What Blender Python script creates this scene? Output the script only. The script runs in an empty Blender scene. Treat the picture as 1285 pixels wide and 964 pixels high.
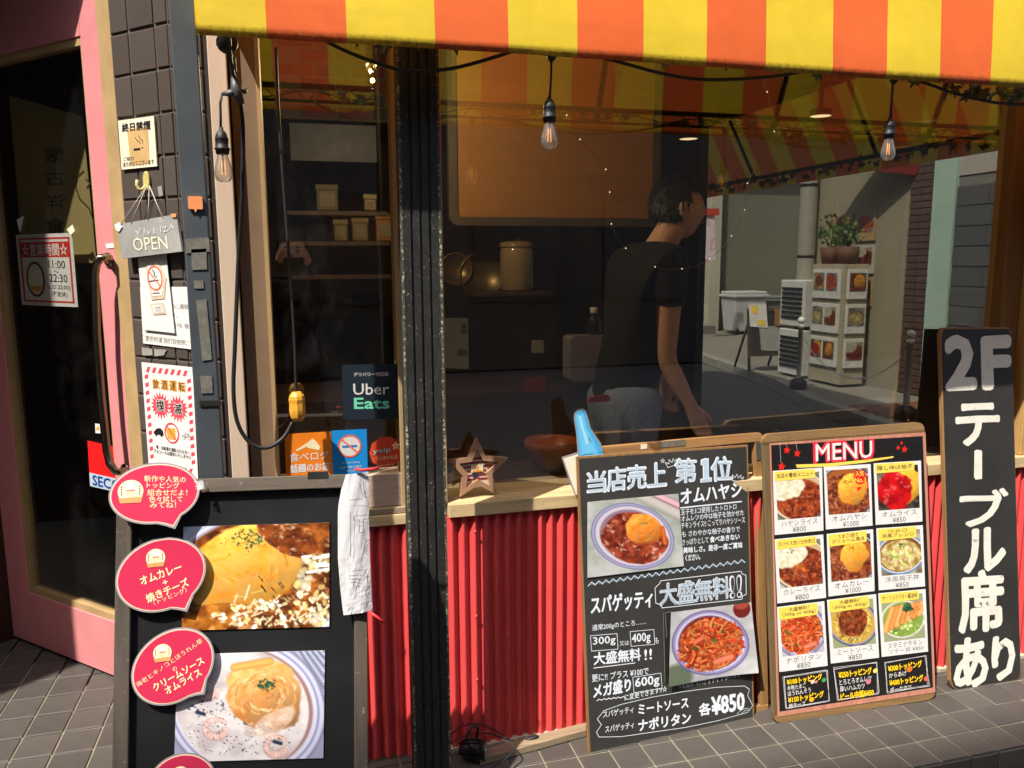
import bpy, bmesh, math, random
import numpy as np
from mathutils import Vector, Matrix
random.seed(7)
SC = bpy.context.scene
COL = SC.collection
R = math.radians

# ------------------------------------------------------------------ camera
FPX, PIT, YAW, ROL = 1006.11, 0.1493045, 0.2630921, -0.0055974
CAM = Vector((0.0, -2.20413, 1.45))
FW = Vector((math.sin(YAW)*math.cos(PIT), math.cos(YAW)*math.cos(PIT), -math.sin(PIT)))
RT = Vector((math.cos(YAW), -math.sin(YAW), 0)); UP = RT.cross(FW)
R2 = RT*math.cos(ROL)+UP*math.sin(ROL); U2 = -RT*math.sin(ROL)+UP*math.cos(ROL)
cd = bpy.data.cameras.new("camera"); cam = bpy.data.objects.new("camera", cd); COL.objects.link(cam)
m3 = Matrix((R2, U2, -FW)).transposed()
cam.matrix_world = Matrix.Translation(CAM) @ m3.to_4x4()
cd.sensor_width = 36.0; cd.lens = 36.0*FPX/1285.0; cd.clip_start = 0.02; cd.clip_end = 500
SC.camera = cam

# ------------------------------------------------------------------ light
SUN = Vector((1.3, 1.0, -2.42)).normalized()          # direction the light travels
w = bpy.data.worlds.new("World"); SC.world = w; w.use_nodes = True
nt = w.node_tree; nt.nodes.clear()
sk = nt.nodes.new("ShaderNodeTexSky"); sk.sky_type = 'NISHITA'; sk.sun_disc = False
sk.sun_elevation = math.asin(-SUN.z); sk.sun_rotation = math.atan2(-SUN.x, -SUN.y)
sk.dust_density = 4.0; sk.ozone_density = 0.5; sk.air_density = 0.9
bg = nt.nodes.new("ShaderNodeBackground"); bg.inputs[1].default_value = 0.15
wo = nt.nodes.new("ShaderNodeOutputWorld")
nt.links.new(sk.outputs[0], bg.inputs[0]); nt.links.new(bg.outputs[0], wo.inputs[0])
sl = bpy.data.lights.new("sun", 'SUN'); sl.energy = 4.4; sl.angle = R(0.53); sl.color = (1.0, 0.95, 0.87)
so = bpy.data.objects.new("sun", sl); COL.objects.link(so)
so.rotation_euler = SUN.to_track_quat('-Z', 'Y').to_euler()
SC.view_settings.view_transform = 'Standard'; SC.view_settings.look = 'None'
SC.view_settings.gamma = 1.0; SC.view_settings.use_curve_mapping = False
SC.view_settings.exposure = 0.85
SC.cycles.max_bounces = 10; SC.cycles.transparent_max_bounces = 24
SC.cycles.caustics_reflective = False; SC.cycles.caustics_refractive = False

# ------------------------------------------------------------------ photo pixel -> place
def ray(px, py): return FW + R2*((px-642.5)/FPX) - U2*((py-482.0)/FPX)
def W(px, py, y=0.0):
    d = ray(px, py); return CAM + d*((y-CAM.y)/d.y)
def G(px, py, z=0.0):
    d = ray(px, py); return CAM + d*((z-CAM.z)/d.z)
def PLN(px, py, O, n):
    d = ray(px, py); return CAM + d*((O-CAM).dot(n)/d.dot(n))

class Fr:
    """a flat thing's own frame: u right, v up, n toward the street"""
    def __init__(s, O, u, v):
        s.O, s.u, s.v = Vector(O), Vector(u).normalized(), Vector(v).normalized()
        s.n = s.u.cross(s.v)
    def loc(s, px, py, z=0.0):
        q = PLN(px, py, s.O+s.n*z, s.n) - s.O
        return Vector((q.dot(s.u), q.dot(s.v), z))
    def mat(s):
        return Matrix.Translation(s.O) @ Matrix((s.u, s.v, s.n)).transposed().to_4x4()
    def moved(s, z, px=None, py=None):
        f = Fr(s.O+s.n*z, s.u, s.v)
        if px is not None:
            l = f.loc(px, py); f.O = f.O + f.u*l.x + f.v*l.y
        return f

# ------------------------------------------------------------------ naming
def tag(o, label=None, cat=None, group=None, kind=None):
    if label: o['label'] = label
    if cat: o['category'] = cat
    if group: o['group'] = group
    if kind: o['kind'] = kind
    return o
def empty(name, M=None, label=None, cat=None, group=None, kind=None):
    o = bpy.data.objects.new(name, None); COL.objects.link(o); o.empty_display_size = .05
    if M is not None: o.matrix_world = M if isinstance(M, Matrix) else Matrix.Translation(Vector(M))
    return tag(o, label, cat, group, kind)
def link(name, me, mats, parent=None, M=None):
    o = bpy.data.objects.new(name, me); COL.objects.link(o)
    for m in (mats if isinstance(mats, (list, tuple)) else [mats]):
        if m is not None and len(me.materials) < (len(mats) if isinstance(mats, (list, tuple)) else 1): me.materials.append(m)
    if parent is not None: o.parent = parent
    if M is not None: o.matrix_local = M
    return o
def inv(parent): return parent.matrix_world.inverted()

# ------------------------------------------------------------------ mesh builder
class MB:
    def __init__(s): s.v = []; s.f = []; s.m = []; s.sm = []; s.cur = 0
    def add(s, vs, fs, sm=False):
        b = len(s.v); s.v += [tuple(x) for x in vs]
        for f in fs: s.f.append([b+i for i in f]); s.m.append(s.cur); s.sm.append(sm)
        return s
    def box(s, x0, x1, y0, y1, z0, z1):
        vs = [(x, y, z) for z in (z0, z1) for y in (y0, y1) for x in (x0, x1)]
        return s.add(vs, [(0,2,3,1),(4,5,7,6),(0,1,5,4),(2,6,7,3),(0,4,6,2),(1,3,7,5)])
    def hexa(s, a, b, c, d, off):
        """quad a b c d (counter-clockwise seen from outside) with a thickness vector"""
        off = Vector(off); vs = [Vector(p) for p in (a,b,c,d)]; vs += [p-off for p in vs]
        return s.add(vs, [(0,1,2,3),(7,6,5,4),(0,4,5,1),(1,5,6,2),(2,6,7,3),(3,7,4,0)])
    def prism(s, poly, z0, z1, top=True):
        n = len(poly); a = sum(poly[i][0]*poly[(i+1)%n][1]-poly[(i+1)%n][0]*poly[i][1] for i in range(n))
        if a < 0: poly = poly[::-1]
        vs = [(p[0],p[1],z0) for p in poly]+[(p[0],p[1],z1) for p in poly]
        fs = [tuple(range(n-1,-1,-1)), tuple(range(n,2*n))]+[(i,(i+1)%n,n+(i+1)%n,n+i) for i in range(n)]
        return s.add(vs, fs)
    def tube(s, pts, r, n=8, cap=True, sm=True):
        pts = [Vector(p) for p in pts]; rs = r if isinstance(r, (list, tuple)) else [r]*len(pts)
        t = (pts[1]-pts[0]).normalized(); a = Vector((0,0,1)) if abs(t.z) < .9 else Vector((1,0,0))
        nrm = t.cross(a).normalized(); vs = []
        for i, p in enumerate(pts):
            t2 = (pts[min(i+1,len(pts)-1)]-pts[max(i-1,0)]).normalized()
            nrm = (nrm - t2*nrm.dot(t2)).normalized(); b = t2.cross(nrm)
            for k in range(n):
                an = 2*math.pi*k/n; vs.append(p+(nrm*math.cos(an)+b*math.sin(an))*rs[i])
        fs = [(i*n+k, i*n+(k+1)%n, (i+1)*n+(k+1)%n, (i+1)*n+k) for i in range(len(pts)-1) for k in range(n)]
        s.add(vs, fs, sm)
        if cap:
            b = len(s.v)-len(vs)
            s.f.append([b+k for k in range(n-1,-1,-1)]); s.m.append(s.cur); s.sm.append(False)
            s.f.append([b+(len(pts)-1)*n+k for k in range(n)]); s.m.append(s.cur); s.sm.append(False)
        return s
    def lathe(s, prof, c=(0,0,0), n=24, sm=True, axis=None):
        """prof: (r, z) along z (or along axis)"""
        c = Vector(c); q = Vector((0,0,1)).rotation_difference(Vector(axis)) if axis is not None else None
        vs = []
        for r_, z in prof:
            for k in range(n):
                p = Vector((r_*math.cos(2*math.pi*k/n), r_*math.sin(2*math.pi*k/n), z))
                if q is not None: p = q @ p
                vs.append(c+p)
        return s.add(vs, [(i*n+k, i*n+(k+1)%n, (i+1)*n+(k+1)%n, (i+1)*n+k) for i in range(len(prof)-1) for k in range(n)], sm)
    def ball(s, c, r, n=12, sc=(1,1,1)):
        c = Vector(c); vs = []; m = n//2
        for i in range(m+1):
            th = math.pi*i/m
            for k in range(n):
                ph = 2*math.pi*k/n
                vs.append(c+Vector((r*sc[0]*math.sin(th)*math.cos(ph), r*sc[1]*math.sin(th)*math.sin(ph), r*sc[2]*math.cos(th))))
        return s.add(vs, [(i*n+k, (i+1)*n+k, (i+1)*n+(k+1)%n, i*n+(k+1)%n) for i in range(m) for k in range(n)], True)
    def mesh(s, name, M=None):
        me = bpy.data.meshes.new(name)
        vs = s.v if M is None else [tuple(M @ Vector(p)) for p in s.v]
        me.from_pydata(vs, [], s.f); me.update()
        me.polygons.foreach_set('material_index', s.m); me.polygons.foreach_set('use_smooth', s.sm)
        return me
    def build(s, name, mats, parent=None, world=False, bevel=0):
        M = inv(parent) if (parent is not None and world) else None
        o = link(name, s.mesh(name, M), mats, parent)
        if bevel:
            b = o.modifiers.new('bevel', 'BEVEL'); b.width = bevel; b.segments = 2; b.limit_method = 'ANGLE'; b.angle_limit = R(50)
        return o

# ------------------------------------------------------------------ materials
def lin(c):
    c = np.asarray(c, float)/255.0
    return np.where(c <= .04045, c/12.92, ((c+.055)/1.055)**2.4)
def rgba(c): return tuple(float(x) for x in lin(c))+(1.0,)
class NT:
    def __init__(s, name):
        s.m = bpy.data.materials.new(name); s.m.use_nodes = True; s.t = s.m.node_tree
        s.b = s.t.nodes['Principled BSDF']; s.out = s.t.nodes['Material Output']
        s.tc = s.t.nodes.new('ShaderNodeTexCoord')
    def n(s, ty, **kw):
        nd = s.t.nodes.new(ty)
        for k, v in kw.items():
            if k in nd.inputs: nd.inputs[k].default_value = v
            else: setattr(nd, k, v)
        return nd
    def l(s, a, b): s.t.links.new(a, b)
    def noise(s, scale, detail=4, rough=.6, stretch=None, coord='Object'):
        nz = s.n('ShaderNodeTexNoise'); nz.inputs['Scale'].default_value = scale
        nz.inputs['Detail'].default_value = detail; nz.inputs['Roughness'].default_value = rough
        if stretch:
            mp = s.n('ShaderNodeMapping'); mp.inputs['Scale'].default_value = stretch
            s.l(s.tc.outputs[coord], mp.inputs[0]); s.l(mp.outputs[0], nz.inputs['Vector'])
        else: s.l(s.tc.outputs[coord], nz.inputs['Vector'])
        return nz.outputs['Fac']
    def ramp(s, fac, stops):
        r = s.n('ShaderNodeValToRGB'); e = r.color_ramp.elements
        while len(e) < len(stops): e.new(.5)
        for el, (p, c) in zip(e, stops):
            el.position = p; el.color = c if len(c) == 4 else tuple(c)+(1,)
        s.l(fac, r.inputs[0]); return r.outputs[0]
    def mix(s, fac, a, b):
        mx = s.n('ShaderNodeMix'); mx.data_type = 'RGBA'
        if isinstance(fac, (int, float)): mx.inputs[0].default_value = fac
        else: s.l(fac, mx.inputs[0])
        for sock, v in ((mx.inputs[6], a), (mx.inputs[7], b)):
            if isinstance(v, tuple): sock.default_value = v
            else: s.l(v, sock)
        return mx.outputs[2]
    def bump(s, h, strength=.3, dist=.002):
        b = s.n('ShaderNodeBump'); b.inputs['Strength'].default_value = strength; b.inputs['Distance'].default_value = dist
        s.l(h, b.inputs['Height']); s.l(b.outputs[0], s.b.inputs['Normal'])
_mats = {}
def M_(name, c, rough=.6, var=.18, scale=20, bump=.15, metal=0, stretch=None, spec=.5, spots=None, randv=0, coat=0, fine=True):
    """painted / plain surface: base colour, mottled variation, optional specks of another colour"""
    if name in _mats: return _mats[name]
    t = NT(name); base = rgba(c)
    dk = tuple(x*(1-var) for x in base[:3])+(1,); lt = tuple(min(1, x*(1+var*.8)) for x in base[:3])+(1,)
    nz = t.noise(scale, 5, .65, stretch)
    col = t.ramp(nz, [(.3, dk), (.7, lt)])
    if spots:
        for (sc_, thr, soft, cc) in spots:
            s2 = t.noise(sc_, 6, .75)
            k = t.ramp(s2, [(thr, (0,0,0,1)), (min(1, thr+soft), (1,1,1,1))])
            col = t.mix(k, col, rgba(cc))
    if randv:
        oi = t.n('ShaderNodeObjectInfo'); hs = t.n('ShaderNodeHueSaturation')
        mr = t.n('ShaderNodeMapRange'); mr.inputs[3].default_value = 1-randv; mr.inputs[4].default_value = 1+randv
        t.l(oi.outputs['Random'], mr.inputs[0]); t.l(mr.outputs[0], hs.inputs['Value']); t.l(col, hs.inputs['Color']); col = hs.outputs[0]
    t.l(col, t.b.inputs['Base Color'])
    t.b.inputs['Metallic'].default_value = metal; t.b.inputs['Specular IOR Level'].default_value = spec
    rr = t.n('ShaderNodeMapRange'); rr.inputs[3].default_value = max(0, rough-.1); rr.inputs[4].default_value = min(1, rough+.1)
    t.l(nz, rr.inputs[0]); t.l(rr.outputs[0], t.b.inputs['Roughness'])
    if coat: t.b.inputs['Coat Weight'].default_value = coat
    if bump: t.bump(t.noise(scale*4, 4, .6, stretch), bump, .0015)
    _mats[name] = t.m; return t.m
def wood(name, c, dark=.55, rough=.65, along='Y', scale=1.0, wear=None):
    if name in _mats: return _mats[name]
    t = NT(name); st = {'X': (3,60,60), 'Y': (60,3,60), 'Z': (60,60,3)}[along]
    base = rgba(c); dk = tuple(x*dark for x in base[:3])+(1,)
    g = t.noise(1.0*scale, 6, .7, st); col = t.ramp(g, [(.32, dk), (.55, base), (.75, tuple(min(1, x*1.2) for x in base[:3])+(1,))])
    if wear:
        k = t.ramp(t.noise(35, 7, .8), [(.60, (0,0,0,1)), (.66, (1,1,1,1))]); col = t.mix(k, col, rgba(wear))
    t.l(col, t.b.inputs['Base Color']); t.b.inputs['Roughness'].default_value = rough
    t.bump(g, .35, .001); _mats[name] = t.m; return t.m
def flat(name, c, rough=.5, emit=0, spec=.4):
    if name in _mats: return _mats[name]
    t = NT(name); t.l(t.mix(t.ramp(t.noise(60, 3), [(.35, (0,0,0,1)), (.7, (1,1,1,1))]), tuple(x*.93 for x in rgba(c)[:3])+(1,), rgba(c)), t.b.inputs['Base Color'])
    t.b.inputs['Roughness'].default_value = rough; t.b.inputs['Specular IOR Level'].default_value = spec
    if emit:
        t.b.inputs['Emission Color'].default_value = rgba(c); t.b.inputs['Emission Strength'].default_value = emit
    _mats[name] = t.m; return t.m
def printed():
    if 'printed photo' in _mats: return _mats['printed photo']
    t = NT('printed photo'); a = t.n('ShaderNodeVertexColor'); a.layer_name = 'ink'
    t.l(a.outputs[0], t.b.inputs['Base Color']); t.b.inputs['Roughness'].default_value = .32
    t.bump(t.noise(25, 2), .12, .002)
    _mats['printed photo'] = t.m; return t.m
def fabric(name, c, dirt_z):
    t = NT(name); col = rgba(c)
    fine = t.ramp(t.noise(6, 5, .7), [(.3, (.88,.88,.86,1)), (.6, (1,1,1,1))])
    mul = t.n('ShaderNodeMix'); mul.data_type = 'RGBA'; mul.blend_type = 'MULTIPLY'; mul.inputs[0].default_value = 1
    mul.inputs[6].default_value = col; t.l(fine, mul.inputs[7]); c2 = mul.outputs[2]
    sp = t.n('ShaderNodeSeparateXYZ'); t.l(t.tc.outputs['Object'], sp.inputs[0])
    mr = t.n('ShaderNodeMapRange'); mr.inputs[1].default_value = dirt_z+.022; mr.inputs[2].default_value = dirt_z-.004
    t.l(sp.outputs[2], mr.inputs[0])
    ad = t.n('ShaderNodeMath'); ad.operation = 'MULTIPLY_ADD'; t.l(t.noise(90, 5, .8), ad.inputs[0]); ad.inputs[1].default_value = 1.4
    t.l(mr.outputs[0], ad.inputs[2])
    k = t.ramp(ad.outputs[0], [(1.02/2, (0,0,0,1)), (1.0, (1,1,1,1))])
    hf = t.n('ShaderNodeMath'); hf.operation = 'MULTIPLY'; hf.inputs[1].default_value = .5; t.l(ad.outputs[0], hf.inputs[0])
    k = t.ramp(hf.outputs[0], [(.52, (0,0,0,1)), (.95, (.9,.9,.9,1))])
    c3 = t.mix(k, c2, rgba((58,50,26)))
    c4 = t.mix(t.ramp(t.noise(45, 6, .8), [(.72, (0,0,0,1)), (.78, (.45,.45,.45,1))]), c3, rgba((110,90,40)))
    t.l(c4, t.b.inputs['Base Color']); t.b.inputs['Roughness'].default_value = .55; t.b.inputs['Specular IOR Level'].default_value = .3
    tr = t.n('ShaderNodeBsdfTranslucent'); t.l(c4, tr.inputs[0]); ms = t.n('ShaderNodeMixShader'); ms.inputs[0].default_value = .22
    t.l(t.b.outputs[0], ms.inputs[1]); t.l(tr.outputs[0], ms.inputs[2]); t.l(ms.outputs[0], t.out.inputs[0])
    t.bump(t.noise(14, 3), .15, .004)
    return t.m
def glass(name, refl=.13, tint=(250,251,249), rough=0.0, edge=.9, dust=.03):
    t = NT(name); t.t.nodes.remove(t.b)
    tr = t.n('ShaderNodeBsdfTransparent'); tr.inputs[0].default_value = rgba(tint)
    gl = t.n('ShaderNodeBsdfGlossy'); gl.inputs['Roughness'].default_value = rough; gl.inputs[0].default_value = (1,1,1,1)
    lw = t.n('ShaderNodeLayerWeight'); lw.inputs[0].default_value = .5
    pw = t.n('ShaderNodeMath'); pw.operation = 'POWER'; pw.inputs[1].default_value = 4.0; t.l(lw.outputs[1], pw.inputs[0])
    mr = t.n('ShaderNodeMapRange'); mr.inputs[3].default_value = refl; mr.inputs[4].default_value = edge; t.l(pw.outputs[0], mr.inputs[0])
    ms = t.n('ShaderNodeMixShader'); t.l(mr.outputs[0], ms.inputs[0]); t.l(tr.outputs[0], ms.inputs[1]); t.l(gl.outputs[0], ms.inputs[2])
    # faint dust and wipe marks on the pane
    df = t.n('ShaderNodeBsdfDiffuse'); df.inputs[0].default_value = (.6,.6,.58,1)
    k = t.ramp(t.noise(3.5, 7, .75), [(.45, (.0,.0,.0,1)), (.9, (dust,dust,dust,1))]); m2 = t.n('ShaderNodeMixShader')
    t.l(k, m2.inputs[0]); t.l(ms.outputs[0], m2.inputs[1]); t.l(df.outputs[0], m2.inputs[2]); t.l(m2.outputs[0], t.out.inputs[0])
    return t.m

# ------------------------------------------------------------------ lettering
_tc = {}
def text_mesh(s, bold):
    key = (s, bold)
    if key not in _tc:
        cu = bpy.data.curves.new('t', 'FONT'); cu.body = s; cu.size = 1; cu.offset = min(bold, 0); cu.resolution_u = 2
        o = bpy.data.objects.new('t', cu); me = bpy.data.meshes.new_from_object(o)
        vs = np.empty(len(me.vertices)*3); me.vertices.foreach_get('co', vs); vs = vs.reshape(-1, 3)
        fs = [tuple(p.vertices) for p in me.polygons]
        bpy.data.objects.remove(o); bpy.data.curves.remove(cu); bpy.data.meshes.remove(me)
        _tc[key] = (vs, fs)
    return _tc[key]
def text3(parent, s, p0, p1, pt, mat, z=.0012, bold=0, name='lettering', wob=0):
    """place the string so that its own box has lower-left p0, lower-right p1, upper-left pt (local)"""
    vs, fs = text_mesh(s, bold)
    if len(vs) == 0: return None
    lo = vs[:, :2].min(0); hi = vs[:, :2].max(0); uv = (vs[:, :2]-lo)/np.maximum(hi-lo, 1e-6)
    p0, p1, pt = (np.array(p[:2], float) for p in (p0, p1, pt))
    P = p0+uv[:, :1]*(p1-p0)+uv[:, 1:]*(pt-p0)
    em = np.linalg.norm(pt-p0)/max((hi-lo)[1], 1e-6)
    if wob:
        rs = np.random.RandomState(len(s)*7+int(abs(p0[0])*1e4)%97); k = np.linalg.norm(pt-p0)
        P = P+wob*k*np.stack([np.sin(P[:, 1]/k*5+rs.rand()*6)+.5*rs.randn(len(P)), np.sin(P[:, 0]/k*4+rs.rand()*6)+.5*rs.randn(len(P))], 1)
    V = [(x, y, z) for x, y in P]; F = list(fs)
    if bold > 0:
        nb = len(P); k = 8 if bold > .02 else 4; V = []; F = []
        for i in range(k+1):
            r_ = 0 if i == k else bold*em*.8
            for x, y in P: V.append((x+r_*math.cos(2*math.pi*i/k), y+r_*math.sin(2*math.pi*i/k), z+i*1.5e-5))
            F += [tuple(v+i*nb for v in f) for f in fs]
    me = bpy.data.meshes.new(name); me.from_pydata(V, [], F); me.update()
    return link(name, me, mat, parent)
def T(fr, parent, s, x0, y0, x1, y1, h, mat, z=.0012, bold=0, perp=False, name='lettering', wob=0):
    p0, p1 = fr.loc(x0, y0, z), fr.loc(x1, y1, z)
    if perp:
        d = Vector((x1-x0, y1-y0)).normalized(); pt = fr.loc(x0+d.y*h, y0-d.x*h, z)
    else: pt = fr.loc(x0-.02*h, y0-h, z)
    off = getattr(fr, 'off', Vector((0,0,0)))
    return text3(parent, s, p0-off, p1-off, pt-off, mat, z, bold, name, wob)
def strokes(parent, lines, wd, mat, z=.0012, name='chalk_line'):
    """flat drawn lines in local coordinates: each a list of 2D points"""
    mb = MB()
    for ln in lines:
        pts = [Vector((p[0], p[1])) for p in ln]
        for a, b in zip(pts[:-1], pts[1:]):
            d = b-a
            if d.length < 1e-6: continue
            d.normalize(); nrm = Vector((-d.y, d.x))*wd/2; e = d*wd*.3
            q = [a-e-nrm, b+e-nrm, b+e+nrm, a-e+nrm]
            mb.add([(p.x, p.y, z) for p in q], [(0,1,2,3)])
            z += 1e-6
    return mb.build(name, mat, parent)
def SP(fr, parent, pxl, wd, mat, z=.0012, name='chalk_line'):
    return strokes(parent, [[fr.loc(x, y, z) for x, y in ln] for ln in pxl], wd, mat, z, name)

# ------------------------------------------------------------------ printed pictures (colours kept in the mesh)
def vnoise(h, w_, sc, seed, octv=4, pers=.55, ax=1.0):
    rs = np.random.RandomState(seed); out = np.zeros((h, w_)); amp = 1; tot = 0
    for o in range(octv):
        n = max(2, int(sc*2**o)); gx = max(2, int(n*ax)); g = rs.rand(n+2, gx+2)
        y = np.linspace(0, n, h); x = np.linspace(0, gx, w_)
        yi = np.minimum(y.astype(int), n); xi = np.minimum(x.astype(int), gx); fy = (y-yi)[:, None]; fx = (x-xi)[None]
        fy = fy*fy*(3-2*fy); fx = fx*fx*(3-2*fx)
        a = g[yi][:, xi]; b = g[yi][:, xi+1]; c = g[yi+1][:, xi]; d = g[yi+1][:, xi+1]
        out += amp*((a*(1-fx)+b*fx)*(1-fy)+(c*(1-fx)+d*fx)*fy); tot += amp; amp *= pers
    return out/tot
class Cv:
    def __init__(s, h, w_, bgc, seed=1):
        s.h, s.w = h, w_; s.a = np.ones((h, w_, 3))*np.array(bgc, float)
        s.Y, s.X = np.mgrid[0:h, 0:w_]; s.X = (s.X+.5)/w_; s.Y = (s.Y+.5)/h; s.asp = w_/h; s.seed = seed
        s.rs = np.random.RandomState(seed)
    def nz(s, sc, o=4, ax=1.0):
        s.seed += 1; return vnoise(s.h, s.w, sc, s.seed, o, .6, ax)
    def put(s, mask, col):
        s.a = s.a*(1-mask[..., None])+np.asarray(col, float)*mask[..., None]
    def ell(s, cx, cy, rx, ry, ang=0, soft=.03, wob=0):
        dx = (s.X-cx)*s.asp; dy = s.Y-cy; c, n = math.cos(ang), math.sin(ang)
        u = (dx*c+dy*n)/(rx*s.asp); v = (-dx*n+dy*c)/ry; d = np.sqrt(u*u+v*v)
        if wob: d = d+wob*(s.nz(6, 3)-.5)
        return np.clip((1-d)/soft+.5, 0, 1)
    def sauce(s, mask, c0, c1, hi, sc=10, k=.5):
        n = s.nz(sc, 5); n = np.clip((n-.32)/.36, 0, 1)[..., None]
        col = np.array(c0)*(1-n)+np.array(c1)*n
        g = s.nz(sc*2, 4); gl = np.clip((g-.6)/.12, 0, 1)[..., None]*k
        s.put(mask, col*(1-gl)+np.array(hi)*gl)
    def egg(s, cx, cy, rx, ry, ang=0, c0=(226,140,24), c1=(250,196,80), wob=.35):
        m = s.ell(cx, cy, rx, ry, ang, .06, wob)
        dx = (s.X-cx)/rx; dy = (s.Y-cy)/ry
        n = s.nz(5, 5); r = np.sin((n*3+dx*1.2+dy)*6)*.5+.5
        sh = np.clip(1.08-.28*(dx*.4+dy*.9)-.15*r, .5, 1.2)
        t = np.clip(.55*r+.5*s.nz(12, 3), 0, 1)[..., None]
        s.put(m, (np.array(c0)*(1-t)+np.array(c1)*t)*sh[..., None])
        for _ in range(26):
            a = s.rs.rand()*6.28; q = math.sqrt(s.rs.rand())*.75
            s.line([(cx+rx*q*math.cos(a), cy+ry*q*math.sin(a)), (cx+rx*q*math.cos(a+.35), cy+ry*q*math.sin(a+.35))], .008, np.array(c1)*1.04 if _ % 2 else np.array(c0)*.82, .45)
    def line(s, pts, r_, col, al=1):
        for (x0, y0), (x1, y1) in zip(pts[:-1], pts[1:]):
            a0 = int(max(0, (min(x0, x1)-r_)*s.w-1)); a1 = int(min(s.w, (max(x0, x1)+r_)*s.w+2))
            b0 = int(max(0, (min(y0, y1)-r_*s.asp)*s.h-1)); b1 = int(min(s.h, (max(y0, y1)+r_*s.asp)*s.h+2))
            if a1 <= a0 or b1 <= b0: continue
            X = (s.X[b0:b1, a0:a1]-x0)*s.asp; Y = s.Y[b0:b1, a0:a1]-y0; dx = (x1-x0)*s.asp; dy = y1-y0
            L = dx*dx+dy*dy+1e-9; t = np.clip((X*dx+Y*dy)/L, 0, 1); d = np.hypot(X-t*dx, Y-t*dy)/(r_*s.asp)
            m = (np.clip((1-d)*3, 0, 1)*al)[..., None]; sh = (1.1-.45*np.clip(d, 0, 1)**2)[..., None]
            s.a[b0:b1, a0:a1] = s.a[b0:b1, a0:a1]*(1-m)+np.asarray(col)*sh*m
    def noodles(s, cx, cy, rx, ry, n, cols, r_=.012, curl=.2):
        for i in range(n):
            a = s.rs.rand()*6.28; q = math.sqrt(s.rs.rand())*.85; x = cx+rx*q*math.cos(a); y = cy+ry*q*math.sin(a)
            R0 = curl*(.3+s.rs.rand()); a0 = s.rs.rand()*6.28; sp = .8+s.rs.rand()*1.8; ox = x-R0*math.cos(a0); oy = y-R0*s.asp*math.sin(a0)
            pts = []
            for k in range(9):
                an = a0+sp*k/8; px_, py_ = ox+R0*math.cos(an), oy+R0*s.asp*math.sin(an)
                if ((px_-cx)/rx)**2+((py_-cy)/ry)**2 > 1.05: break
                pts.append((px_, py_))
            c = np.array(cols[s.rs.randint(len(cols))])*(.75+.4*s.rs.rand())
            if len(pts) > 1: s.line([(p[0]+.004, p[1]+.008) for p in pts], r_*1.1, c*.4, .5); s.line(pts, r_, c)
    def dots(s, cx, cy, rx, ry, n, cols, r0, r1, al=1):
        for i in range(n):
            a = s.rs.rand()*6.28; q = math.sqrt(s.rs.rand()); x = cx+rx*q*math.cos(a); y = cy+ry*q*math.sin(a)
            s.line([(x, y), (x+(s.rs.rand()-.5)*r1*2, y+(s.rs.rand()-.5)*r1*2)], r0+(r1-r0)*s.rs.rand(), np.array(cols[s.rs.randint(len(cols))])*(.8+.4*s.rs.rand()), al)
    def bowl(s, cx, cy, rx, ry, ang, cols):
        for k, c in cols: s.put(s.ell(cx, cy, rx*k, ry*k, ang, .03), c)
def picture(parent, cv, corners, z=.001, curl=None, name='photo_print', thick=.0015):
    """corners TL TR BR BL in local 2D"""
    h, w_ = cv.h, cv.w; c = [np.array(p[:2]) for p in corners]
    ss = np.linspace(0, 1, w_+1); tt = np.linspace(0, 1, h+1); S, Tt = np.meshgrid(ss, tt)
    P = (c[0][None, None]*((1-S)*(1-Tt))[..., None]+c[1]*(S*(1-Tt))[..., None]+c[2]*(S*Tt)[..., None]+c[3]*((1-S)*Tt)[..., None])
    Z = np.full(S.shape, z) if curl is None else z+curl(S, Tt)
    V = np.concatenate([P, Z[..., None]], -1).reshape(-1, 3)
    i = np.arange(h)[:, None]*(w_+1)+np.arange(w_)[None]; F = np.stack([i, i+w_+1, i+w_+2, i+1], -1).reshape(-1, 4)
    me = bpy.data.meshes.new(name); me.vertices.add(len(V)); me.vertices.foreach_set('co', V.ravel())
    me.loops.add(F.size); me.polygons.add(len(F)); me.loops.foreach_set('vertex_index', F.ravel())
    me.polygons.foreach_set('loop_start', np.arange(0, F.size, 4)); me.polygons.foreach_set('loop_total', np.full(len(F), 4))
    me.update(); me.validate()
    A = np.clip(cv.a, 0, 255); Ap = np.pad(A, ((0,1),(0,1),(0,0)), mode='edge')
    L = np.concatenate([lin(Ap).reshape(-1, 3), np.ones(((h+1)*(w_+1), 1))], 1)
    at = me.color_attributes.new('ink', 'FLOAT_COLOR', 'POINT'); at.data.foreach_set('color', L.ravel())
    return link(name, me, printed(), parent)
class Quad:
    """a four-cornered sheet on a frame; s right, t down"""
    def __init__(s, c): s.c = [Vector((p[0], p[1])) for p in c]
    def p(s, a, b):
        c = s.c; return c[0]*((1-a)*(1-b))+c[1]*(a*(1-b))+c[2]*(a*b)+c[3]*((1-a)*b)
    def T(s, parent, txt, a0, b0, a1, b1, h, mat, z=.0012, bold=0, name='lettering', wob=0):
        return text3(parent, txt, s.p(a0, b0), s.p(a1, b1), s.p(a0, b0-h), mat, z, bold, name, wob)
    def poly(s, pts, z0, z1, name, mat, parent):
        return MB().prism([s.p(a, b) for a, b in pts], z0, z1).build(name, mat, parent)
    def lines(s, lns, wd, mat, parent, z=.0012, name='drawn_line'):
        return strokes(parent, [[s.p(a, b) for a, b in l] for l in lns], wd, mat, z, name)
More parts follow.
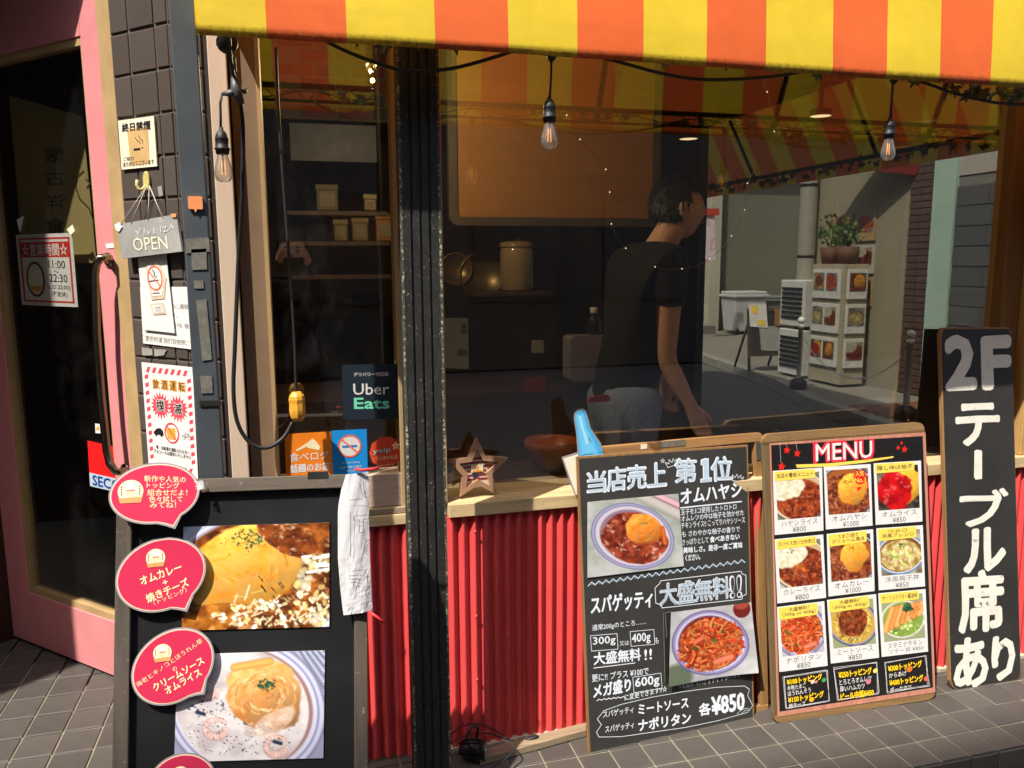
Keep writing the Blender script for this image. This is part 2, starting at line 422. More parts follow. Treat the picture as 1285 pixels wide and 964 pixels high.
def rrect(x0, y0, x1, y1, r, n=5):
    out = []
    for cx, cy, a0 in ((x1-r, y1-r, 0), (x0+r, y1-r, 90), (x0+r, y0+r, 180), (x1-r, y0+r, 270)):
        for k in range(n+1):
            a = R(a0+90*k/n); out.append((cx+r*math.cos(a), cy+r*math.sin(a)))
    return out
def ellp(cx, cy, rx, ry, ang=0, n=32):
    c, s_ = math.cos(ang), math.sin(ang)
    return [(cx+rx*math.cos(t)*c-ry*math.sin(t)*s_, cy+rx*math.cos(t)*s_+ry*math.sin(t)*c) for t in (2*math.pi*k/n for k in range(n))]
def starp(cx, cy, r, ri=.42, a0=90, n=5):
    return [(cx+(r if k % 2 == 0 else r*ri)*math.cos(R(a0+180*k/n)), cy+(r if k % 2 == 0 else r*ri)*math.sin(R(a0+180*k/n))) for k in range(2*n)]

# ================================================================== colours
m_grout = M_('pale grout', (134,126,106), .85, .2, 30)
m_tile = M_('dark floor tile', (76,71,66), .62, .22, 9, .25, randv=.14, spots=[(9,.60,.2,(112,104,94)),(4,.62,.12,(58,54,50)),(80,.72,.06,(170,160,145))])
m_walltile = M_('brown black wall tile', (82,73,68), .38, .14, 6, .1, randv=.09)
m_wallgrout = M_('dark grout', (88,80,70), .9, .2, 30)
m_red = M_('red painted metal', (212,72,72), .5, .08, 5, .08, spots=[(60,.74,.05,(120,40,36)),(3.2,.60,.3,(178,60,56)),(110,.75,.04,(230,190,180))])
m_sill = wood('raw timber', (205,178,132), .7, .7, 'X', wear=(150,120,85))
m_sillb = wood('grey weathered timber', (150,132,105), .6, .8, 'X')
m_pinkwood = wood('pinkish timber', (196,170,150), .85, .6, 'X')
m_tan = M_('tan painted frame', (172,142,98), .6, .15, 12, .15, spots=[(50,.66,.1,(120,92,60))], stretch=(1,1,.2))
m_paletrim = M_('pale pink trim', (206,182,160), .55, .1, 12, .1, spots=[(40,.68,.08,(110,90,75))], stretch=(1,1,.15))
m_brownjamb = M_('brown jamb', (128,104,80), .55, .1, 8, .1, spots=[(50,.72,.05,(70,50,35))])
m_pink = M_('pink door paint', (212,134,136), .5, .08, 7, .06, spots=[(55,.74,.04,(120,70,70))])
m_pole = M_('blue grey pole paint', (72,77,81), .45, .15, 10, .1, spots=[(38,.70,.05,(170,165,155)),(6,.6,.15,(44,48,54))])
m_post = M_('worn black post paint', (43,42,40), .5, .3, 14, .25, spots=[(190,.62,.04,(170,168,148)),(70,.66,.05,(110,108,94)),(9,.66,.1,(62,60,56))])
m_postedge = M_('chipped post edge', (70,68,56), .6, .3, 40, .3, spots=[(110,.54,.05,(190,188,158)),(60,.60,.05,(26,25,24))])
m_blackmetal = M_('black metal', (26,26,27), .4, .2, 20, .1)
m_cable = M_('black rubber', (24,24,25), .55, .1, 40, .05)
m_chrome = M_('worn chrome', (150,135,120), .22, .15, 30, 0, metal=1)
m_white = M_('white paper', (218,214,210), .6, .03, 8, .05)
m_cream = M_('cream card', (228,218,190), .6, .06, 8, .05)
m_tape = M_('old grey tape residue', (112,110,98), .8, .3, 60, .4)
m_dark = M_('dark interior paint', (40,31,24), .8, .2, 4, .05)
m_ink = flat('black ink', (24,22,22), .6)
m_glass = glass('window glass', .105)
m_doorglass = glass('door glass', .06, (246,246,244), dust=.012)

# ================================================================== GROUND
def struct(name, mb, mat, parent=None): return tag(mb.build(name, mat, parent), kind='structure')
asph = M_('asphalt', (92,90,88), .9, .2, 30, .4, spots=[(120,.6,.2,(130,128,124))])
g = MB(); g.add([(-60,-60,-.135),(60,-60,-.135),(60,60,-.135),(-60,60,-.135)], [(0,1,2,3)]); struct('road', g, asph)
TP = 0.10235; TQ = .10376; OX, OY = 1.8773805, -.2392025
# tiled step in front of the shop
stepm = MB(); y_edge = OY-2*TQ-.002
stepm.box(.36, 7.0, y_edge+.006, .12, -.135, -.004); stepm.box(-.48, .358, -.80, .12, -.135, -.004)
step = struct('tiled_step', stepm, m_grout)
def bevel_tile(w_, d_, t_, b=.0025):
    mb = MB(); vs = []
    for z, i in ((-t_, 0), (-b*.7, 0), (0, b)):
        vs += [(i, i, z), (w_-i, i, z), (w_-i, d_-i, z), (i, d_-i, z)]
    fs = [(8,9,10,11)]
    for k in (0, 4): fs += [(k+j, k+(j+1)%4, k+4+(j+1)%4, k+4+j) for j in range(4)]
    return mb.add(vs, fs)
J = .0055
tile_me = bevel_tile(TP-J, TQ-J, .008).mesh('tile'); tile_me.materials.append(m_tile)
tile_cnt = [0]
def floor_tile(x, y, z, parent, me=tile_me):
    o = bpy.data.objects.new('tile', me); COL.objects.link(o); o.parent = parent
    o.location = (x+J/2, y+J/2, z+random.uniform(-.0006, .0006)); o.rotation_euler = (random.uniform(-.006,.006), random.uniform(-.006,.006), random.uniform(-.004,.004)); tile_cnt[0] += 1
rest = MB()
for i in range(-14, 42):
    for j in (-2,-1,0,1,2):
        x, y = OX+i*TP, OY+j*TQ
        if x < .36-.0: continue
        if -13 <= i <= 7: floor_tile(x, y, 0, step)
        else: rest.box(x+J/2, x+TP-J/2, y+J/2, y+TQ-J/2, -.006, 0)
for i in range(-23, -14):
    for j in range(-5, 3):
        x, y = OX+i*TP, OY+j*TQ
        rest.box(x+J/2, x+TP-J/2, y+J/2, y+TQ-J/2, -.006, 0)
tag(rest.build('tile_rows', m_tile, step), kind='stuff')
# riser tiles on the step edge
rise_me = bevel_tile(TP-J, .10, .008).mesh('edge_tile', Matrix.Rotation(R(90), 4, 'X')); rise_me.materials.append(m_tile)
for i in range(-8, 9):
    o = bpy.data.objects.new('edge_tile', rise_me); COL.objects.link(o); o.parent = step
    o.location = (OX+i*TP+J/2+random.uniform(-.0008,.0008), y_edge, -.108)
# entrance floor in front of the door, one step higher
ZE = .15
slab = MB(); slab.prism([(-3.2,-.85),(-.50,-.85),(-.50,-.25),(-.37,-.25),(-.37,.10),(-2.57,2.3),(-3.2,2.3)], -.135, ZE-.004); entr = struct('entrance_floor', slab, m_grout)
S0 = G(0+230/5.2375, 780+622/5.2375, ZE)
EX, EY = .1020, .1110
tile2_me = bevel_tile(EX-J, EY-J, .008).mesh('tile'); tile2_me.materials.append(m_tile)
for i in range(-12, 6):
    for j in range(-8, 13):
        x, y = S0.x+i*EX, S0.y+j*EY
        if x+EX > (-.37 if y > -.25 else -.50) or x+y+EX/2+EY/2 > -.12: continue
        q = Vector((x+EX/2, y+EY/2, ZE))-CAM; dd = q.dot(FW); ppx = 642.5+FPX*q.dot(R2)/dd; ppy = 482-FPX*q.dot(U2)/dd
        if -40 < ppx < 200 and ppy < 1010: floor_tile(x, y, ZE, entr, tile2_me)
# triangular cut tiles along the door
cut = MB()
for i in range(-12, 6):
    for j in range(-8, 14):
        x, y = S0.x+i*EX, S0.y+j*EY; s_ = x+y+EX/2+EY/2
        if x+EX > -.37 or s_ <= -.12 or s_ > .3: continue
        cut.box(x+J/2, x+EX-J/2, y+J/2, y+EY-J/2, ZE-.008, ZE)
tag(cut.build('cut_tile_row', m_tile, entr), kind='stuff')

# ================================================================== BUILDING
bld = empty('cafe_building', (0,0,0), 'corner cafe front with red corrugated dado, big windows and a pink glazed door', 'building')
def corr(x0, x1, y):
    mb = MB(); nper = 10; pitch = .0335; vs = []; n = int((x1-x0)/pitch*nper)
    zs = [.006, .2, .4, .6, .735]
    for iz, z in enumerate(zs):
        for k in range(n+1):
            x = x0+k*pitch/nper; a = 2*math.pi*x/pitch
            s_ = math.sin(a); yy = y-.0078*s_
            vs.append((x, yy+.0007*math.sin(x*9+z*7), z+(.003*math.sin(x*40) if iz == 0 else 0)))
    fs = [(r*(n+1)+k, r*(n+1)+k+1, (r+1)*(n+1)+k+1, (r+1)*(n+1)+k) for r in range(len(zs)-1) for k in range(n)]
    return mb.add(vs, fs, True)
for k, (a, b, yy) in enumerate(((-.26, .36, 0), (.352, 1.02, -.003), (1.015, 1.75, 0), (1.745, 2.9, -.003))):
    corr(a, b, yy).build('corrugated_sheet', m_red, bld)
rv = MB()
for x in (.467, .838, 1.2):
    xx = round(x/.0335)*.0335+.0084
    for z in (.05, .22, .42, .68): rv.lathe([(0.0,.004),(.003,.003),(.004,0)], (xx, -.0125, z), 8, axis=(0,-1,0))
tag(rv.build('screw_heads', m_red, bld), kind='stuff')
# base mortar strip under the sheet
mb = MB()
for k in range(60):
    x = .36+k*.04; mb.box(x, x+.041, -.012-random.random()*.012, .02, 0, .006+random.random()*.007)
mb.build('mortar_strip', M_('lime mortar', (190,178,155), .95, .25, 40, .5), bld)
# sill
mb = MB(); mb.box(.40, 2.75, -.020, .17, .729, .768); mb.build('sill', m_sill, bld, bevel=.002)
mb = MB(); mb.box(-.10, .33, -.016, .10, .722, .752); mb.build('sill', m_sill, bld, bevel=.002)
mb = MB(); mb.box(-.10, .31, -.012, .05, .7525, .772); mb.build('packing_strip', m_sillb, bld, bevel=.003)
mb = MB(); RZ = W(500,594,.002).z; mb.box(-.10, .285, .002, .09, .773, RZ); mb.build('window_rail', m_pinkwood, bld, bevel=.002)
# jambs
xa = W(290,560).x; xb = W(312,560).x; xc = W(348,560).x
mb = MB(); mb.box(xa, xb-.001, -.02, .10, .30, 2.6); mb.build('trim', m_paletrim, bld, bevel=.002)
mb = MB(); mb.box(xb+.004, xc-.008, .006, .12, .30, 2.6); mb.build('window_jamb', m_brownjamb, bld)
mb = MB(); mb.box(xc-.008, xc+.002, -.004, .12, .76, 2.6); mb.build('window_jamb', m_tan, bld)
xl, xr = W(500,269).x, W(556,300).x
mb = MB(); mb.box(xl-.012, xl+.05, .0, .09, .77, 2.6); mb.build('window_stile', m_tan, bld, bevel=.002)
mb = MB(); mb.box(xr-.05, xr, .0, .13, .769, 2.6); mb.build('window_stile', m_tan, bld, bevel=.002)
mb = MB(); mb.box(xl+.05, xr-.05, .012, .09, .735, 2.6); mb.build('mullion_core', m_dark, bld)
XR = W(1264,300,.05).x
m_rbrown = wood('brown timber post', (134,96,52), .8, .55, 'Z')
mb = MB(); mb.box(XR, XR+.08, .05, .095, .769, 2.6); mb.build('window_stile', m_rbrown, bld, bevel=.003)
mb = MB(); mb.box(XR+.082, XR+.6, -.002, .2, .769, 2.6); mb.build('window_stile', wood('tan timber post', (190,150,92), .8, .55, 'Z'), bld, bevel=.003)
mb = MB(); mb.box(xb, 3.2, -.01, .2, 2.30, 2.55); mb.build('lintel', m_dark, bld)
mb = MB(); mb.box(-.27, 3.2, .0, .25, 2.551, 6.0); mb.build('upper_wall', M_('upper wall render', (120,112,100), .9), bld)
# glass
def pane(x0, x1, y, z0, z1, name='glass_pane'):
    mb = MB(); mb.box(x0, x1, y, y+.004, z0, z1); return mb.build(name, m_glass, bld)
GY = .09
pane(xc-.006, xl+.03, .016, .80, 2.4); pane(xr-.03, XR+.02, GY, .767, 2.4)
# chamfer wall of tiles
CRN = Vector((-.27, 0, 0)); UC = Vector((.70711,-.70711,0)); VZ = Vector((0,0,1))
FC = Fr(CRN, UC, VZ); MC = FC.mat()
wal = empty('tile_wall', MC); wal.parent = bld
dx0 = FC.loc(178,600).x
PT = .1052; z0 = 1.821+.0
mb = MB(); mb.box(dx0+.004, .0, ZE-.02, 3.2, -.10, -.0045); mb.build('grout_bed', m_wallgrout, wal)
wt_me = bevel_tile(.1035-.007, .1035-.007, .007, .002).mesh('wall_tile'); wt_me.materials.append(m_walltile)
jx = [FC.loc(160,40).x, FC.loc(193,40).x]; cpx = jx[1]-jx[0]
zr = W(262,87).z
for r in range(-17, 7):
    for c in range(-3, 5):
        x = jx[0]+c*cpx; z = zr+r*.1035
        if x+cpx < dx0+.01 or x > -.01 or z < ZE+.0: continue
        x1 = max(x, dx0+.006); x2 = min(x+cpx, 0)
        if x2-x1 < .02: continue
        o = bpy.data.objects.new('tile', wt_me); COL.objects.link(o); o.parent = wal
        o.location = (x1+.0035, z+.0035, random.uniform(-.0005,.0005)); o.scale = ((x2-x1-.007)/.0965, 1, 1)
        o.rotation_euler = (random.uniform(-.006,.006), random.uniform(-.006,.006), 0)
# narrow strip of tiles facing the street beside the window
xs0, xs1 = -.27, W(275,400).x
strip = empty('tile_strip', (0,0,0)); strip.parent = bld
mb = MB(); mb.box(xs0, xa+.002, .0045, .12, .0, 3.0); mb.build('grout_bed', m_wallgrout, strip)
for r in range(-18, 7):
    z = zr+r*.1035
    if z < .28: continue
    o = bpy.data.objects.new('tile', wt_me); COL.objects.link(o); o.parent = strip
    o.location = (xs0+.002, 0, z+.0035); o.rotation_euler = (R(90), 0, 0); o.scale = ((xs1-xs0-.006)/.0965, 1, 1)
mb = MB(); mb.box(xs1+.001, xa-.001, -.004, .01, .3, 2.6); mb.build('edge_strip', m_dark, bld)
# door frame and door
FD = Fr(CRN-FC.n*.062, UC, VZ)
dR = FD.loc(141,230).x; dRi = FD.loc(117,250).x
dL = FD.loc(-14,500).x; dLi = FD.loc(25,640).x
zg0 = FD.loc(60,752).y; zgt = FD.loc(99.9,45.4).y
mb = MB(); mb.box(dR+.003, dx0+.040, ZE, 3.1, -.05, .012); frm = mb.build('door_frame', m_tan, None); frm.parent = bld; frm.matrix_local = FD.mat()
mb = MB(); mb.box(dL-.10, dL-.003, ZE, 3.1, -.05, .05); frm = mb.build('door_frame', M_('dark brown frame', (60,32,22), .6), None); frm.parent = bld; frm.matrix_local = FD.mat()
door = empty('door', FD.mat()); door.parent = bld
zt = 2.62
for nm, b_ in (('stile', (dRi+.0, dR, ZE+.012, zt)), ('stile', (dL, dLi, ZE+.012, zt)), ('bottom_rail', (dLi+.0005, dRi-.0005, ZE+.012, zg0-.0)), ('top_rail', (dLi+.0005, dRi-.0005, zgt, zt))):
    mb = MB(); mb.box(b_[0], b_[1], b_[2], b_[3], -.04, 0); mb.build(nm, m_pink, door, bevel=.002)
bw = .022
for b_ in ((dLi, dRi, zg0+.0005, zg0+bw), (dLi, dRi, zgt-bw, zgt-.0005), (dLi+.0005, dLi+bw, zg0+bw, zgt-bw), (dRi-.008, dRi-.0005, zg0+bw, zgt-bw)):
    mb = MB(); mb.box(*b_, -.030, -.004); mb.build('glazing_bead', m_tan, door)
mb = MB(); mb.box(dLi+.001, dRi-.001, zg0+.001, zgt-.001, -.022, -.018); mb.build('glass', m_doorglass, door)
hz = .055
def HP(px, py, z=hz): return FD.loc(px, py, z)
pts = [HP(137,326,.0), HP(134,323,hz*.7), HP(126,324,hz), HP(121,332), HP(119,345), HP(121,420), HP(127,500), HP(134,565), HP(138,582), HP(145,592,hz), HP(153,592,hz*.7), HP(158,590,0)]
MB().tube(pts, .0115, 14).build('handle', m_chrome, door)
for a in (HP(137,326,0), HP(158,590,0)): MB().lathe([(.02,0),(.02,.005),(.012,.008)], (a.x,a.y,0), 20).build('handle_rose', m_chrome, door)

# ================================================================== POSTS
# square tube post at the corner
PA, PB = W(250,600,-.335), W(281,600,-.335)
px0, px1 = PA.x, PB.x
pole = empty('steel_post', ((px0+px1)/2, -.285, 0), 'slim blue-grey square steel post in front of the dark tiled corner, patched with old tape', 'post')
MB().box(px0, px1, -.335, -.312, -.0, 3.4).build('shaft', m_pole, pole, world=True, bevel=.003)
FP = Fr((px0, -.335, 0), (1,0,0), VZ)
def px_poly(fr, pts, z0, z1, name, mat, parent, world=True):
    """outline traced on a plane, given real thickness; parent's own frame is the world or fr"""
    P = [fr.loc(x, y, 0) for x, y in pts]
    mb = MB().prism([(p.x, p.y) for p in P], z0, z1)
    M = (inv(parent) if parent else Matrix()) @ fr.mat()
    me = mb.mesh(name, M); return link(name, me, mat, parent)
for i, q in enumerate([[(233,300),(262,298),(264,316),(234,318)], [(240,313),(259,312),(260,338),(241,339)], [(243,352),(255,352),(256,362),(244,362)], [(246,377),(259,376),(266,451),(254,453)], [(251,472),(266,472),(267,493),(253,494)]]):
    px_poly(FP, q, .0005, .0022, 'tape_patch', m_tape, pole)
px_poly(FP, [(250,503),(277,502),(278,509),(251,510)], .0005, .003, 'tape_band', M_('black tape', (40,40,38), .4, .3, 30, .3), pole)
# little orange speech-bubble sticker
q = FP.loc(245.5,255)
stk = empty('bubble_sticker', FP.moved(0,245.5,255).mat(), 'small orange speech-bubble tag stuck on the blue-grey post', 'sticker')
m_or = M_('orange plastic', (240,150,95), .45, .05, 20)
MB().prism(rrect(-.0145,-.013,.0145,.014,.003), .001, .006).build('tag_body', m_or, stk); MB().prism([(-.004,-.0128),(.003,-.0128),(-.0005,-.020)], .001, .006).build('tag_tip', m_or, stk)

# grooved black post between the windows
gx0, gx1 = W(513.5,679,-.25).x, W(560.5,679,-.25).x
gp = empty('grooved_post', ((gx0+gx1)/2, -.22, 0), 'wide black grooved post between the two windows, its paint chipped along the edges', 'post')
n = 3; wg = (gx1-gx0); prof = []
def gp_prof():
    P = [(gx0, -.19), (gx0, -.245), (gx0+.004, -.25)]
    for k in (0.27, 0.5, 0.73):
        c = gx0+wg*k; P += [(c-.0035,-.25),(c-.0022,-.2445),(c+.0022,-.2445),(c+.0035,-.25)]
    return P+[(gx1-.004,-.25),(gx1,-.245),(gx1,-.19)]
pp = gp_prof(); mb = MB(); N = len(pp)
zs = [-.0+.12*k for k in range(0, 25)]
mb.add([(x, y, z) for z in zs for x, y in pp], [(r*N+k, r*N+(k+1)%N, (r+1)*N+(k+1)%N, (r+1)*N+k) for r in range(len(zs)-1) for k in range(N)])
mb.build('shaft', m_post, gp, world=True)
for a, b in ((gx0-.0012, gx0+.0045), (gx1-.0045, gx1+.0012)):
    MB().box(a, b, -.2512, -.24, .0, 2.85).build('chipped_edge', m_postedge, gp, world=True)

# ================================================================== AWNING
AY, AZ = -.38, 1.918
m_yel = fabric('yellow awning cloth', (250,216,62), AZ); m_org = fabric('orange awning cloth', (253,118,60), AZ)
aw = empty('striped_awning', (0,AY,0), 'yellow and orange striped awning across the top of the shop front', 'awning')
xbnd = [W(x,y,AY).x for x, y in ((247,41),(335,47),(435,54),(545,61),(636,67),(722,71),(804,75),(882.5,79),(957,84),(1040,89),(1108,92),(1174,96),(1237,100))]
st = sum((xbnd[-1-k]-xbnd[-3-k]) for k in range(2))/4
while xbnd[-1] < 4.2: xbnd.append(xbnd[-1]+st)
aprof = [(0.0,-.004),(-.010,-.003),(-.014,.004),(-.0145,.015),(-.010,.10),(-.004,.20),(.0,.30),(.06,.40),(.20,.62),(.42,.98)]   # (dy, dz) valance then slope
ap2 = [(a+.0035, b+.003) for a, b in aprof]
mb = MB()
for k, (a, b) in enumerate(zip(xbnd[:-1], xbnd[1:])):
    mb.cur = k % 2; nn = 4
    xs = [a+(b-a)*j/nn for j in range(nn+1)]; m_ = len(aprof)
    for side in (aprof,):
        vs = [(x, dy+.0025*math.sin(x*5.5)*(dz > .03)+.0012*math.sin(x*23+dz*3), AZ+dz+.002*math.sin(x*3)) for x in xs for dy, dz in side]
        mb.add(vs, [(i*m_+j, (i+1)*m_+j, (i+1)*m_+j+1, i*m_+j+1) for i in range(nn) for j in range(m_-1)], True)
cl = mb.build('canopy_cloth', [m_yel, m_org], aw)
# left end panel
mb = MB(); P = [(xbnd[0]-.001, dy, AZ+dz) for dy, dz in aprof[2:]]+[(xbnd[0]-.001, .36, AZ+.98),(xbnd[0]-.001,.36,AZ+.20)]
mb.add(P, [tuple(range(len(P)))]); mb.add([(x+.002,y,z) for x,y,z in P], [tuple(range(len(P)))[::-1]]); mb.build('end_panel', m_yel, aw)
m_rail = M_('dark brown rail', (52,40,28), .6, .2, 20)
mb = MB(); mb.tube([(xbnd[0]+.01,.03,AZ+.062),(4.1,.03,AZ+.062)], .009, 8); mb.build('lower_rail', m_rail, aw)
mb = MB(); mb.tube([(xbnd[0]+.01,.035,AZ+.018),(4.1,.035,AZ+.018)], .005, 8); mb.build('rail_rod', m_rail, aw)
mb = MB(); x = xbnd[0]+.02; zz = []
while x < 4.1: zz.append((x,.033,AZ+.018 if len(zz)%2 else AZ+.058)); x += .042
mb.tube(zz, .0022, 5); tag(mb.build('lattice_wire', m_rail, aw), kind='stuff')
for x in (.35, 1.05, 1.75, 2.45): MB().tube([(x,.03,AZ+.02),(x,.42,AZ+.93)], .01, 8).build('stay_rod', m_rail, aw)
# ivy garland wound on the rail
m_ivy = M_('variegated ivy leaf', (78,88,62), .5, .3, 30, .1, spots=[(22,.52,.12,(172,176,150))])
def leaf_into(mb, c, s_, rs):
    pts = [(0,0),(.35,-.25),(.62,.0),(.42,.28),(.55,.75),(.2,.62),(0,1.15),(-.2,.62),(-.55,.75),(-.42,.28),(-.62,0),(-.35,-.25)]
    M = Matrix.Translation(c) @ Matrix.Rotation(R(rs.uniform(-40,40)), 4, 'Z') @ Matrix.Rotation(R(rs.uniform(60,120)), 4, 'X') @ Matrix.Rotation(R(180+rs.uniform(-50,50)), 4, 'Z')
    vs = [M @ Vector((x*s_, y*s_, .18*s_*abs(x)*2-.1*s_*y*y)) for x, y in pts]+[M @ Vector((0,.3*s_,0))]
    mb.add(vs, [(k, (k+1)%12, 12) for k in range(12)], True)
rs = random.Random(3); ivy = empty('ivy_garland', (.5,AY+.05,AZ), 'artificial ivy garland hanging under the striped awning', 'garland')
mb = MB()
for x in np.arange(xbnd[0]+.05, 4.0, .03):
    dens = 1.0 if x > 1.62 else .35
    if .12 < x < .32: dens = .8
    if rs.random() < dens:
        for q in range(2 if x > 1.7 else 1):
            leaf_into(mb, Vector((x+rs.uniform(-.03,.03), AY+.05+rs.uniform(-.03,.05), AZ+(.020 if x > 1.7 else .055)-rs.uniform(0,.045 if x > 1.7 else .03))), rs.uniform(.018,.032), rs)
tag(mb.build('leaves', m_ivy, ivy, world=True), kind='stuff')
mb = MB(); mb.tube([(x, AY+.045+.008*math.sin(x*17), AZ+.035+.01*math.sin(x*23)) for x in np.arange(xbnd[0]+.04, 4.0, .04)], .002, 5); mb.build('vine', m_rail, ivy, world=True)
for k, (xx, yy) in enumerate(((1204,108),(1215,118),(1248,112),(1262,122),(1275,118),(1130,100),(1148,106),(1170,100))):
    mb = MB(); p = W(xx, yy, AY+.03); leaf_into(mb, p+Vector((0,0,.02)), .03, rs); mb.build('leaf', m_ivy, ivy, world=True)

# ================================================================== CABLE AND BULBS
CY_ = -.34
def smooth(pts, n=6):
    out = []; P = [pts[0]]+list(pts)+[pts[-1]]
    for i in range(1, len(P)-2):
        for k in range(n):
            t = k/n; a, b, c, d = P[i-1], P[i], P[i+1], P[i+2]
            out.append(0.5*((2*b)+(c-a)*t+(2*a-5*b+4*c-d)*t*t+(3*b-a-3*c+d)*t**3))
    out.append(Vector(pts[-1])); return out
def cpts(l, y=CY_): return smooth([W(p[0], p[1], p[2] if len(p) > 2 else y) for p in l])
cab = empty('festoon_cable', (0,CY_,1.9), 'black cable swagged under the awning and looping down the left window jamb', 'cable')
MB().tube(cpts([(398,44),(425,60),(467,77),(510,89),(560,87),(600,78),(645,64)]), .0042).build('cable_span', m_cable, cab, world=True)
MB().tube(cpts([(735,68),(770,76),(830,92),(885,100),(960,97),(1020,88),(1060,80)]), .0042).build('cable_span', m_cable, cab, world=True)
MB().tube(cpts([(1125,96),(1160,104),(1200,118),(1250,129),(1300,132)]), .0042).build('cable_span', m_cable, cab, world=True)
MB().tube(cpts([(288,40,-.3),(288,55,-.25),(290,80,-.2),(294,97,-.15)]), .0045).build('cable_drop', m_cable, cab, world=True)
MB().tube(cpts([(302,128,-.15),(305,165,-.12),(304,240,-.10),(299,330,-.08),(295,430,-.08),(293,490,-.08),(298,530,-.08),(314,556,-.08),(335,562,-.08),(355,550,-.07),(367,530,-.06)]), .0052).build('cable_loop', m_cable, cab, world=True)
MB().tube(cpts([(371,494,-.05),(370,440,-.04),(364,340,-.03),(357,250,-.02),(350,150,-.01),(346,60,-.01)]), .0038).build('cable_riser', m_cable, cab, world=True)
MB().tube(cpts([(294,70,-.12),(296,95,-.08),(297,110,-.06)]), .0028).build('cable_thin', m_cable, cab, world=True)
p = W(285,54,-.22); MB().ball(p, .024, 14, (1,.8,1)).build('ceiling_boss', m_cable, cab, world=True)
# Y shaped branch
pc = W(292,98,-.15)
m_rub = M_('grey rubber', (72,74,76), .5, .12, 20)
Y1, Y2, Y3 = W(294,97,-.15), W(303,131,-.15), W(279,118,-.155)
b1 = MB(); b1.tube([Y1, Y1.lerp(Y2,.5)+Vector((-.004,0,0)), Y2], [.0075,.014,.0075], 10); b1.tube([Y1.lerp(Y2,.55), Y3], [.013,.004], 8); b1.ball(W(306,114,-.13), .008, 8)
b1.build('branch_joint', m_rub, cab, world=True)
# taped plug
tp = empty('taped_plug', W(373,510,-.06), 'cable plug wrapped in yellow tape hanging in front of the left window', 'plug')
mb = MB(); a, b = W(372,492,-.06), W(374,528,-.06); ppts = [a.lerp(b, k/8) for k in range(9)]
mb.tube(ppts, [.012,.019,.021,.020,.0205,.021,.020,.018,.012], 9, sm=False)
mb.build('tape_wrap', M_('yellow tape', (222,160,52), .5, .22, 40, .5), tp, world=True)
m_bulbglass = None
def bulb_glass():
    t = NT('bulb glass'); t.t.nodes.remove(t.b)
    tr = t.n('ShaderNodeBsdfTransparent'); tr.inputs[0].default_value = (.86,.83,.78,1)
    gl = t.n('ShaderNodeBsdfGlossy'); gl.inputs['Roughness'].default_value = .04
    df = t.n('ShaderNodeBsdfDiffuse'); df.inputs[0].default_value = (.75,.72,.66,1)
    lw = t.n('ShaderNodeLayerWeight'); lw.inputs[0].default_value = .3
    m1 = t.n('ShaderNodeMixShader'); t.l(lw.outputs[1], m1.inputs[0]); t.l(tr.outputs[0], m1.inputs[1]); t.l(gl.outputs[0], m1.inputs[2])
    m2 = t.n('ShaderNodeMixShader'); m2.inputs[0].default_value = .10; t.l(m1.outputs[0], m2.inputs[1]); t.l(df.outputs[0], m2.inputs[2])
    t.l(m2.outputs[0], t.out.inputs[0]); return t.m
m_bulbglass = bulb_glass()
m_fil = flat('glowing filament', (255,150,50), .5, emit=1.4)
def bulb(pxx, ytop, ybot, y, label, lead=None, cat='light bulb', hang=None):
    """socket + pear bulb: ytop socket top, ybot bulb tip (pixels)"""
    a, b = W(pxx, ytop, y), W(pxx, ybot, y); H = (a-b).length; c = (a.x, a.y, b.z)
    t = empty('pendant_bulb', (a.x, a.y, b.z), label, cat, 'pear bulbs in black sockets')
    k = H/.155
    soc = MB(); soc.lathe([(0,.155),(.006,.155),(.0065,.146),(.010,.144),(.0155,.136),(.0185,.126),(.019,.118),(.0178,.117),(.019,.115),(.0178,.113),(.019,.111),(.0178,.109),(.019,.107),(.019,.098),(.0215,.097),(.0215,.092),(.019,.091),(.0185,.080),(.016,.080)], n=28)
    soc.v = [(x*k, y_*k, z*k) for x, y_, z in soc.v]; soc.build('socket', m_cable, t)
    gb = MB(); gb.lathe([(.0135,.081),(.0150,.074),(.0185,.060),(.0235,.042),(.0258,.028),(.0245,.015),(.0185,.005),(.009,.0006),(0,0)], n=28)
    gb.v = [(x*k, y_*k, z*k) for x, y_, z in gb.v]; gb.build('glass_bulb', m_bulbglass, t)
    f = MB()
    for dx in (-.005,.005): f.tube([Vector((dx*k,0,.022*k)), Vector((dx*.8*k,0,.062*k))], .0009*k, 6)
    f.build('filament', m_fil, t)
    s2 = MB(); s2.tube([(0,0,.08*k),(0,0,.03*k)], .0022*k, 6); s2.lathe([(.010*k,.080*k),(.0085*k,.0795*k),(0,.079*k)]); s2.build('stem', M_('glass stem', (170,165,155), .3), t)
    if hang: MB().tube([W(*h_) for h_ in hang], .003, 8).build('lead', m_cable, t, world=True)
    return t
bulb(277.5, 160, 229, -.155, 'glowing pear bulb in a black socket hanging beside the corner tiles', hang=[(279,117,-.155),(276.5,130,-.155),(277,146,-.155),(277,162,-.155)])
bulb(689.5, 121, 188, -.34, 'pear bulb hanging in front of the brown board in the big window', hang=[(692,66,-.34),(691.5,95,-.34),(690,122,-.34)])
bulb(1117, 147, 202, -.34, 'pear bulb hanging at the right end of the big window near the ivy', hang=[(1121,96,-.34),(1119,125,-.34),(1118,148,-.34)])
for xx, yy in ((692,70),(1122,99)):
    p = W(xx, yy, -.34); j = MB(); j.lathe([(.006,-.012),(.011,-.006),(.012,.010),(.005,.012)], p, 12); j.build('tap_joint', m_cable, cab, world=True)

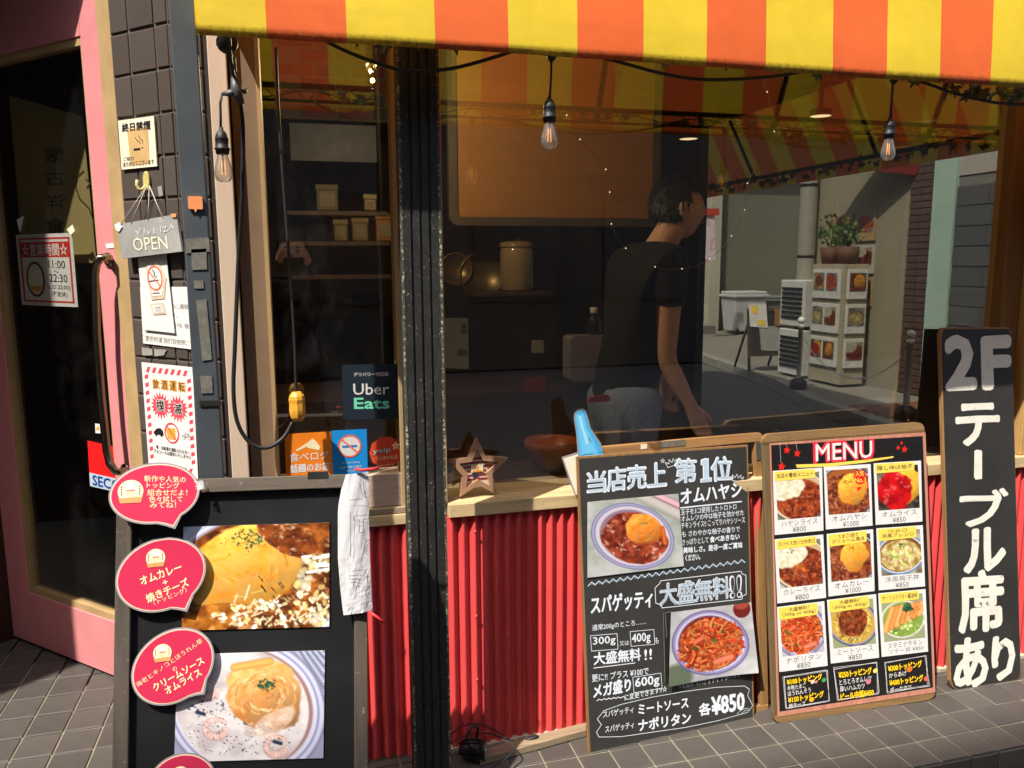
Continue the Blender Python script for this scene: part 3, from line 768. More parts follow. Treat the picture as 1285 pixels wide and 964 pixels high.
# ================================================================== PAPER AND SIGNS ON THE CORNER WALL
m_txt = m_ink
def plate(name, fr, pxc, thick, mat, label, cat, parent=None, z=.002, group=None, sub='sheet'):
    """thin board: frame moved to its lower-left, returns (thing, frame)"""
    f = fr.moved(z, *pxc[3]); t = empty(name, f.mat(), label, cat, group)
    P = [f.loc(x, y) for x, y in pxc]; MB().prism([(p.x, p.y) for p in P], 0, thick).build(sub, mat, t)
    return t, f, Quad(P)
# all-day no-smoking plate
t, f, Q = plate('no_smoking_plate', FC, [(149.8,152.1),(194.6,145.9),(198.8,208.8),(154.4,213.2)], .004, m_cream, 'cream no-smoking plate with peeled middle, highest sign on the dark tiled corner', 'sign')
m_peel = M_('peeled tan patch', (196,160,104), .7, .2, 12)
Q.poly([(.24,.2),(.83,.2),(.80,.93),(.28,.93)], .0042, .0047, 'peeled_patch', m_peel, t)
Q.T(t, '終日禁煙', .11, .24, .90, .25, .17, m_ink, z=.005, bold=.03)
Q.T(t, 'ご協力', .08, .83, .38, .83, .08, m_ink, z=.005, bold=.01)
Q.T(t, 'ありがとうございます', .06, .95, .93, .95, .10, m_ink, z=.005, bold=.01)
Q.poly([(.40,.60),(.58,.60),(.58,.64),(.40,.64)], .005, .0055, 'cigarette_mark', m_ink, t)
Q.lines([[(.46,.38),(.50,.44),(.56,.47),(.60,.52)],[(.56,.36),(.60,.42),(.66,.46),(.66,.52)],[(.62,.60),(.66,.60)]], .0022, m_ink, t, z=.0052, name='smoke_mark')
# hook with strings and OPEN sign
f0 = FC.moved(.002, 185.3, 227.2); hk = empty('adhesive_hook', f0.mat(), 'yellowed oval adhesive hook holding the strings of the OPEN sign', 'hook')
m_hook = M_('yellowed plastic', (196,182,112), .4, .1, 10)
MB().prism(ellp(0,0,.0125,.024), 0, .006).build('hook_plate', m_hook, hk, bevel=.002)
MB().tube([(-.002,-.012,.006),(-.004,-.022,.014),(-.012,-.022,.02),(-.017,-.010,.02),(-.016,.002,.018)], .0042, 8).build('hook_arm', m_hook, hk)
t, f, Q = plate('open_sign', FC, [(149,282),(223.6,269),(230.9,315.6),(155.6,324.7)], .006, M_('weathered silver plate', (168,166,162), .5, .3, 7, .2, metal=.2, spots=[(9,.6,.15,(120,118,112))]), 'weathered silver OPEN plate hanging by strings from the oval hook', 'sign', z=.022)
Q.T(t, 'OPEN', .235, .83, .80, .89, .37, m_cream, z=.0072, bold=.0)
Q.lines([[(.31,.25),(.35,.36),(.40,.22)],[(.35,.36),(.34,.46)],[(.44,.44),(.46,.24),(.47,.44)],[(.5,.3),(.52,.42),(.56,.3)],[(.6,.44),(.62,.26),(.63,.42)]], .0022, m_white, t, z=.0072, name='faded_script')
Q.lines([[(.72,.42),(.73,.24)],[(.76,.3),(.82,.28),(.77,.42),(.84,.4)],[(.87,.38),(.90,.26),(.93,.36)]], .0022, m_white, t, z=.0072, name='faded_script')
MB().prism([Q.p(.93,-.03), Q.p(1.02,-.01), Q.p(1.0,.08), Q.p(.94,.07)], .0061, .009).build('orange_tape', m_or, t)
MB().prism([Q.p(-.02,.0), Q.p(.06,-.05), Q.p(.10,.10), Q.p(.04,.22), Q.p(-.01,.16)], .0061, .009).build('corner_tape', m_white, t)
m_str = M_('white string', (200,190,175), .9)
for k, (a, b) in enumerate(((.08,.0),(.26,-.0),(.55,.0),(.79,.0))):
    p = Q.p(a, .03); h = f.loc(184,228,0); MB().tube([(p.x,p.y,.008),(h.x+(-.006 if a < .5 else .004), h.y-.010,-.004)], .0011, 6).build('string', m_str, t)
# laminated white card with no smoking mark
t, f, Q = plate('no_smoking_card', FC, [(173.6,323.9),(209,319),(219.7,418.2),(182,414)], .0015, m_white, 'white laminated no-smoking card hanging just below the OPEN plate', 'sign', z=.008)
m_orr = flat('orange red ink', (238,110,70), .5); m_beige = M_('beige card edge', (205,185,160), .6)
Q.poly([(.27,.08),(.68,.06),(.93,.30),(.80,.56),(.36,.58),(.30,.3)], .0018, .003, 'card_piece', m_beige, t)
Q.poly([(.33,.10),(.65,.08),(.86,.29),(.74,.52),(.42,.53),(.35,.3)], .0031, .0036, 'card_face', m_white, t)
ring = [(.56+.24*math.cos(k*2*math.pi/28), .29+.155*math.sin(k*2*math.pi/28)) for k in range(29)]
Q.lines([ring], .0045, m_orr, t, z=.0042, name='red_ring'); Q.lines([[(.38,.20),(.72,.40)]], .0040, m_orr, t, z=.0044, name='red_bar')
Q.lines([[(.36,.33),(.66,.32)],[(.5,.18),(.56,.22),(.54,.25),(.62,.28)]], .003, m_ink, t, z=.0040, name='cigarette_mark')
Q.poly([(.30,.63),(.74,.61),(.80,.76),(.36,.78)], .0018, .003, 'small_card', m_beige, t); Q.poly([(.36,.65),(.68,.64),(.73,.74),(.40,.755)], .0031, .0036, 'card_face', m_white, t)
Q.lines([[(.45,.68),(.65,.67)],[(.45,.70),(.66,.695)],[(.46,.725),(.67,.72)]], .0009, m_ink, t, z=.004, name='fine_print'); Q.lines([[(.44,.49),(.66,.485)]], .0025, m_ink, t, z=.004, name='fine_print')
# notice sheet behind
t, f, Q = plate('notice_sheet', FC, [(176,360),(236,360),(240.8,438.4),(180,431)], .0008, m_white, 'white multilingual notice sheet partly hidden behind the no-smoking card', 'notice', z=.003)
for txt, a0, b0, a1, h in (('特に通報',.60,.36,1.0,.085), ('す。',.64,.51,.76,.08), ('설에 통',.62,.67,.98,.08), ('在安',.05,.80,.18,.09), ('更衣时请 我们会按照。',.06,.95,.92,.09)):
    Q.T(t, txt, a0, b0, a1, b0, h, M_('grey ink', (120,118,116), .7), z=.0012)
Q.lines([[(.0,.86),(1,.88)]], .0016, M_('tan fold', (190,170,130), .7), t, z=.001, name='fold_line')
# drink-driving poster
t, f, Q = plate('hazard_poster', FC, [(177.9,454.6),(241.8,460.9),(249.0,601),(187.6,592)], .001, m_white, 'white poster with red hazard border against drink driving, lowest on the tiled corner', 'poster', z=.006)
m_rb = flat('poster red', (222,70,86), .5); m_gold = flat('gold ink', (225,160,60), .5)
def hatch(a0, b0, a1, b1, n, horiz):
    for k in range(n):
        s_ = k/n; e_ = (k+.48)/n
        if horiz: q = [(a0+(a1-a0)*s_, b1), (a0+(a1-a0)*e_, b1), (a0+(a1-a0)*(e_+.35/n), b0), (a0+(a1-a0)*(s_+.35/n), b0)]
        else: q = [(a0, b0+(b1-b0)*(s_+.2/n)), (a1, b0+(b1-b0)*s_), (a1, b0+(b1-b0)*e_), (a0, b0+(b1-b0)*(e_+.2/n))]
        Q.poly(q, .0011, .0014, 'hazard_stripe', m_rb, t)
hatch(.08,.035,.93,.085,7,True); hatch(.08,.915,.93,.965,7,True); hatch(.05,.10,.12,.90,11,False); hatch(.89,.10,.96,.90,11,False)
for k, ch in enumerate('飲酒運転'):
    Q.T(t, ch, .20+.17*k, .225, .34+.17*k, .225, .085, m_gold, z=.0014, bold=.07); Q.T(t, ch, .215+.17*k, .222, .325+.17*k, .222, .08, m_ink, z=.0018, bold=.0)
def burst(cx, cy, rx, ry, n=18):
    rs_ = random.Random(n+int(cx*100)); return [(cx+rx*(1 if k % 2 else .66+rs_.random()*.1)*math.cos(2*math.pi*k/(2*n)), cy+ry*(1+rs_.random()*.15 if k % 2 else .66)*math.sin(2*math.pi*k/(2*n))) for k in range(2*n)]
Q.poly(burst(.335,.375,.20,.115), .0011, .0014, 'red_burst', m_rb, t); Q.poly(burst(.68,.385,.20,.115,17), .0011, .0013, 'red_burst', m_rb, t)
Q.T(t, '撲', .25,.425,.42,.425,.105, m_white, z=.0017, bold=.06); Q.T(t, '撲', .255,.424,.415,.424,.10, m_ink, z=.002, bold=.02)
Q.T(t, '滅', .60,.435,.77,.435,.105, m_white, z=.0017, bold=.06); Q.T(t, '滅', .605,.434,.765,.434,.10, m_ink, z=.002, bold=.02)
Q.poly([(.42,.57),(.60,.565),(.60,.67),(.44,.67)], .0012, .0015, 'beer_mug', m_gold, t)
Q.lines([[(.60,.59),(.66,.60),(.65,.645),(.60,.65)]], .0015, m_gold, t, z=.0014, name='mug_handle')
Q.lines([[(.53+.135*math.cos(k*2*math.pi/28), .612+.088*math.sin(k*2*math.pi/28)) for k in range(29)]], .0042, m_rb, t, z=.0018, name='red_ring'); Q.lines([[(.44,.55),(.62,.68)]], .0036, m_rb, t, z=.002, name='red_bar')
Q.poly([(.16,.62),(.20,.60),(.235,.585),(.30,.58),(.345,.60),(.36,.625),(.36,.645),(.16,.64)], .0012, .0015, 'car_mark', m_ink, t)
for a in (.21,.315): Q.poly([(a+.022*math.cos(k*.7), .645+.013*math.sin(k*.7)) for k in range(9)], .0015, .0018, 'wheel_mark', m_ink, t)
for a in (.76,.88): Q.lines([[(a+.035*math.cos(k*2*math.pi/14), .635+.018*math.sin(k*2*math.pi/14)) for k in range(15)]], .001, m_ink, t, z=.0014, name='bicycle_mark')
Q.lines([[(.76,.635),(.80,.60),(.86,.60),(.88,.635)],[(.79,.585),(.80,.60),(.82,.635)],[(.76,.635),(.82,.635),(.86,.60)]], .001, m_ink, t, z=.0014, name='bicycle_mark')
Q.T(t, '車・自転車を運転される方へ', .19,.775,.86,.79,.035, m_ink, z=.0014, bold=.02); Q.T(t, 'アルコールは提供いたしません', .14,.815,.89,.83,.035, m_ink, z=.0014, bold=.02)
for q_ in ([(178,436),(191,438),(192,446),(179,446)], [(194,438),(209,439),(206,446),(194,447)]):
    px_poly(Fr(FC.O+FC.n*.003, FC.u, FC.v), q_, 0, .001, 'paper_scrap', M_('torn paper scrap', (150,146,138), .8, .2), bld)
px_poly(Fr(FC.O+FC.n*.003, FC.u, FC.v), [(198,235),(203,233),(205,245),(200,247)], 0, .001, 'paper_scrap', M_('torn paper scrap', (150,146,138), .8, .2), bld)

# ================================================================== ON THE DOOR GLASS
FG = Fr(FD.O-FD.n*.018, UC, VZ)
FGi = Fr(FD.O-FD.n*.028, UC, VZ)
t, f, Q = plate('opening_hours_poster', FGi, [(20,294.8),(90.8,292.4),(98.3,385.6),(28,382.6)], .001, m_white, 'opening-hours poster with red border on the door glass', 'poster', z=.002)
m_pr = flat('poster vermilion', (196,48,34), .5)
for q_ in ([(.05,.05),(.95,.05),(.95,.075),(.05,.075)], [(.05,.925),(.95,.925),(.95,.95),(.05,.95)], [(.05,.05),(.08,.05),(.08,.95),(.05,.95)], [(.92,.05),(.95,.05),(.95,.95),(.92,.95)], [(.08,.11),(.92,.11),(.92,.32),(.08,.32)]):
    Q.poly(q_, .0011, .0014, 'red_border', m_pr, t)
Q.T(t, '☆営業時間☆', .10,.30,.90,.30,.17, m_white, z=.0018, bold=.02)
Q.poly([(.30+.17*math.cos(k*2*math.pi/28), .63+.25*math.sin(k*2*math.pi/28)) for k in range(28)], .0011, .0014, 'oval_badge', M_('badge brown', (90,42,24), .6), t)
Q.poly([(.30+.135*math.cos(k*2*math.pi/28), .63+.215*math.sin(k*2*math.pi/28)) for k in range(28)], .0015, .0018, 'oval_field', m_cream, t)
Q.poly([(.20,.72),(.40,.72),(.38,.79),(.22,.79)], .0019, .0022, 'badge_ribbon', m_gold, t)
Q.poly([(.25,.50),(.24,.45),(.28,.43),(.33,.43),(.37,.46),(.35,.50)], .0019, .0022, 'chef_hat_mark', m_white, t)
for s_, a0, b0, a1, h in (('11:00',.55,.47,.84,.11), ('〜',.64,.53,.72,.03), ('22:30',.55,.66,.86,.11), ('(L.O.22:00)',.50,.77,.90,.07), ('(不定休)',.56,.87,.84,.08)):
    Q.T(t, s_, a0, b0, a1, b0+.01, h, m_ink, z=.0014, bold=.01)
t, f, Q = plate('security_sticker', FG, [(110,553),(150,562),(153,619),(113.5,610)], .0008, flat('signal red', (226,30,30), .4), 'red security company sticker on the door glass beside the handle', 'sticker', z=.002)
Q.poly([(0,.70),(1,.70),(1,1),(0,1)], .0009, .0011, 'pale_band', flat('pale blue band', (176,196,206), .4), t)
Q.T(t, 'SECOM', .10,.96,1.25,.96,.22, flat('deep blue ink', (16,52,140), .4), z=.0014, bold=.03)
t, f, Q = plate('warning_sticker', FG, [(119.5,531.5),(126.5,532.5),(127,544),(120,543.5)], .0006, m_white, 'tiny white sticker with yellow triangle above the red security sticker', 'sticker', z=.002)
Q.poly([(.5,.15),(.9,.65),(.1,.65)], .0007, .001, 'yellow_triangle', m_gold, t)
px_poly(FG, [(22,276),(31,271),(28,284),(26,292)], .002, .003, 'tape_scrap', m_white, door)
px_poly(FG, [(85,288),(92,282),(95,290),(90,295)], .002, .003, 'tape_scrap', m_cream, door)
px_poly(Fr(FD.O, UC, VZ), [(133,306),(143,305),(144,311),(134,312)], .001, .0015, 'name_label', m_white, door)

# ================================================================== LEFT MENU BOARD
TH = R(15); hzv = Vector((0,1,0))
A_, B_ = W(148,604,-.362), W(459.5,594.5,-.362)
uB = (B_-A_); uB.z = 0; uB.normalize(); hz_ = Vector((-uB.y, uB.x, 0)); vB = hz_*math.sin(TH)+VZ*math.cos(TH)
FL0 = Fr(A_, uB, vB); Ht = A_.z/math.cos(TH); FL = Fr(A_-FL0.v*Ht, uB, vB)
lb = empty('menu_board', FL.mat(), 'large dark-framed board with two omelette photos and pink bubbles, standing left of the grooved post', 'menu board')
m_dw = wood('dark stained wood', (78,68,58), .5, .7, 'Y', wear=(150,140,125)); m_dwx = wood('dark stained wood rail', (92,82,70), .55, .7, 'X', wear=(150,140,125))
m_bb = M_('black board face', (30,30,31), .38, .18, 5, .05, spots=[(30,.72,.08,(60,60,60))])
# outline (local): top slants a little
tl, tr = FL.loc(148,604), FL.loc(459.5,594.5); bl = FL.loc(142,961); br = FL.loc(461.5,961)
LW = tr.x; xL0 = 0.0; fw_ = .030
xl0 = bl.x+(tl.x-bl.x)*1.0
def LX(side, y):   # edges follow the photographed outline
    a, b = (tl, bl) if side == 0 else (tr, br); return a.x+(b.x-a.x)*(a.y-y)/(a.y-b.y)
ytop0, ytop1 = tl.y, tr.y
P = lambda x, y: (x, y)
q = [(LX(0,0),0.0),(LX(0,0)+fw_,0.0),(LX(0,ytop0)+fw_,ytop0-.03),(LX(0,ytop0),ytop0)]
MB().prism(q, -.012, .012).build('side_rail', m_dw, lb, bevel=.002)
q = [(LX(1,0)-fw_,0.0),(LX(1,0),0.0),(LX(1,ytop1),ytop1),(LX(1,ytop1)-fw_,ytop1-.03)]
MB().prism(q, -.012, .012).build('side_rail', m_dw, lb, bevel=.002)
MB().prism([(LX(0,ytop0)+.001,ytop0-.0305),(LX(1,ytop1)-.001,ytop1-.0305),(LX(1,ytop1)-.001,ytop1),(LX(0,ytop0)+.001,ytop0)], -.0115, .0135).build('top_rail', m_dwx, lb, bevel=.002)
MB().prism([(LX(0,0)+fw_+.001,.10),(LX(1,0)-fw_-.001,.10),(LX(1,0)-fw_-.001,.13),(LX(0,0)+fw_+.001,.13)], -.012, .012).build('bottom_rail', m_dwx, lb)
MB().prism([(LX(0,0)+fw_-.004,.12),(LX(1,0)-fw_+.004,.12),(LX(1,ytop1)-fw_+.004,ytop1-.026),(LX(0,ytop0)+fw_-.004,ytop0-.026)], -.008, -.004).build('black_panel', m_bb, lb)
# rear legs of the A-frame
for s_ in (0.02, LW-.05):
    a = FL.O+FL.u*s_+FL.v*(ytop0-.05)-FL.n*.014; b = Vector((a.x, a.y+.26, 0.0))
    if b.y > -.07: b.y = -.075
    mb = MB(); d = Vector((.015,0,0)); e = Vector((0,.01,0)); mb.add([a-d-e,a+d-e,a+d+e,a-d+e,b-d-e,b+d-e,b+d+e,b-d+e], [(0,1,2,3),(7,6,5,4),(0,4,5,1),(1,5,6,2),(2,6,7,3),(3,7,4,0)]); mb.build('rear_leg', m_dw, lb, world=True)
# small tape rectangle on the top rail
px_poly(Fr(FL.O+FL.n*.0137, FL.u, FL.v), [(386,592.5),(412,591.5),(412,600),(386,601)], 0, .001, 'rail_patch', M_('black tape', (40,40,38), .4), lb)

GRN = [(38,92,58),(60,120,70),(28,70,48)]
def food_omcurry():
    c = Cv(120, 168, (196,200,214), 11); c.sauce(np.ones_like(c.X), (188,192,208), (214,218,230), (235,238,245), 3, .2)
    for k, (off, col) in enumerate(((0,(150,155,185)),(.02,(120,120,150)))): c.line([(-.05,.26+off),(.25,-.03+off)], .006, col)
    c.bowl(.55,.52,.78,.70,-.25, [(1,(168,172,196)),(.975,(206,208,222)),(.93,(158,150,170)),(.9,(120,70,38))])
    c.sauce(c.ell(.55,.52,.70,.62,-.25,.03), (70,30,12), (168,92,34), (235,190,130), 9, .5)
    c.egg(.42,.42,.42,.42,-.35, (208,132,34), (236,184,92), .16)
    c.sauce(c.ell(.72,.16,.24,.14,.5,.1,.3), (74,30,12), (150,76,30), (240,210,180), 12, .6)
    c.sauce(c.ell(.22,.88,.26,.12,-.1,.1,.5), (110,52,14), (190,120,40), (240,200,140), 10, .5)
    c.dots(.93,.62,.16,.36,60,[(236,226,196),(226,206,150),(200,170,110)],.008,.03,.85)
    c.dots(.60,.86,.40,.13,90,[(240,232,208),(226,210,160),(214,190,120),(246,240,224)],.006,.02,.9)
    for _ in range(22):
        x, y = c.rs.uniform(.3,.95), c.rs.uniform(.72,.98); a = c.rs.uniform(.3,1.4); L = c.rs.uniform(.05,.12); c.line([(x,y),(x+L*math.cos(a),y-L*math.sin(a)*1.2)], .008, (226,212,176), .8)
    for _ in range(22):
        x, y = c.rs.uniform(.5,.98), c.rs.uniform(.5,.96); c.line([(x,y),(x+.03,y+.05)], .004, (50,34,22))
    for _ in range(10):
        x, y = c.rs.uniform(.78,.98), c.rs.uniform(.25,.5); c.line([(x,y),(x+.06,y-.01)], .012, (244,240,226))
    c.dots(.43,.14,.10,.09,70,GRN,.004,.009); c.dots(.40,.18,.16,.14,30,GRN,.003,.005)
    c.line([(-.02,.02),(.12,-.02)], .002, (140,145,175)); return c
def food_cream():
    c = Cv(112, 160, (150,152,178), 23)
    for k in range(16): c.line([(.78+.02*k, -.05),(1.0+.03*k, .42)], .005, (96,108,120) if k % 2 else (186,190,210))
    c.bowl(.47,.52,.56,.66,.35, [(1,(120,122,150)),(.97,(196,198,218)),(.91,(110,112,160)),(.89,(206,204,222)),(.83,(150,116,110))])
    m = c.ell(.45,.53,.455,.55,.35,.03); c.sauce(m, (186,176,178), (222,214,212), (240,236,236), 5, .35)
    for cx, cy in ((.27,.70),(.68,.88),(.20,.33)):
        for k in range(16):
            a = k*.32+.5; c.line([(cx+.07*math.cos(a), cy+.08*math.sin(a)),(cx+.07*math.cos(a+.3), cy+.08*math.sin(a+.3))], .034*(1.1-k/26), (222,182,172) if k % 4 else (234,206,198), .75)
    c.dots(.45,.72,.38,.25,230,[(40,44,60),(70,66,70)],.002,.005); c.dots(.2,.5,.12,.1,30,[(40,44,80)],.003,.007)
    for p_ in ((.14,.55),(.46,.66),(.62,.72),(.66,.84)): c.line([(p_[0],p_[1]),(p_[0]+.05,p_[1]+.02)], .014, (40,48,70))
    c.egg(.59,.40,.27,.33,.5,(186,116,56),(228,176,112),.25)
    for k in range(60):
        a = c.rs.uniform(0, 2*math.pi); q = c.rs.uniform(.35,.95); x, y = .59+.25*q*math.cos(a), .42+.30*q*math.sin(a); da = c.rs.uniform(.15,.5)
        c.line([(x, y),(.59+.25*q*1.04*math.cos(a+da*.5), .42+.30*q*1.04*math.sin(a+da*.5)),(.59+.25*q*math.cos(a+da), .42+.30*q*math.sin(a+da))], c.rs.uniform(.005,.012), ((196,122,58),(236,186,120),(214,150,84),(246,214,170))[k % 4], .55)
    c.sauce(c.ell(.66,.66,.16,.10,-.5,.2,.5)*.8, (196,150,120), (236,216,200), (246,236,226), 8, .4)
    c.dots(.54,.72,.1,.05,16,[(214,190,180)],.01,.02,.6); c.line([(.38,.14),(.62,.09)], .03, (222,160,84)); c.dots(.60,.31,.06,.06,60,GRN,.004,.008); return c
def food_hayashi_omelette(seed=5, h=84, w_=100, zoomed=False):
    c = Cv(h, w_, (168,172,168), seed); c.sauce(np.ones_like(c.X), (150,160,150), (196,196,192), (220,218,214), 3, .2)
    c.line([(.55,-.05),(1.05,.32)], .09, (186,180,172)); c.line([(.7,-.05),(1.05,.2)], .05, (214,170,180)); c.line([(.68,-.02),(1.05,.24)], .006, (150,90,110))
    c.bowl(.48,.52,.47,.42,.55, [(1,(98,96,140)),(.975,(176,176,206)),(.93,(120,110,156)),(.90,(210,202,214)),(.80,(150,120,140))])
    c.sauce(c.ell(.50,.55,.37,.33,.5,.03,.15), (96,30,20), (176,78,48), (246,196,170), 13, .7)
    c.egg(.60,.44,.20,.21,.3,(226,112,22),(252,170,84),.3); c.line([(.8,.45),(.82,.66)], .03, (210,100,40)); c.dots(.60,.36,.05,.03,16,[(120,120,50)],.004,.007); return c
def food_spaghetti(seed=6, h=88, w_=98, bg=True):
    c = Cv(h, w_, (184,184,186), seed)
    if bg: c.sauce(np.ones_like(c.X), (170,170,172), (200,198,198), (220,220,222), 3, .2); c.put(c.ell(.88,.08,.11,.13,0,.05), (110,34,30)); c.put(c.ell(.88,.02,.09,.07,0,.05), (160,70,60)); c.put(c.ell(.08,.92,.2,.2,0,.3), (100,112,92))
    c.bowl(.48,.50,.47,.44,.5, [(1,(84,76,120)),(.97,(150,140,186)),(.90,(206,200,218)),(.84,(120,80,110)),(.80,(120,40,20))])
    c.noodles(.49,.52,.39,.36,330,[(222,86,32),(236,120,60),(200,62,26),(240,140,84)],.012,.2)
    c.dots(.5,.5,.28,.26,16,[(206,60,40),(70,90,40),(214,90,60)],.012,.03); c.line([(.55,.78),(.72,.74)], .05, (226,120,90)); c.line([(.30,.46),(.38,.42)], .035, (222,110,76)); return c
def card_food(kind, seed):
    c = Cv(46, 44, (150,158,120), seed)
    if kind in ('hayashi', 'curry'):
        c.sauce(np.ones_like(c.X), (120,120,90), (190,186,160), (210,210,200), 3, .2); c.bowl(.5,.5,.72,.60,.5, [(1,(60,62,96)),(.96,(216,196,158)),(.9,(196,170,130))])
        c.sauce(c.ell(.56,.60,.60,.46,.2,.03), (92,30,14), (170,72,36), (232,160,120), 11, .5)
        c.sauce(c.ell(.26,.28,.42,.30,-.25,.05,.3), (206,196,160), (240,236,214), (250,248,236), 14, .4)
        if kind == 'curry': c.dots(.5,.6,.08,.06,8,[(190,100,40)],.03,.05); c.dots(.3,.22,.09,.05,14,[(100,130,70)],.008,.014)
    elif kind in ('omuhayashi', 'omucurry'):
        c.sauce(np.ones_like(c.X), (80,76,70), (130,120,100), (200,200,190), 3, .2); c.bowl(.5,.52,.74,.62,.5, [(1,(50,50,70)),(.95,(190,186,196)),(.9,(60,50,60)),(.85,(160,90,40))])
        c.sauce(c.ell(.44,.62,.60,.50,.4,.04), (90,34,18), (164,86,50), (236,180,140), 12, .6); c.egg(.60,.47,.34,.35,.3,(232,134,26),(252,190,90),.35); c.dots(.52,.30,.10,.05,16,[(120,110,40)],.01,.016)
    elif kind == 'omurice':
        c.sauce(np.ones_like(c.X), (40,34,30), (120,104,84), (220,210,200), 3, .3); c.egg(.60,.46,.46,.46,.3,(228,150,30),(250,200,80),.2)
        c.sauce(c.ell(.42,.58,.42,.42,-.3,.05,.35), (150,8,14), (206,20,26), (250,150,140), 5, .5); c.dots(.6,.12,.08,.05,12,[(90,140,60)],.012,.02)
    elif kind == 'oyako':
        c.sauce(np.ones_like(c.X), (90,80,60), (180,170,150), (220,220,210), 3, .2); c.bowl(.5,.55,.62,.46,-.1, [(1,(90,130,170)),(.93,(226,230,236)),(.88,(120,80,40))])
        c.sauce(c.ell(.5,.58,.5,.36,0,.04), (150,120,50), (226,206,150), (250,244,220), 8, .6); c.dots(.5,.55,.34,.26,40,[(236,210,160),(196,200,110),(222,190,130)],.025,.06); c.dots(.55,.34,.08,.05,14,GRN,.01,.02); c.line([(.3,.6),(.45,.6)], .03, (140,180,60))
    elif kind == 'napo':
        c = food_spaghetti(seed, 60, 58, False); c.a = c.a[7:53, 7:51]; c.h, c.w = 46, 44
    elif kind == 'meat':
        c.bowl(.5,.5,.6,.5,.5, [(1,(60,60,84)),(.95,(150,146,170)),(.88,(200,160,70))]); c.noodles(.5,.52,.44,.42,170,[(226,190,90),(240,210,120),(206,164,70)],.02,.25); c.sauce(c.ell(.5,.48,.34,.33,0,.05,.3), (88,34,16), (160,74,36), (226,150,100), 14, .5); c.dots(.45,.4,.08,.08,12,[(110,110,50)],.01,.015)
    elif kind == 'chicken':
        c.bowl(.5,.55,.56,.44,0, [(1,(150,140,120)),(.95,(230,226,214)),(.88,(130,160,70))]); c.dots(.5,.72,.4,.2,60,[(150,180,80),(190,206,130),(110,140,60)],.02,.05)
        for k in range(7): c.line([(.06+.14*k,.76-.05*k),(.26+.12*k,.30-.01*k)], .085, (222,140,70) if k % 2 else (236,164,96)); c.line([(.16+.12*k,.70-.05*k),(.30+.11*k,.40-.02*k)], .015, (150,76,30), .7)
        c.dots(.62,.3,.11,.09,30,GRN,.02,.035)
    return c
def board_photo(fr, pxc, cv, parent, z, curl=None):
    P = [fr.loc(x, y, z) for x, y in pxc]; MB().prism([(p.x, p.y) for p in P], z-.0015, z-.0002).build('photo_backing', m_white, parent) if curl is None else None
    return picture(parent, cv, P, z, curl)
board_photo(FL, [(230.2,661.3),(413.3,655.9),(413.3,786.6),(228,791.5)], food_omcurry(), lb, .0)
board_photo(FL, [(223,821.5),(407.8,816.4),(405.7,951.5),(218.5,956.6)], food_cream(), lb, .0)

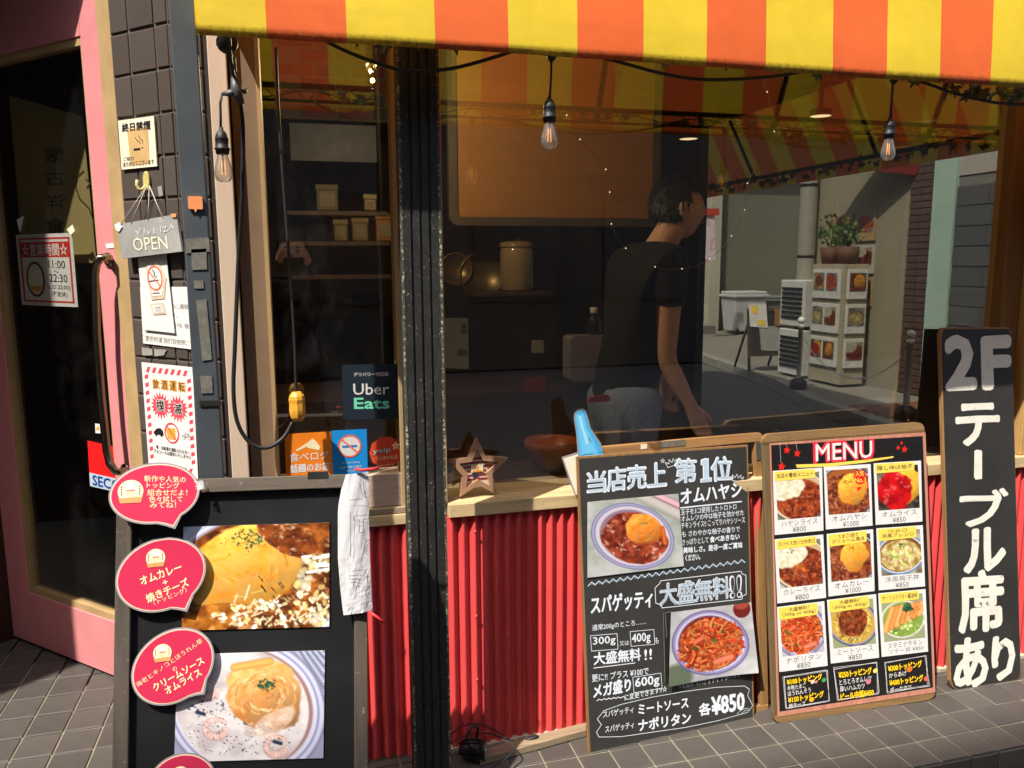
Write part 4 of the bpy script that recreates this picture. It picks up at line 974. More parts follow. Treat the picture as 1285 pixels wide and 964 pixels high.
# speech bubbles pinned on the board
m_film = M_('clear laminate edge', (150,142,146), .25, .1, 10, .1); m_bpink = M_('bubble crimson', (196,48,80), .3, .04, 4, .06, coat=.3); m_bpale = M_('bubble pale rim', (240,200,170), .4, .04)
m_btx = flat('pale lettering', (246,222,170), .5); m_badge = M_('badge cream', (240,226,180), .5, .04)
def bubble(cx, cy, rx, ry, deg, tail, tilt, lift, label, texts, badge, yaw=0):
    """cx.. in photo pixels on the board plane; tilt about the horizontal"""
    base = Fr(FL.O+FL.n*lift, FL.u, FL.v); c = base.loc(cx, cy); O = base.O+base.u*c.x+base.v*c.y
    Rm = Matrix.Rotation(R(tilt), 3, FL.u) @ Matrix.Rotation(R(yaw), 3, FL.v)
    f = Fr(O, Rm @ FL.u, Rm @ FL.v); t = empty('speech_bubble', f.mat(), label, 'bubble sign', 'pink speech bubbles on the left board')
    def outline(gx, tl_):
        a = R(deg); pts = []; tp = f.loc(*tail); ta = math.atan2(tp.y, tp.x)
        e0 = f.loc(cx+rx, cy).x; sx = e0/rx; sy = f.loc(cx, cy-ry).y/ry
        for k in range(64):
            an = 2*math.pi*k/64; x = (rx+gx)*math.cos(an)*math.cos(a)-(ry+gx)*math.sin(an)*math.sin(a); y = (rx+gx)*math.cos(an)*math.sin(a)+(ry+gx)*math.sin(an)*math.cos(a)
            pts.append((x*sx, y*sy))
        # splice the tail in
        best = min(range(64), key=lambda k: abs((math.atan2(pts[k][1], pts[k][0])-ta+math.pi) % (2*math.pi)-math.pi))
        n_ = 3; keep = [pts[(best+n_+k) % 64] for k in range(64-2*n_+1)]
        L = Vector((tp.x, tp.y)); L = L.normalized()*(L.length+tl_)
        b0 = Vector(keep[-1]); b1_ = Vector(keep[0]); return keep+[tuple(b0.lerp(L,.5)+Vector((0,.001))), tuple(L)]
    MB().prism(outline(3.2,.006), 0, .0012).build('laminate', m_film, t)
    MB().prism(outline(1.2,.0), .0013, .0017).build('pale_rim', m_bpale, t)
    MB().prism(outline(-.2,-.004), .0018, .0022).build('bubble_face', m_bpink, t)
    bx, by, br_, brot = badge; p = f.loc(bx, by); rr = abs(f.loc(bx+br_, by).x-p.x)
    MB().prism(ellp(p.x, p.y, rr, rr), .0023, .0027).build('round_badge', m_badge, t)
    MB().prism([(p.x-rr*.95,p.y-rr*.55),(p.x+rr*.95,p.y-rr*.5),(p.x+rr*.8,p.y-rr*1.0),(p.x-rr*.8,p.y-rr*1.0)], .0028, .0032).build('badge_ribbon', m_or, t)
    h0 = [(-.34,.18),(-.42,.5),(-.28,.72),(-.1,.66),(.06,.78),(.2,.66),(.38,.7),(.44,.45),(.34,.18)]
    MB().prism(ellp(p.x, p.y-.12*rr, .36*rr, .42*rr), .00272, .00278).build('plain_disc', flat('peach ink', (246,206,164)), t)
    MB().prism([(p.x+x*rr, p.y+y*rr) for x, y in h0], .0028, .0031).build('chef_hat_mark', m_white, t)
    MB().prism([(p.x-.34*rr,p.y+.02*rr),(p.x+.34*rr,p.y+.02*rr),(p.x+.34*rr,p.y+.12*rr),(p.x-.34*rr,p.y+.12*rr)], .0028, .0031).build('hat_band_mark', flat('soft pink ink', (220,120,110)), t)
    for s_ in (-1, 1): strokes(t, [[(p.x+s_*rr*.72, p.y+(.45-k*.22)*rr),(p.x+s_*rr*.72, p.y+(.35-k*.22)*rr)] for k in range(4)], rr*.09, m_ink, .0029, 'badge_mark')
    for (s_, x0, y0, x1, y1, h, b_) in texts: T(f, t, s_, x0, y0, x1, y1, h, m_btx, z=.0026, bold=b_, perp=True)
    return t
bubble(194.5,619,53,35,3,(218,661),-9,.03,'topmost pink speech bubble, tilted up off the board frame, five lines of lettering',
    [('新作や人気の',181,604.5,233,606,8,.01),('トッピング',184,612.5,225,613.5,7.5,.01),('組合せだよ！',185,622,235,622,8,.01),('色々試して',187,630,229,630,7.5,.01),('みてね！',188,637.5,221,637.5,7.5,.01)], (164,617,16,0), yaw=8)
bubble(202.5,721,54,42.5,14,(233,765),0,.016,'second pink speech bubble from the top, beside the larger omelette photo',
    [('オムカレー',178,734.5,229,716,10.5,.03),('+',205,734,211,732,5,.03),('焼きチーズ',186,757,238,735,11,.03),('（トッピング）',194,760,235,743,6.5,.0)], (195.5,700,12,0))
bubble(217.5,836,51,42,30,(254,869),0,.014,'third pink speech bubble from the top, beside the cream sauce photo',
    [('海老とキノコとほうれん草',173,863,255,806,6.5,.0),('の',218,843,223,840,5,.0),('クリームソース',195,868,257,832,9.5,.03),('オムライス',210,872,254,847,9.5,.03)], (204,819,11.5,0))
bubble(228,988,42,40,8,(262,1025),0,.014,'lowest pink speech bubble, mostly below the edge of the picture',
    [('あさりと野菜の',200,1000,258,992,8,.0)], (226,972,11,0))
# crumpled tape at the first bubble
tpb = MB(); c0 = FL.loc(249,610,.03)
for k in range(7): tpb.add([tuple(c0+Vector((random.uniform(-.012,.014),random.uniform(-.010,.012),random.uniform(-.01,.01)))) for _ in range(3)], [(0,1,2)])
tpb.build('crumpled_tape', m_white, lb)

# paper menu in a plastic sleeve tied on the board's right edge
FS = Fr(FL.O+FL.n*.020, FL.u, FL.v)
slv = empty('paper_sleeve', FS.moved(0,428,772).mat(), 'crumpled white hand-written sheet in a plastic sleeve, tied with red string to the board', 'paper sheet')
FS2 = FS.moved(0,428,772)
m_sleeve = M_('crumpled paper', (184,182,183), .35, .06, 9, .35)
Lp = [(432,596),(424,638),(424,700),(427,740),(431,772)]; Rp = [(462.5,592),(463,640),(464,700),(466,740),(467.5,766)]
nn = 26; mb = MB(); vs = []
for i in range(nn+1):
    t_ = i/nn*(len(Lp)-1); k = min(int(t_), len(Lp)-2); ft = t_-k
    a = Vector(Lp[k]).lerp(Vector(Lp[k+1]), ft); b = Vector(Rp[k]).lerp(Vector(Rp[k+1]), ft)
    for j in range(15):
        s_ = j/14; p_ = a.lerp(b, s_); l = FS2.loc(p_.x, p_.y)
        zz_ = .010*math.sin(math.pi*s_)*(.5+.5*(i/nn))+.0008*math.sin(i*.5+j*.9)+.0014*math.sin(i*1.3-j*.8)*(i/nn)**2+random.uniform(-.0006,.0006)*(.4+i/nn)
        if j < 3 and i < 8: zz_ -= .012*(1-j/3)*(1-i/8)
        vs.append((l.x, l.y, zz_))
mb.add(vs, [((i+1)*15+j, (i+1)*15+j+1, i*15+j+1, i*15+j) for i in range(nn) for j in range(14)], False)
o = mb.build('sheet', m_sleeve, slv); sd = o.modifiers.new('solid', 'SOLIDIFY'); sd.thickness = .0012
m_pen = flat('marker grey', (60,58,62), .6)
def SPs(l, wd): return SP(FS2, slv, l, wd, m_pen, z=.016, name='marker_line')
SPs([[(440,642),(440,699)],[(439,628),(450,626.5),(455,626)],[(442,717),(450,716),(461,715)],[(451,606),(456,624)],[(456,606),(458,624)],[(459,604),(463,604)],[(459,624),(463,624)],[(459,604),(459,624)]], .0011)
SPs([[(444,648),(463,646),(463,651),(456,652),(457,668),(451,669),(451,652.5),(444,653),(444,648)],[(463,678),(459,680),(457,687),(459,694),(463,697)],[(463,682),(461,684),(460,689),(461,692),(463,693)]], .001)
SPs([[(438,723),(448,722)],[(438,727),(450,726)],[(440,731),(447,730)],[(444,731),(443,738)],[(459,718),(461,722),(457,728)],[(461,723),(461,731)],[(456,737),(464,736)],[(464,737),(459,741),(459,747),(463,750)]], .0011)
m_rstr = M_('red string', (214,50,48), .5)
mb = MB(); mb.tube([tuple(FS2.loc(445,589,.012)), tuple(FS2.loc(455,590,.016)), tuple(FS2.loc(466,589,.016)), tuple(FS2.loc(475,587,.01))], .0035, 8); mb.build('red_tie', m_rstr, slv)
mb = MB(); mb.tube([tuple(FS2.loc(464,768,.006)), tuple(FS2.loc(474,775,.01)), tuple(FS2.loc(483,782,.006))], .0028, 8); mb.build('red_tie', m_rstr, slv)

# ================================================================== CHALKBOARD A-FRAME
def lean_frame(blp, brp, deg):
    a, b = G(*blp, 0), G(*brp, 0); u = b-a; u.z = 0; u.normalize(); h = Vector((-u.y, u.x, 0)); v = h*math.sin(R(deg))+VZ*math.cos(R(deg))
    return Fr(a, u, v), (b-a).length
F1, W1 = lean_frame((738,945),(955,897),5.5)
cb = empty('chalkboard', F1.mat(), 'chalkboard with omelette and spaghetti photos and white hand lettering, leaning between post and MENU board', 'chalkboard')
m_of = wood('oiled light wood', (158,118,72), .62, .6, 'Y', wear=(110,86,56)); m_ofx = wood('oiled light wood rail', (166,124,76), .62, .6, 'X', wear=(110,86,56))
m_edge = wood('worn board edge', (150,112,70), .6, .7, 'Y', wear=(96,70,46))
t_ = NT('chalkboard slate'); cc = t_.ramp(t_.noise(4, 6, .7), [(.3, rgba((48,47,45))), (.72, rgba((64,62,60)))])
cc = t_.mix(t_.ramp(t_.noise(22, 7, .85, (1,.25,1)), [(.62,(0,0,0,1)),(.8,(.5,.5,.5,1))]), cc, rgba((104,102,98)))
t_.l(cc, t_.b.inputs['Base Color']); t_.b.inputs['Roughness'].default_value = .55; t_.bump(t_.noise(50), .1, .001); m_slate = t_.m
def rails(fr, parent, outer, wd, z0, z1, mv, mh, r=.02, names=('side_rail','top_rail','bottom_rail')):
    TL, TR, BR, BL = outer
    dn = lambda p, q, w__: (q-p).normalized()*w__
    iTL, iTR, iBR, iBL = TL+dn(TL,TR,wd)+dn(TL,BL,wd), TR+dn(TR,TL,wd)+dn(TR,BR,wd), BR+dn(BR,BL,wd)+dn(BR,TR,wd), BL+dn(BL,BR,wd)+dn(BL,TL,wd)
    def rc(c, a, b, r_):
        pa, pb = c+dn(c,a,r_), c+dn(c,b,r_); return [tuple((pa*(1-t)**2+c*2*t*(1-t)+pb*t*t)[:2]) for t in (0,.25,.5,.75,1)]
    a = TL+dn(TL,BL,wd); b = BL+dn(BL,TL,wd); MB().prism([tuple(a[:2]), tuple(b[:2]), tuple(iBL[:2]), tuple(iTL[:2])], z0, z1-.0008).build(names[0], mv, parent, bevel=.002)
    a = TR+dn(TR,BR,wd); b = BR+dn(BR,TR,wd); MB().prism([tuple(iTR[:2]), tuple(iBR[:2]), tuple(b[:2]), tuple(a[:2])], z0, z1-.0008).build(names[0], mv, parent, bevel=.002)
    MB().prism(rc(TL, TL+(BL-TL), TR, r)[::1]+rc(TR, TL, BR, r)+[tuple((TR+dn(TR,BR,wd))[:2]), tuple((TL+dn(TL,BL,wd))[:2])], z0, z1).build(names[1], mh, parent, bevel=.002)
    MB().prism(rc(BL, TL, BR, r)+rc(BR, BL, TR, r)+[tuple((BR+dn(BR,TR,wd))[:2]), tuple((BL+dn(BL,TL,wd))[:2])], z0, z1).build(names[2], mh, parent, bevel=.002)
zb = -.030
rails(F1, cb, [F1.loc(x, y, zb) for x, y in ((737,562),(955,542),(962.5,893),(748,935))], .030, zb-.012, zb+.010, m_of, m_ofx)
pc_ = [F1.loc(x, y, 0) for x, y in ((724,573.5),(938.5,558.5),(946.5,902),(739,948.5))]
MB().prism([tuple(p[:2]) for p in pc_], -.010, -.0005).build('edge_board', m_edge, cb)
cen = sum((Vector(p) for p in pc_), Vector())/4
def inset(P, d):
    out = []
    for i in range(4):
        p, a, b = P[i], P[i-1], P[(i+1) % 4]; out.append(p+(a-p).normalized()*d+(b-p).normalized()*d)
    return out
MB().prism([tuple(p[:2]) for p in inset(pc_, .006)], -.0095, .0003).build('slate_face', m_slate, cb)
px_poly(Fr(F1.O+F1.n*(zb+.0102), F1.u, F1.v), [(827,554.5),(860,551.5),(860,559.5),(828,562)], 0, .001, 'old_sticker', M_('scuffed grey tape', (110,104,92), .6, .35, 60, .3), cb)
px_poly(Fr(F1.O+F1.n*(zb+.0102), F1.u, F1.v), [(804,558),(812,557),(812,563),(804,564)], 0, .001, 'paint_patch', m_cream, cb)
px_poly(Fr(F1.O+F1.n*(zb+.0102), F1.u, F1.v), [(948.5,555),(955.5,555),(957,577),(949.5,578)], 0, .001, 'metal_corner', M_('dull steel', (120,118,116), .45, .2, metal=.6), cb)
m_ch = M_('white chalk marker', (226,232,238), .8, .06, 60, .1); m_ch2 = M_('pale blue chalk', (186,204,220), .8, .06, 60, .1)
def C(s, x0, y0, x1, y1, h, bold=.01, m=None, wob=.004, z=.0012): return T(F1, cb, s, x0, y0, x1, y1, h, m or m_ch, z=z, bold=bold, wob=wob)
for k, ch in enumerate('当店売上'):
    x = 737+k*25.2; y = 619.5-k*2.6
    C(ch, x, y, x+23.5, y-2.2, 29.5 if k else 27, .045); C(ch, x+1.2, y-1.6, x+22.3, y-3.6, 26.5 if k else 24, .006, m_ch2, z=.0018)
for k, (ch, a, b) in enumerate((('第',847,874),('1',878,891),('位',893,919))):
    y = 606-(a-847)*.045; one = ch == '1'
    if one:
        for g_, z_, m__ in ((0,.0012,m_ch),(1.1,.0018,m_ch2)): MB().prism([tuple(F1.loc(x_, y_)[:2]) for x_, y_ in ((879+g_,577+g_),(884,575+g_),(889-g_,575+g_),(889.5-g_,599+g_*.6),(893-g_,599+g_*.6),(893-g_,604.5-g_),(878.5+g_,606-g_),(878.5+g_,601+g_*.6),(882+g_,600.5+g_*.6),(881.5+g_,583),(879+g_,584))], z_, z_+.0003).build('lettering', m__, cb)
        continue
    C(ch, a, y, b, y-1.2, 30, .045); C(ch, a+1, y-1.4, b-1, y-2.4, 27.5, .01 if ch != '1' else .03, m_ch2, z=.0018)
C('オムハヤシ', 854.5,633,930.5,623,18.5,.035)
SP(F1, cb, [[(854,637.5),(930.5,629.5)]], .0042, m_ch)
for s_, a, b, c, d, bo in (('玉子を3コ使用したトロトロ',854.4,646.8,924,639.3,.012),('オムレツの中は柚子を効かせた',855,655,933.4,646.8,.012),('チキンライス!! こってりハヤシソース',855,663.6,934.7,656,.012),('も さわやかな柚子の香りで',856,674.3,928.5,667.5,.012),
        ('さっぱりとして',856,684.5,889,681,.012),('食べあきない',891,681,928,677,.04),('美味しさ。是非一度ご賞味',857.5,694.8,931.6,687.5,.035),('ください。',860,704.3,878.6,702.3,.03)):
    C(s_, a, b, c, d, 7.6, bo)
zg = [(738+k*(935-738)/44, 735.5-(k/44)*29.5-(4.2 if k % 2 else 0)) for k in range(45)]
SP(F1, cb, [zg], .0034, m_ch2, name='zigzag'); SP(F1, cb, [[(x+.2,y+3.2),(x+.8,y+3.3)] for x, y in zg[1::2]], .0012, m_ch, name='chalk_dot')
def crown(cx, cy, s_, a_):
    pts = [(-1,.7),(-1.2,-.5),(-.55,.05),(-.25,-.8),(.15,-.02),(.6,-.75),(.75,.05),(1.25,-.45),(1.0,.7),(-1,.7)]; c, n = math.cos(R(a_)), math.sin(R(a_))
    SP(F1, cb, [[(cx+s_*(x*c-y*n), cy+s_*(x*n+y*c)) for x, y in pts]], .0017, m_ch, name='crown_sketch')
crown(842.5,581,6,-18); crown(925.5,600,6,10)
for cx, cy, s_ in ((831.5,578.5,3),(931,606,3)):
    SP(F1, cb, [[(cx+s_*math.cos(R(90+144*k)), cy-s_*math.sin(R(90+144*k))) for k in range(6)]], .001, m_ch, name='star_sketch')
C('スパゲッティ', 742,771,818.6,761.6,22,.03)
bx = [(822,738),(828,732),(829,729),(930,717),(931,720),(936,722),(936.5,746),(932,748),(931,752),(831,763),(829,759),(823,757),(822,738)]
SP(F1, cb, [bx], .0022, m_ch, name='box_line')
for k, ch in enumerate('大盛無料'):
    x = 828.5+k*22.2; y = 760-k*2.6; C(ch, x, y, x+20.6, y-2.3, 26.5, .05); C(ch, x+.8, y-.9, x+19.8, y-3, 24.7, .028, m_slate, z=.0018); C(ch, x+.8, y-.9, x+19.8, y-3, 24.7, .012, m_ch2, z=.0024)
C('!!', 917,750,930,748.5,26,.06); C('!!', 918,749.4,929.2,748,24.6,.02, m_slate, z=.0018)
C('通常200gのところ……', 743.3,792.9,810.7,784.5,8.5,.012)
SP(F1, cb, [[(741,798),(774.3,795.2),(775.6,814.6),(742.3,817.2),(741,798)],[(790.6,792.8),(820.5,790),(821.7,808.5),(792,811.3),(790.6,792.8)],[(794.1,850),(829.4,844.8),(830.9,863.8),(795.6,869.5),(794.1,850)]], .0017, m_ch, name='box_line')
C('300g', 744.3,812,772.4,809.6,12,.02); C('又は', 777.5,810.6,789.4,809.4,5.5,.01); C('400g', 793,809.9,816.3,807.2,14,.02); C('も', 822.3,808,826.5,807.5,8,.01)
C('大盛無料', 745.4,834.8,804,828.6,15.5,.035); C('!!', 809,828.5,818,827,13,.02); SP(F1, cb, [[(745,838.5),(797,832)]], .0026, m_ch)
C('更に!! プラス ¥100で', 742.9,856.2,813.9,846.4,9.5,.014)
C('メガ盛り', 745,876,791.5,867,16.5,.04); SP(F1, cb, [[(749+k*3, 879.5-k*.35-(1.6 if k % 2 else 0)) for k in range(13)]], .0026, m_ch, name='wavy_line')
C('600g', 797.3,865.9,827.3,861.1,14.5,.03); C('に変更できます!!☆', 784,879.6,837,868,8,.015)
C('↑写真は スパゲッティ ナポリタン', 851.2,865.5,929,850,7.5,.01)
bal = [(749.5,902.5),(757.8,892),(780,884),(818,875),(858,868),(900,862.5),(934,861),(940.4,865),(938.3,873),(944.6,885.5),(938.3,894),(901,904.5),(860,913),(818,919),(780,924.5),(751.6,925),(748.5,919),(754.7,909.5),(749.5,902.5)]
SP(F1, cb, [bal], .0018, m_ch, name='cloud_line')
C('スパゲッティ', 756.8,901.2,795.2,894.3,8.5,.015); C('ミートソース', 801.4,897,863.7,887.7,12.5,.03)
C('スパゲッティ', 759.5,919.9,795.6,913.6,8.5,.015); C('ナポリタン', 801.4,917.8,866.8,907.4,14.5,.04)
C('各', 877.5,898.7,892,896.2,15,.045); C('¥850', 893.5,897.5,934,890,22,.04); SP(F1, cb, [[(925,896),(931,890.5),(939,888.5)],[(929,897),(934,892.5),(940,890.5)]], .0015, m_ch)
board_photo(F1, [(737.4,630.4),(851.4,619.8),(858.2,710.5),(737.6,725.2)], food_hayashi_omelette(), cb, .004)
px_poly(Fr(F1.O+F1.n*.0008, F1.u, F1.v), [(832,770),(841,767.5),(843,775),(838.5,858),(834,857)], 0, .0008, 'old_tape', M_('black tape', (40,40,38), .4), cb)
SP(F1, cb, [[(832.5,770),(842,767.5)],[(832.5,770),(834.5,857)],[(835,771),(836.5,800)]], .0012, M_('tape glue', (150,146,130), .7), z=.002, name='glue_line')
board_photo(F1, [(842,768.5),(942.5,755.9),(947.7,842),(836.7,860.3)], food_spaghetti(), cb, .004, curl=lambda S, T_: .020*np.maximum(0, S-.45)**2*3*T_+.012*(1-S)**2*T_)
# bottle shaped cut-out behind the chalkboard
F1b = Fr(F1.O+F1.n*(-.0135), F1.u, F1.v)
bt = empty('bottle_cutout', F1b.moved(0,708,600).mat(), 'flat cut-out of a pale blue bottle with cream base tucked behind the chalkboard corner', 'cutout')
Fb = F1b.moved(0,708,600)
bc = Cv(110, 60, (90,180,226), 31)
bc.put(np.ones_like(bc.X), (74,168,220)); bc.put(np.clip((.42-abs(bc.X-.42))*6,0,1), (110,196,236))
for a_ in (.34,.40,.5): bc.line([(a_,.2),(a_+.02,.62)], .05, (190,228,244), .6)
bc.line([(.0,.83),(1,.79)], .02, (40,110,150)); bc.put((bc.Y > .9)*1.0*(abs(bc.X-.65) < .3), (236,236,214)); bc.line([(.2,.12),(.7,.10)], .02, (60,140,180)); bc.line([(.62,.55),(.64,.62)], .03, (50,120,170))
def outl(fr, pts, z0, z1, name, mat, par): MB().prism([tuple(fr.loc(x, y)[:2]) for x, y in pts], z0, z1).build(name, mat, par)
outl(Fb, [(720.5,519),(724,514),(731,512.5),(735,515),(737,522),(741,537),(747,546),(753.5,556),(756,564),(758.5,578),(727,583),(724.5,566),(723,545),(720,526)], 0, .002, 'laminate', m_film, bt)
b0 = [(721.8,519.5),(725,515.2),(731,513.8),(734,516),(736,523),(740,538),(746,547),(752.5,557),(755,565),(757,577),(727.5,581),(725.5,566),(724,545),(721.3,526)]
b0l = [Vector(tuple(Fb.loc(x, y)[:2])) for x, y in b0]
mb = MB(); 
# bottle print as rows between left and right contour
Lc = [(724.5,515.5),(721.8,520),(721.3,526),(723,536),(724,545),(725,556),(726,566),(727,575),(727.6,580)]; Rc = [(732,514),(734.5,518),(736,524),(739.5,537),(745.5,547),(751.5,556),(754.8,565),(756.3,572),(757,577)]
rowsn = 44; vs = []; cols = []
for i in range(rowsn+1):
    t0 = i/rowsn*(len(Lc)-1); k = min(int(t0), len(Lc)-2); a = Vector(Lc[k]).lerp(Vector(Lc[k+1]), t0-k); b = Vector(Rc[k]).lerp(Vector(Rc[k+1]), t0-k)
    for j in range(17):
        p = a.lerp(b, j/16); l = Fb.loc(p.x, p.y); vs.append((l.x, l.y, .0024)); cols.append(np.append(lin(np.clip(bc.a[min(109,int(i/rowsn*109)), min(59,int(j/16*59))],0,255)),1))
me = bpy.data.meshes.new('bottle_print'); me.from_pydata(vs, [], [((i+1)*17+j, (i+1)*17+j+1, i*17+j+1, i*17+j) for i in range(rowsn) for j in range(16)]); me.update()
at = me.color_attributes.new('ink', 'FLOAT_COLOR', 'POINT'); at.data.foreach_set('color', np.array(cols).ravel()); link('bottle_print', me, printed(), bt)
outl(Fb, [(705,574),(725,567.5),(742,566),(744,620),(722,622),(714,602)], -.003, -.0008, 'laminate', m_film, bt)
outl(Fb, [(707,575.5),(726,570),(742,568),(743.5,619),(723,620.5),(716,602)], -.0007, -.0002, 'cream_base', M_('cream print', (236,230,204), .4, .03, 6), bt)

# ================================================================== PRINTED MENU BOARD
F2, W2 = lean_frame((972.5,908),(1173,878),7.0)
mn = empty('menu_board', F2.mat(), 'wood-framed MENU board with nine food cards, between the chalkboard and the tall 2F sign', 'menu board')
zb = -.012
rails(F2, mn, [F2.loc(x, y, 0) for x, y in ((956.5,545),(1160,529.5),(1174,877),(971,908.5))], .026, -.014, 0, wood('dark oiled wood', (112,92,60), .62, .6, 'Y', wear=(86,70,46)), wood('oiled wood rail', (142,110,70), .62, .6, 'X', wear=(86,70,46)), r=.03)
MB().prism([tuple(F2.loc(x, y)[:2]) for x, y in ((960,556),(1157,541),(1170,868),(975,898))], -.012, -.003).build('back_panel', m_bb, mn)
sheet = [F2.loc(x, y) for x, y in ((965.5,556.5),(1161,542.4),(1173.5,868.5),(975.3,899.5))]
m_pk = wood('printed wood border', (196,134,112), .75, .3, 'Y'); m_mblk = M_('menu black', (32,31,31), .3, .12, 4, .03, spots=[(5,.56,.25,(62,60,60))])
MB().prism([tuple(p[:2]) for p in sheet], .0006, .0014).build('printed_sheet', m_pk, mn)
MB().prism([tuple(F2.loc(x, y)[:2]) for x, y in ((967.3,558.8),(1157.4,547.2),(1170.3,862.5),(978,892.8))], .0015, .0018).build('black_field', m_mblk, mn)
m_yl = flat('menu yellow', (250,214,90), .4); m_ylink = flat('topping yellow', (250,206,30), .4); m_mw = flat('menu white', (226,223,220), .4); m_mr = flat('menu red', (226,40,30), .4); m_gi = flat('soft grey ink', (70,68,68), .5)
def MT(s, x0, y0, x1, y1, h, m, z=.0024, bold=.0, wob=0): return T(F2, mn, s, x0, y0, x1, y1, h, m, z=z, bold=bold, wob=wob)
MT('MENU', 1022,580.5,1096,575.5,24,flat('neon red', (236,50,70),.4),z=.0024,bold=.06); MT('MENU', 1024,579,1094.5,574,21,m_mw,z=.003,bold=.012)
MB().prism([tuple(F2.loc(x, y)[:2]) for x, y in ((998,583),(1040,581.5),(1085,577),(1121,572.5),(1120,574.5),(1085,580.5),(1040,585.5),(1000,587))], .0019, .0022).build('yellow_swoosh', m_yl, mn)
for cx, cy, r_ in ((987,565,4.6),(1000,569,4.6),(980.5,585.5,5.2),(1126.5,562,2.6),(1131,556,2.0),(1134.5,564,4)):
    p = F2.loc(cx, cy); rr = abs(F2.loc(cx+r_, cy).x-p.x); MB().prism(starp(p.x, p.y, rr, .5, 80), .0019, .0023).build('red_star', m_mr, mn)
SP(F2, mn, [[(978.5,555),(980,581)],[(986.5,555),(987,560)],[(998.5,553),(1000,564)]], .0007, m_mw, z=.002, name='star_string')
CARDS = [((968.7,591),(1031.7,586.7),(1033.4,665.6),(971.2,671.4)), ((1032.6,586),(1092.6,582.2),(1095,659.4),(1035.4,664.4)), ((1095.2,581.5),(1155.6,578),(1157.4,654.4),(1097.9,658.7)),
 ((971,676.8),(1033,670.6),(1036.7,749.9),(974.5,757.2)), ((1036.4,670.1),(1095.6,663.9),(1097.5,741.5),(1038.6,748.6)), ((1098.6,663.1),(1157.9,658.9),(1160.8,735.7),(1101.8,740.7)),
 ((974,761.8),(1034.3,754.2),(1038.6,835.1),(977.1,843.2)), ((1036.8,752.9),(1099.3,745.3),(1103.1,825),(1041.6,832.6)), ((1101,744.5),(1161.3,739),(1164.6,817.4),(1105.4,824.3))]
DISH = [('hayashi',['当店の看板メニュー'],'ハヤシライス','¥800'),('omuhayashi',[],'オムハヤシ','¥1000'),('omurice',['隠し味は柚子'],'オムライス','¥850'),
 ('curry',['スパイス効いた中辛口'],'カレーライス','¥800'),('omucurry',['たまご3個で','ボリューム満点'],'オムカレー','¥1000'),('oyako',['バター&チーズで','洋風アレンジ'],'洋風親子丼','¥850'),
 ('napo',['大盛無料！','（300g or 400g）'],'ナポリタン','¥850'),('meat',['大盛無料！','（300g or 400g）'],'ミートソース','¥850'),('chicken',['ガーリックバター醤油味'],'スタミナチキン','ソテー丼 ¥850')]
for k, (cp, (kind, tags_, nm, pr)) in enumerate(zip(CARDS, DISH)):
    Pq = [F2.loc(x, y) for x, y in cp]; e = (Pq[1]-Pq[0]).normalized()*.0015; e2 = (Pq[3]-Pq[0]).normalized()*.0015; Pq = [Pq[0]+e, Pq[1]-e, Pq[2]-e, Pq[3]+e]
    Q = Quad(Pq); Q.poly([(0,0),(1,0),(1,1),(0,1)], .0019, .0023, 'dish_card', m_mw, mn)
    t0 = .10 if kind != 'chicken' else .1
    picture(mn, card_food(kind, 40+k), [Q.p(.05,.06), Q.p(.93,.06), Q.p(.95,.77), Q.p(.07,.77)], .0026, name='dish_photo')
    if tags_:
        h_ = .135 if len(tags_) == 1 else .175
        Q.poly([(.03,.03),(.05,.015),(.82,.01),(.85,.03),(.85,h_),(.82,h_+.015),(.06,h_+.03),(.03,h_+.01)], .0028, .0031, 'yellow_tag', m_yl, mn)
        if len(tags_) == 1: Q.T(mn, tags_[0], .07,.120,.81,.115,.072, m_gi, z=.0034, bold=.01)
        else:
            Q.T(mn, tags_[0], .24,.092,.66,.088,.062, m_gi, z=.0034, bold=.01); Q.T(mn, tags_[1], .10,.165,.80,.16,.066, m_gi, z=.0034, bold=.01)
    else:
        p = Q.p(.76,.20); MB().prism(ellp(p.x, p.y, .0235, .0235), .0028, .0031).build('red_badge', m_mr, mn)
        MB().prism([tuple(Q.p(.68,.36)), tuple(Q.p(.80,.36)), tuple(Q.p(.70,.43))], .0028, .0031).build('badge_tail', m_mr, mn)
        Q.T(mn, '人気', .66,.185,.84,.182,.085, m_yl, z=.0034, bold=.02); Q.T(mn, 'No.1', .64,.285,.87,.282,.075, m_yl, z=.0034, bold=.02)
    Q.T(mn, nm, .14,.885,.88,.875,.088, m_gi, z=.0026, bold=-.008, wob=.01)
    if kind == 'chicken': Q.T(mn, pr, .16,.97,.90,.965,.08, m_gi, z=.0026, bold=-.008)
    else: Q.T(mn, pr, .36,.985,.64 if len(pr) == 4 else .70,.98,.085, m_gi, z=.0026, bold=-.005)
BOX = [((982,849),(1036.5,841),(1040.5,879),(985,889)), ((1047,838.5),(1098.5,832),(1102,870.5),(1050.5,878)), ((1109,831),(1161.5,823.5),(1165,860.5),(1112.5,868.5))]
TOP = [[('¥100トッピング',0),('半熟たまご',1),('ほうれんそう',1),('¥150トッピング',0),('焼チーズ',1)], [('¥250トッピング',0),('とろとろオムレツ',1),('厚いハムカツ',1),('ビール中瓶¥450',0)], [('¥300トッピング',0),('からあげ',1),('¥400トッピング',0),('ポークカツ',1)]]
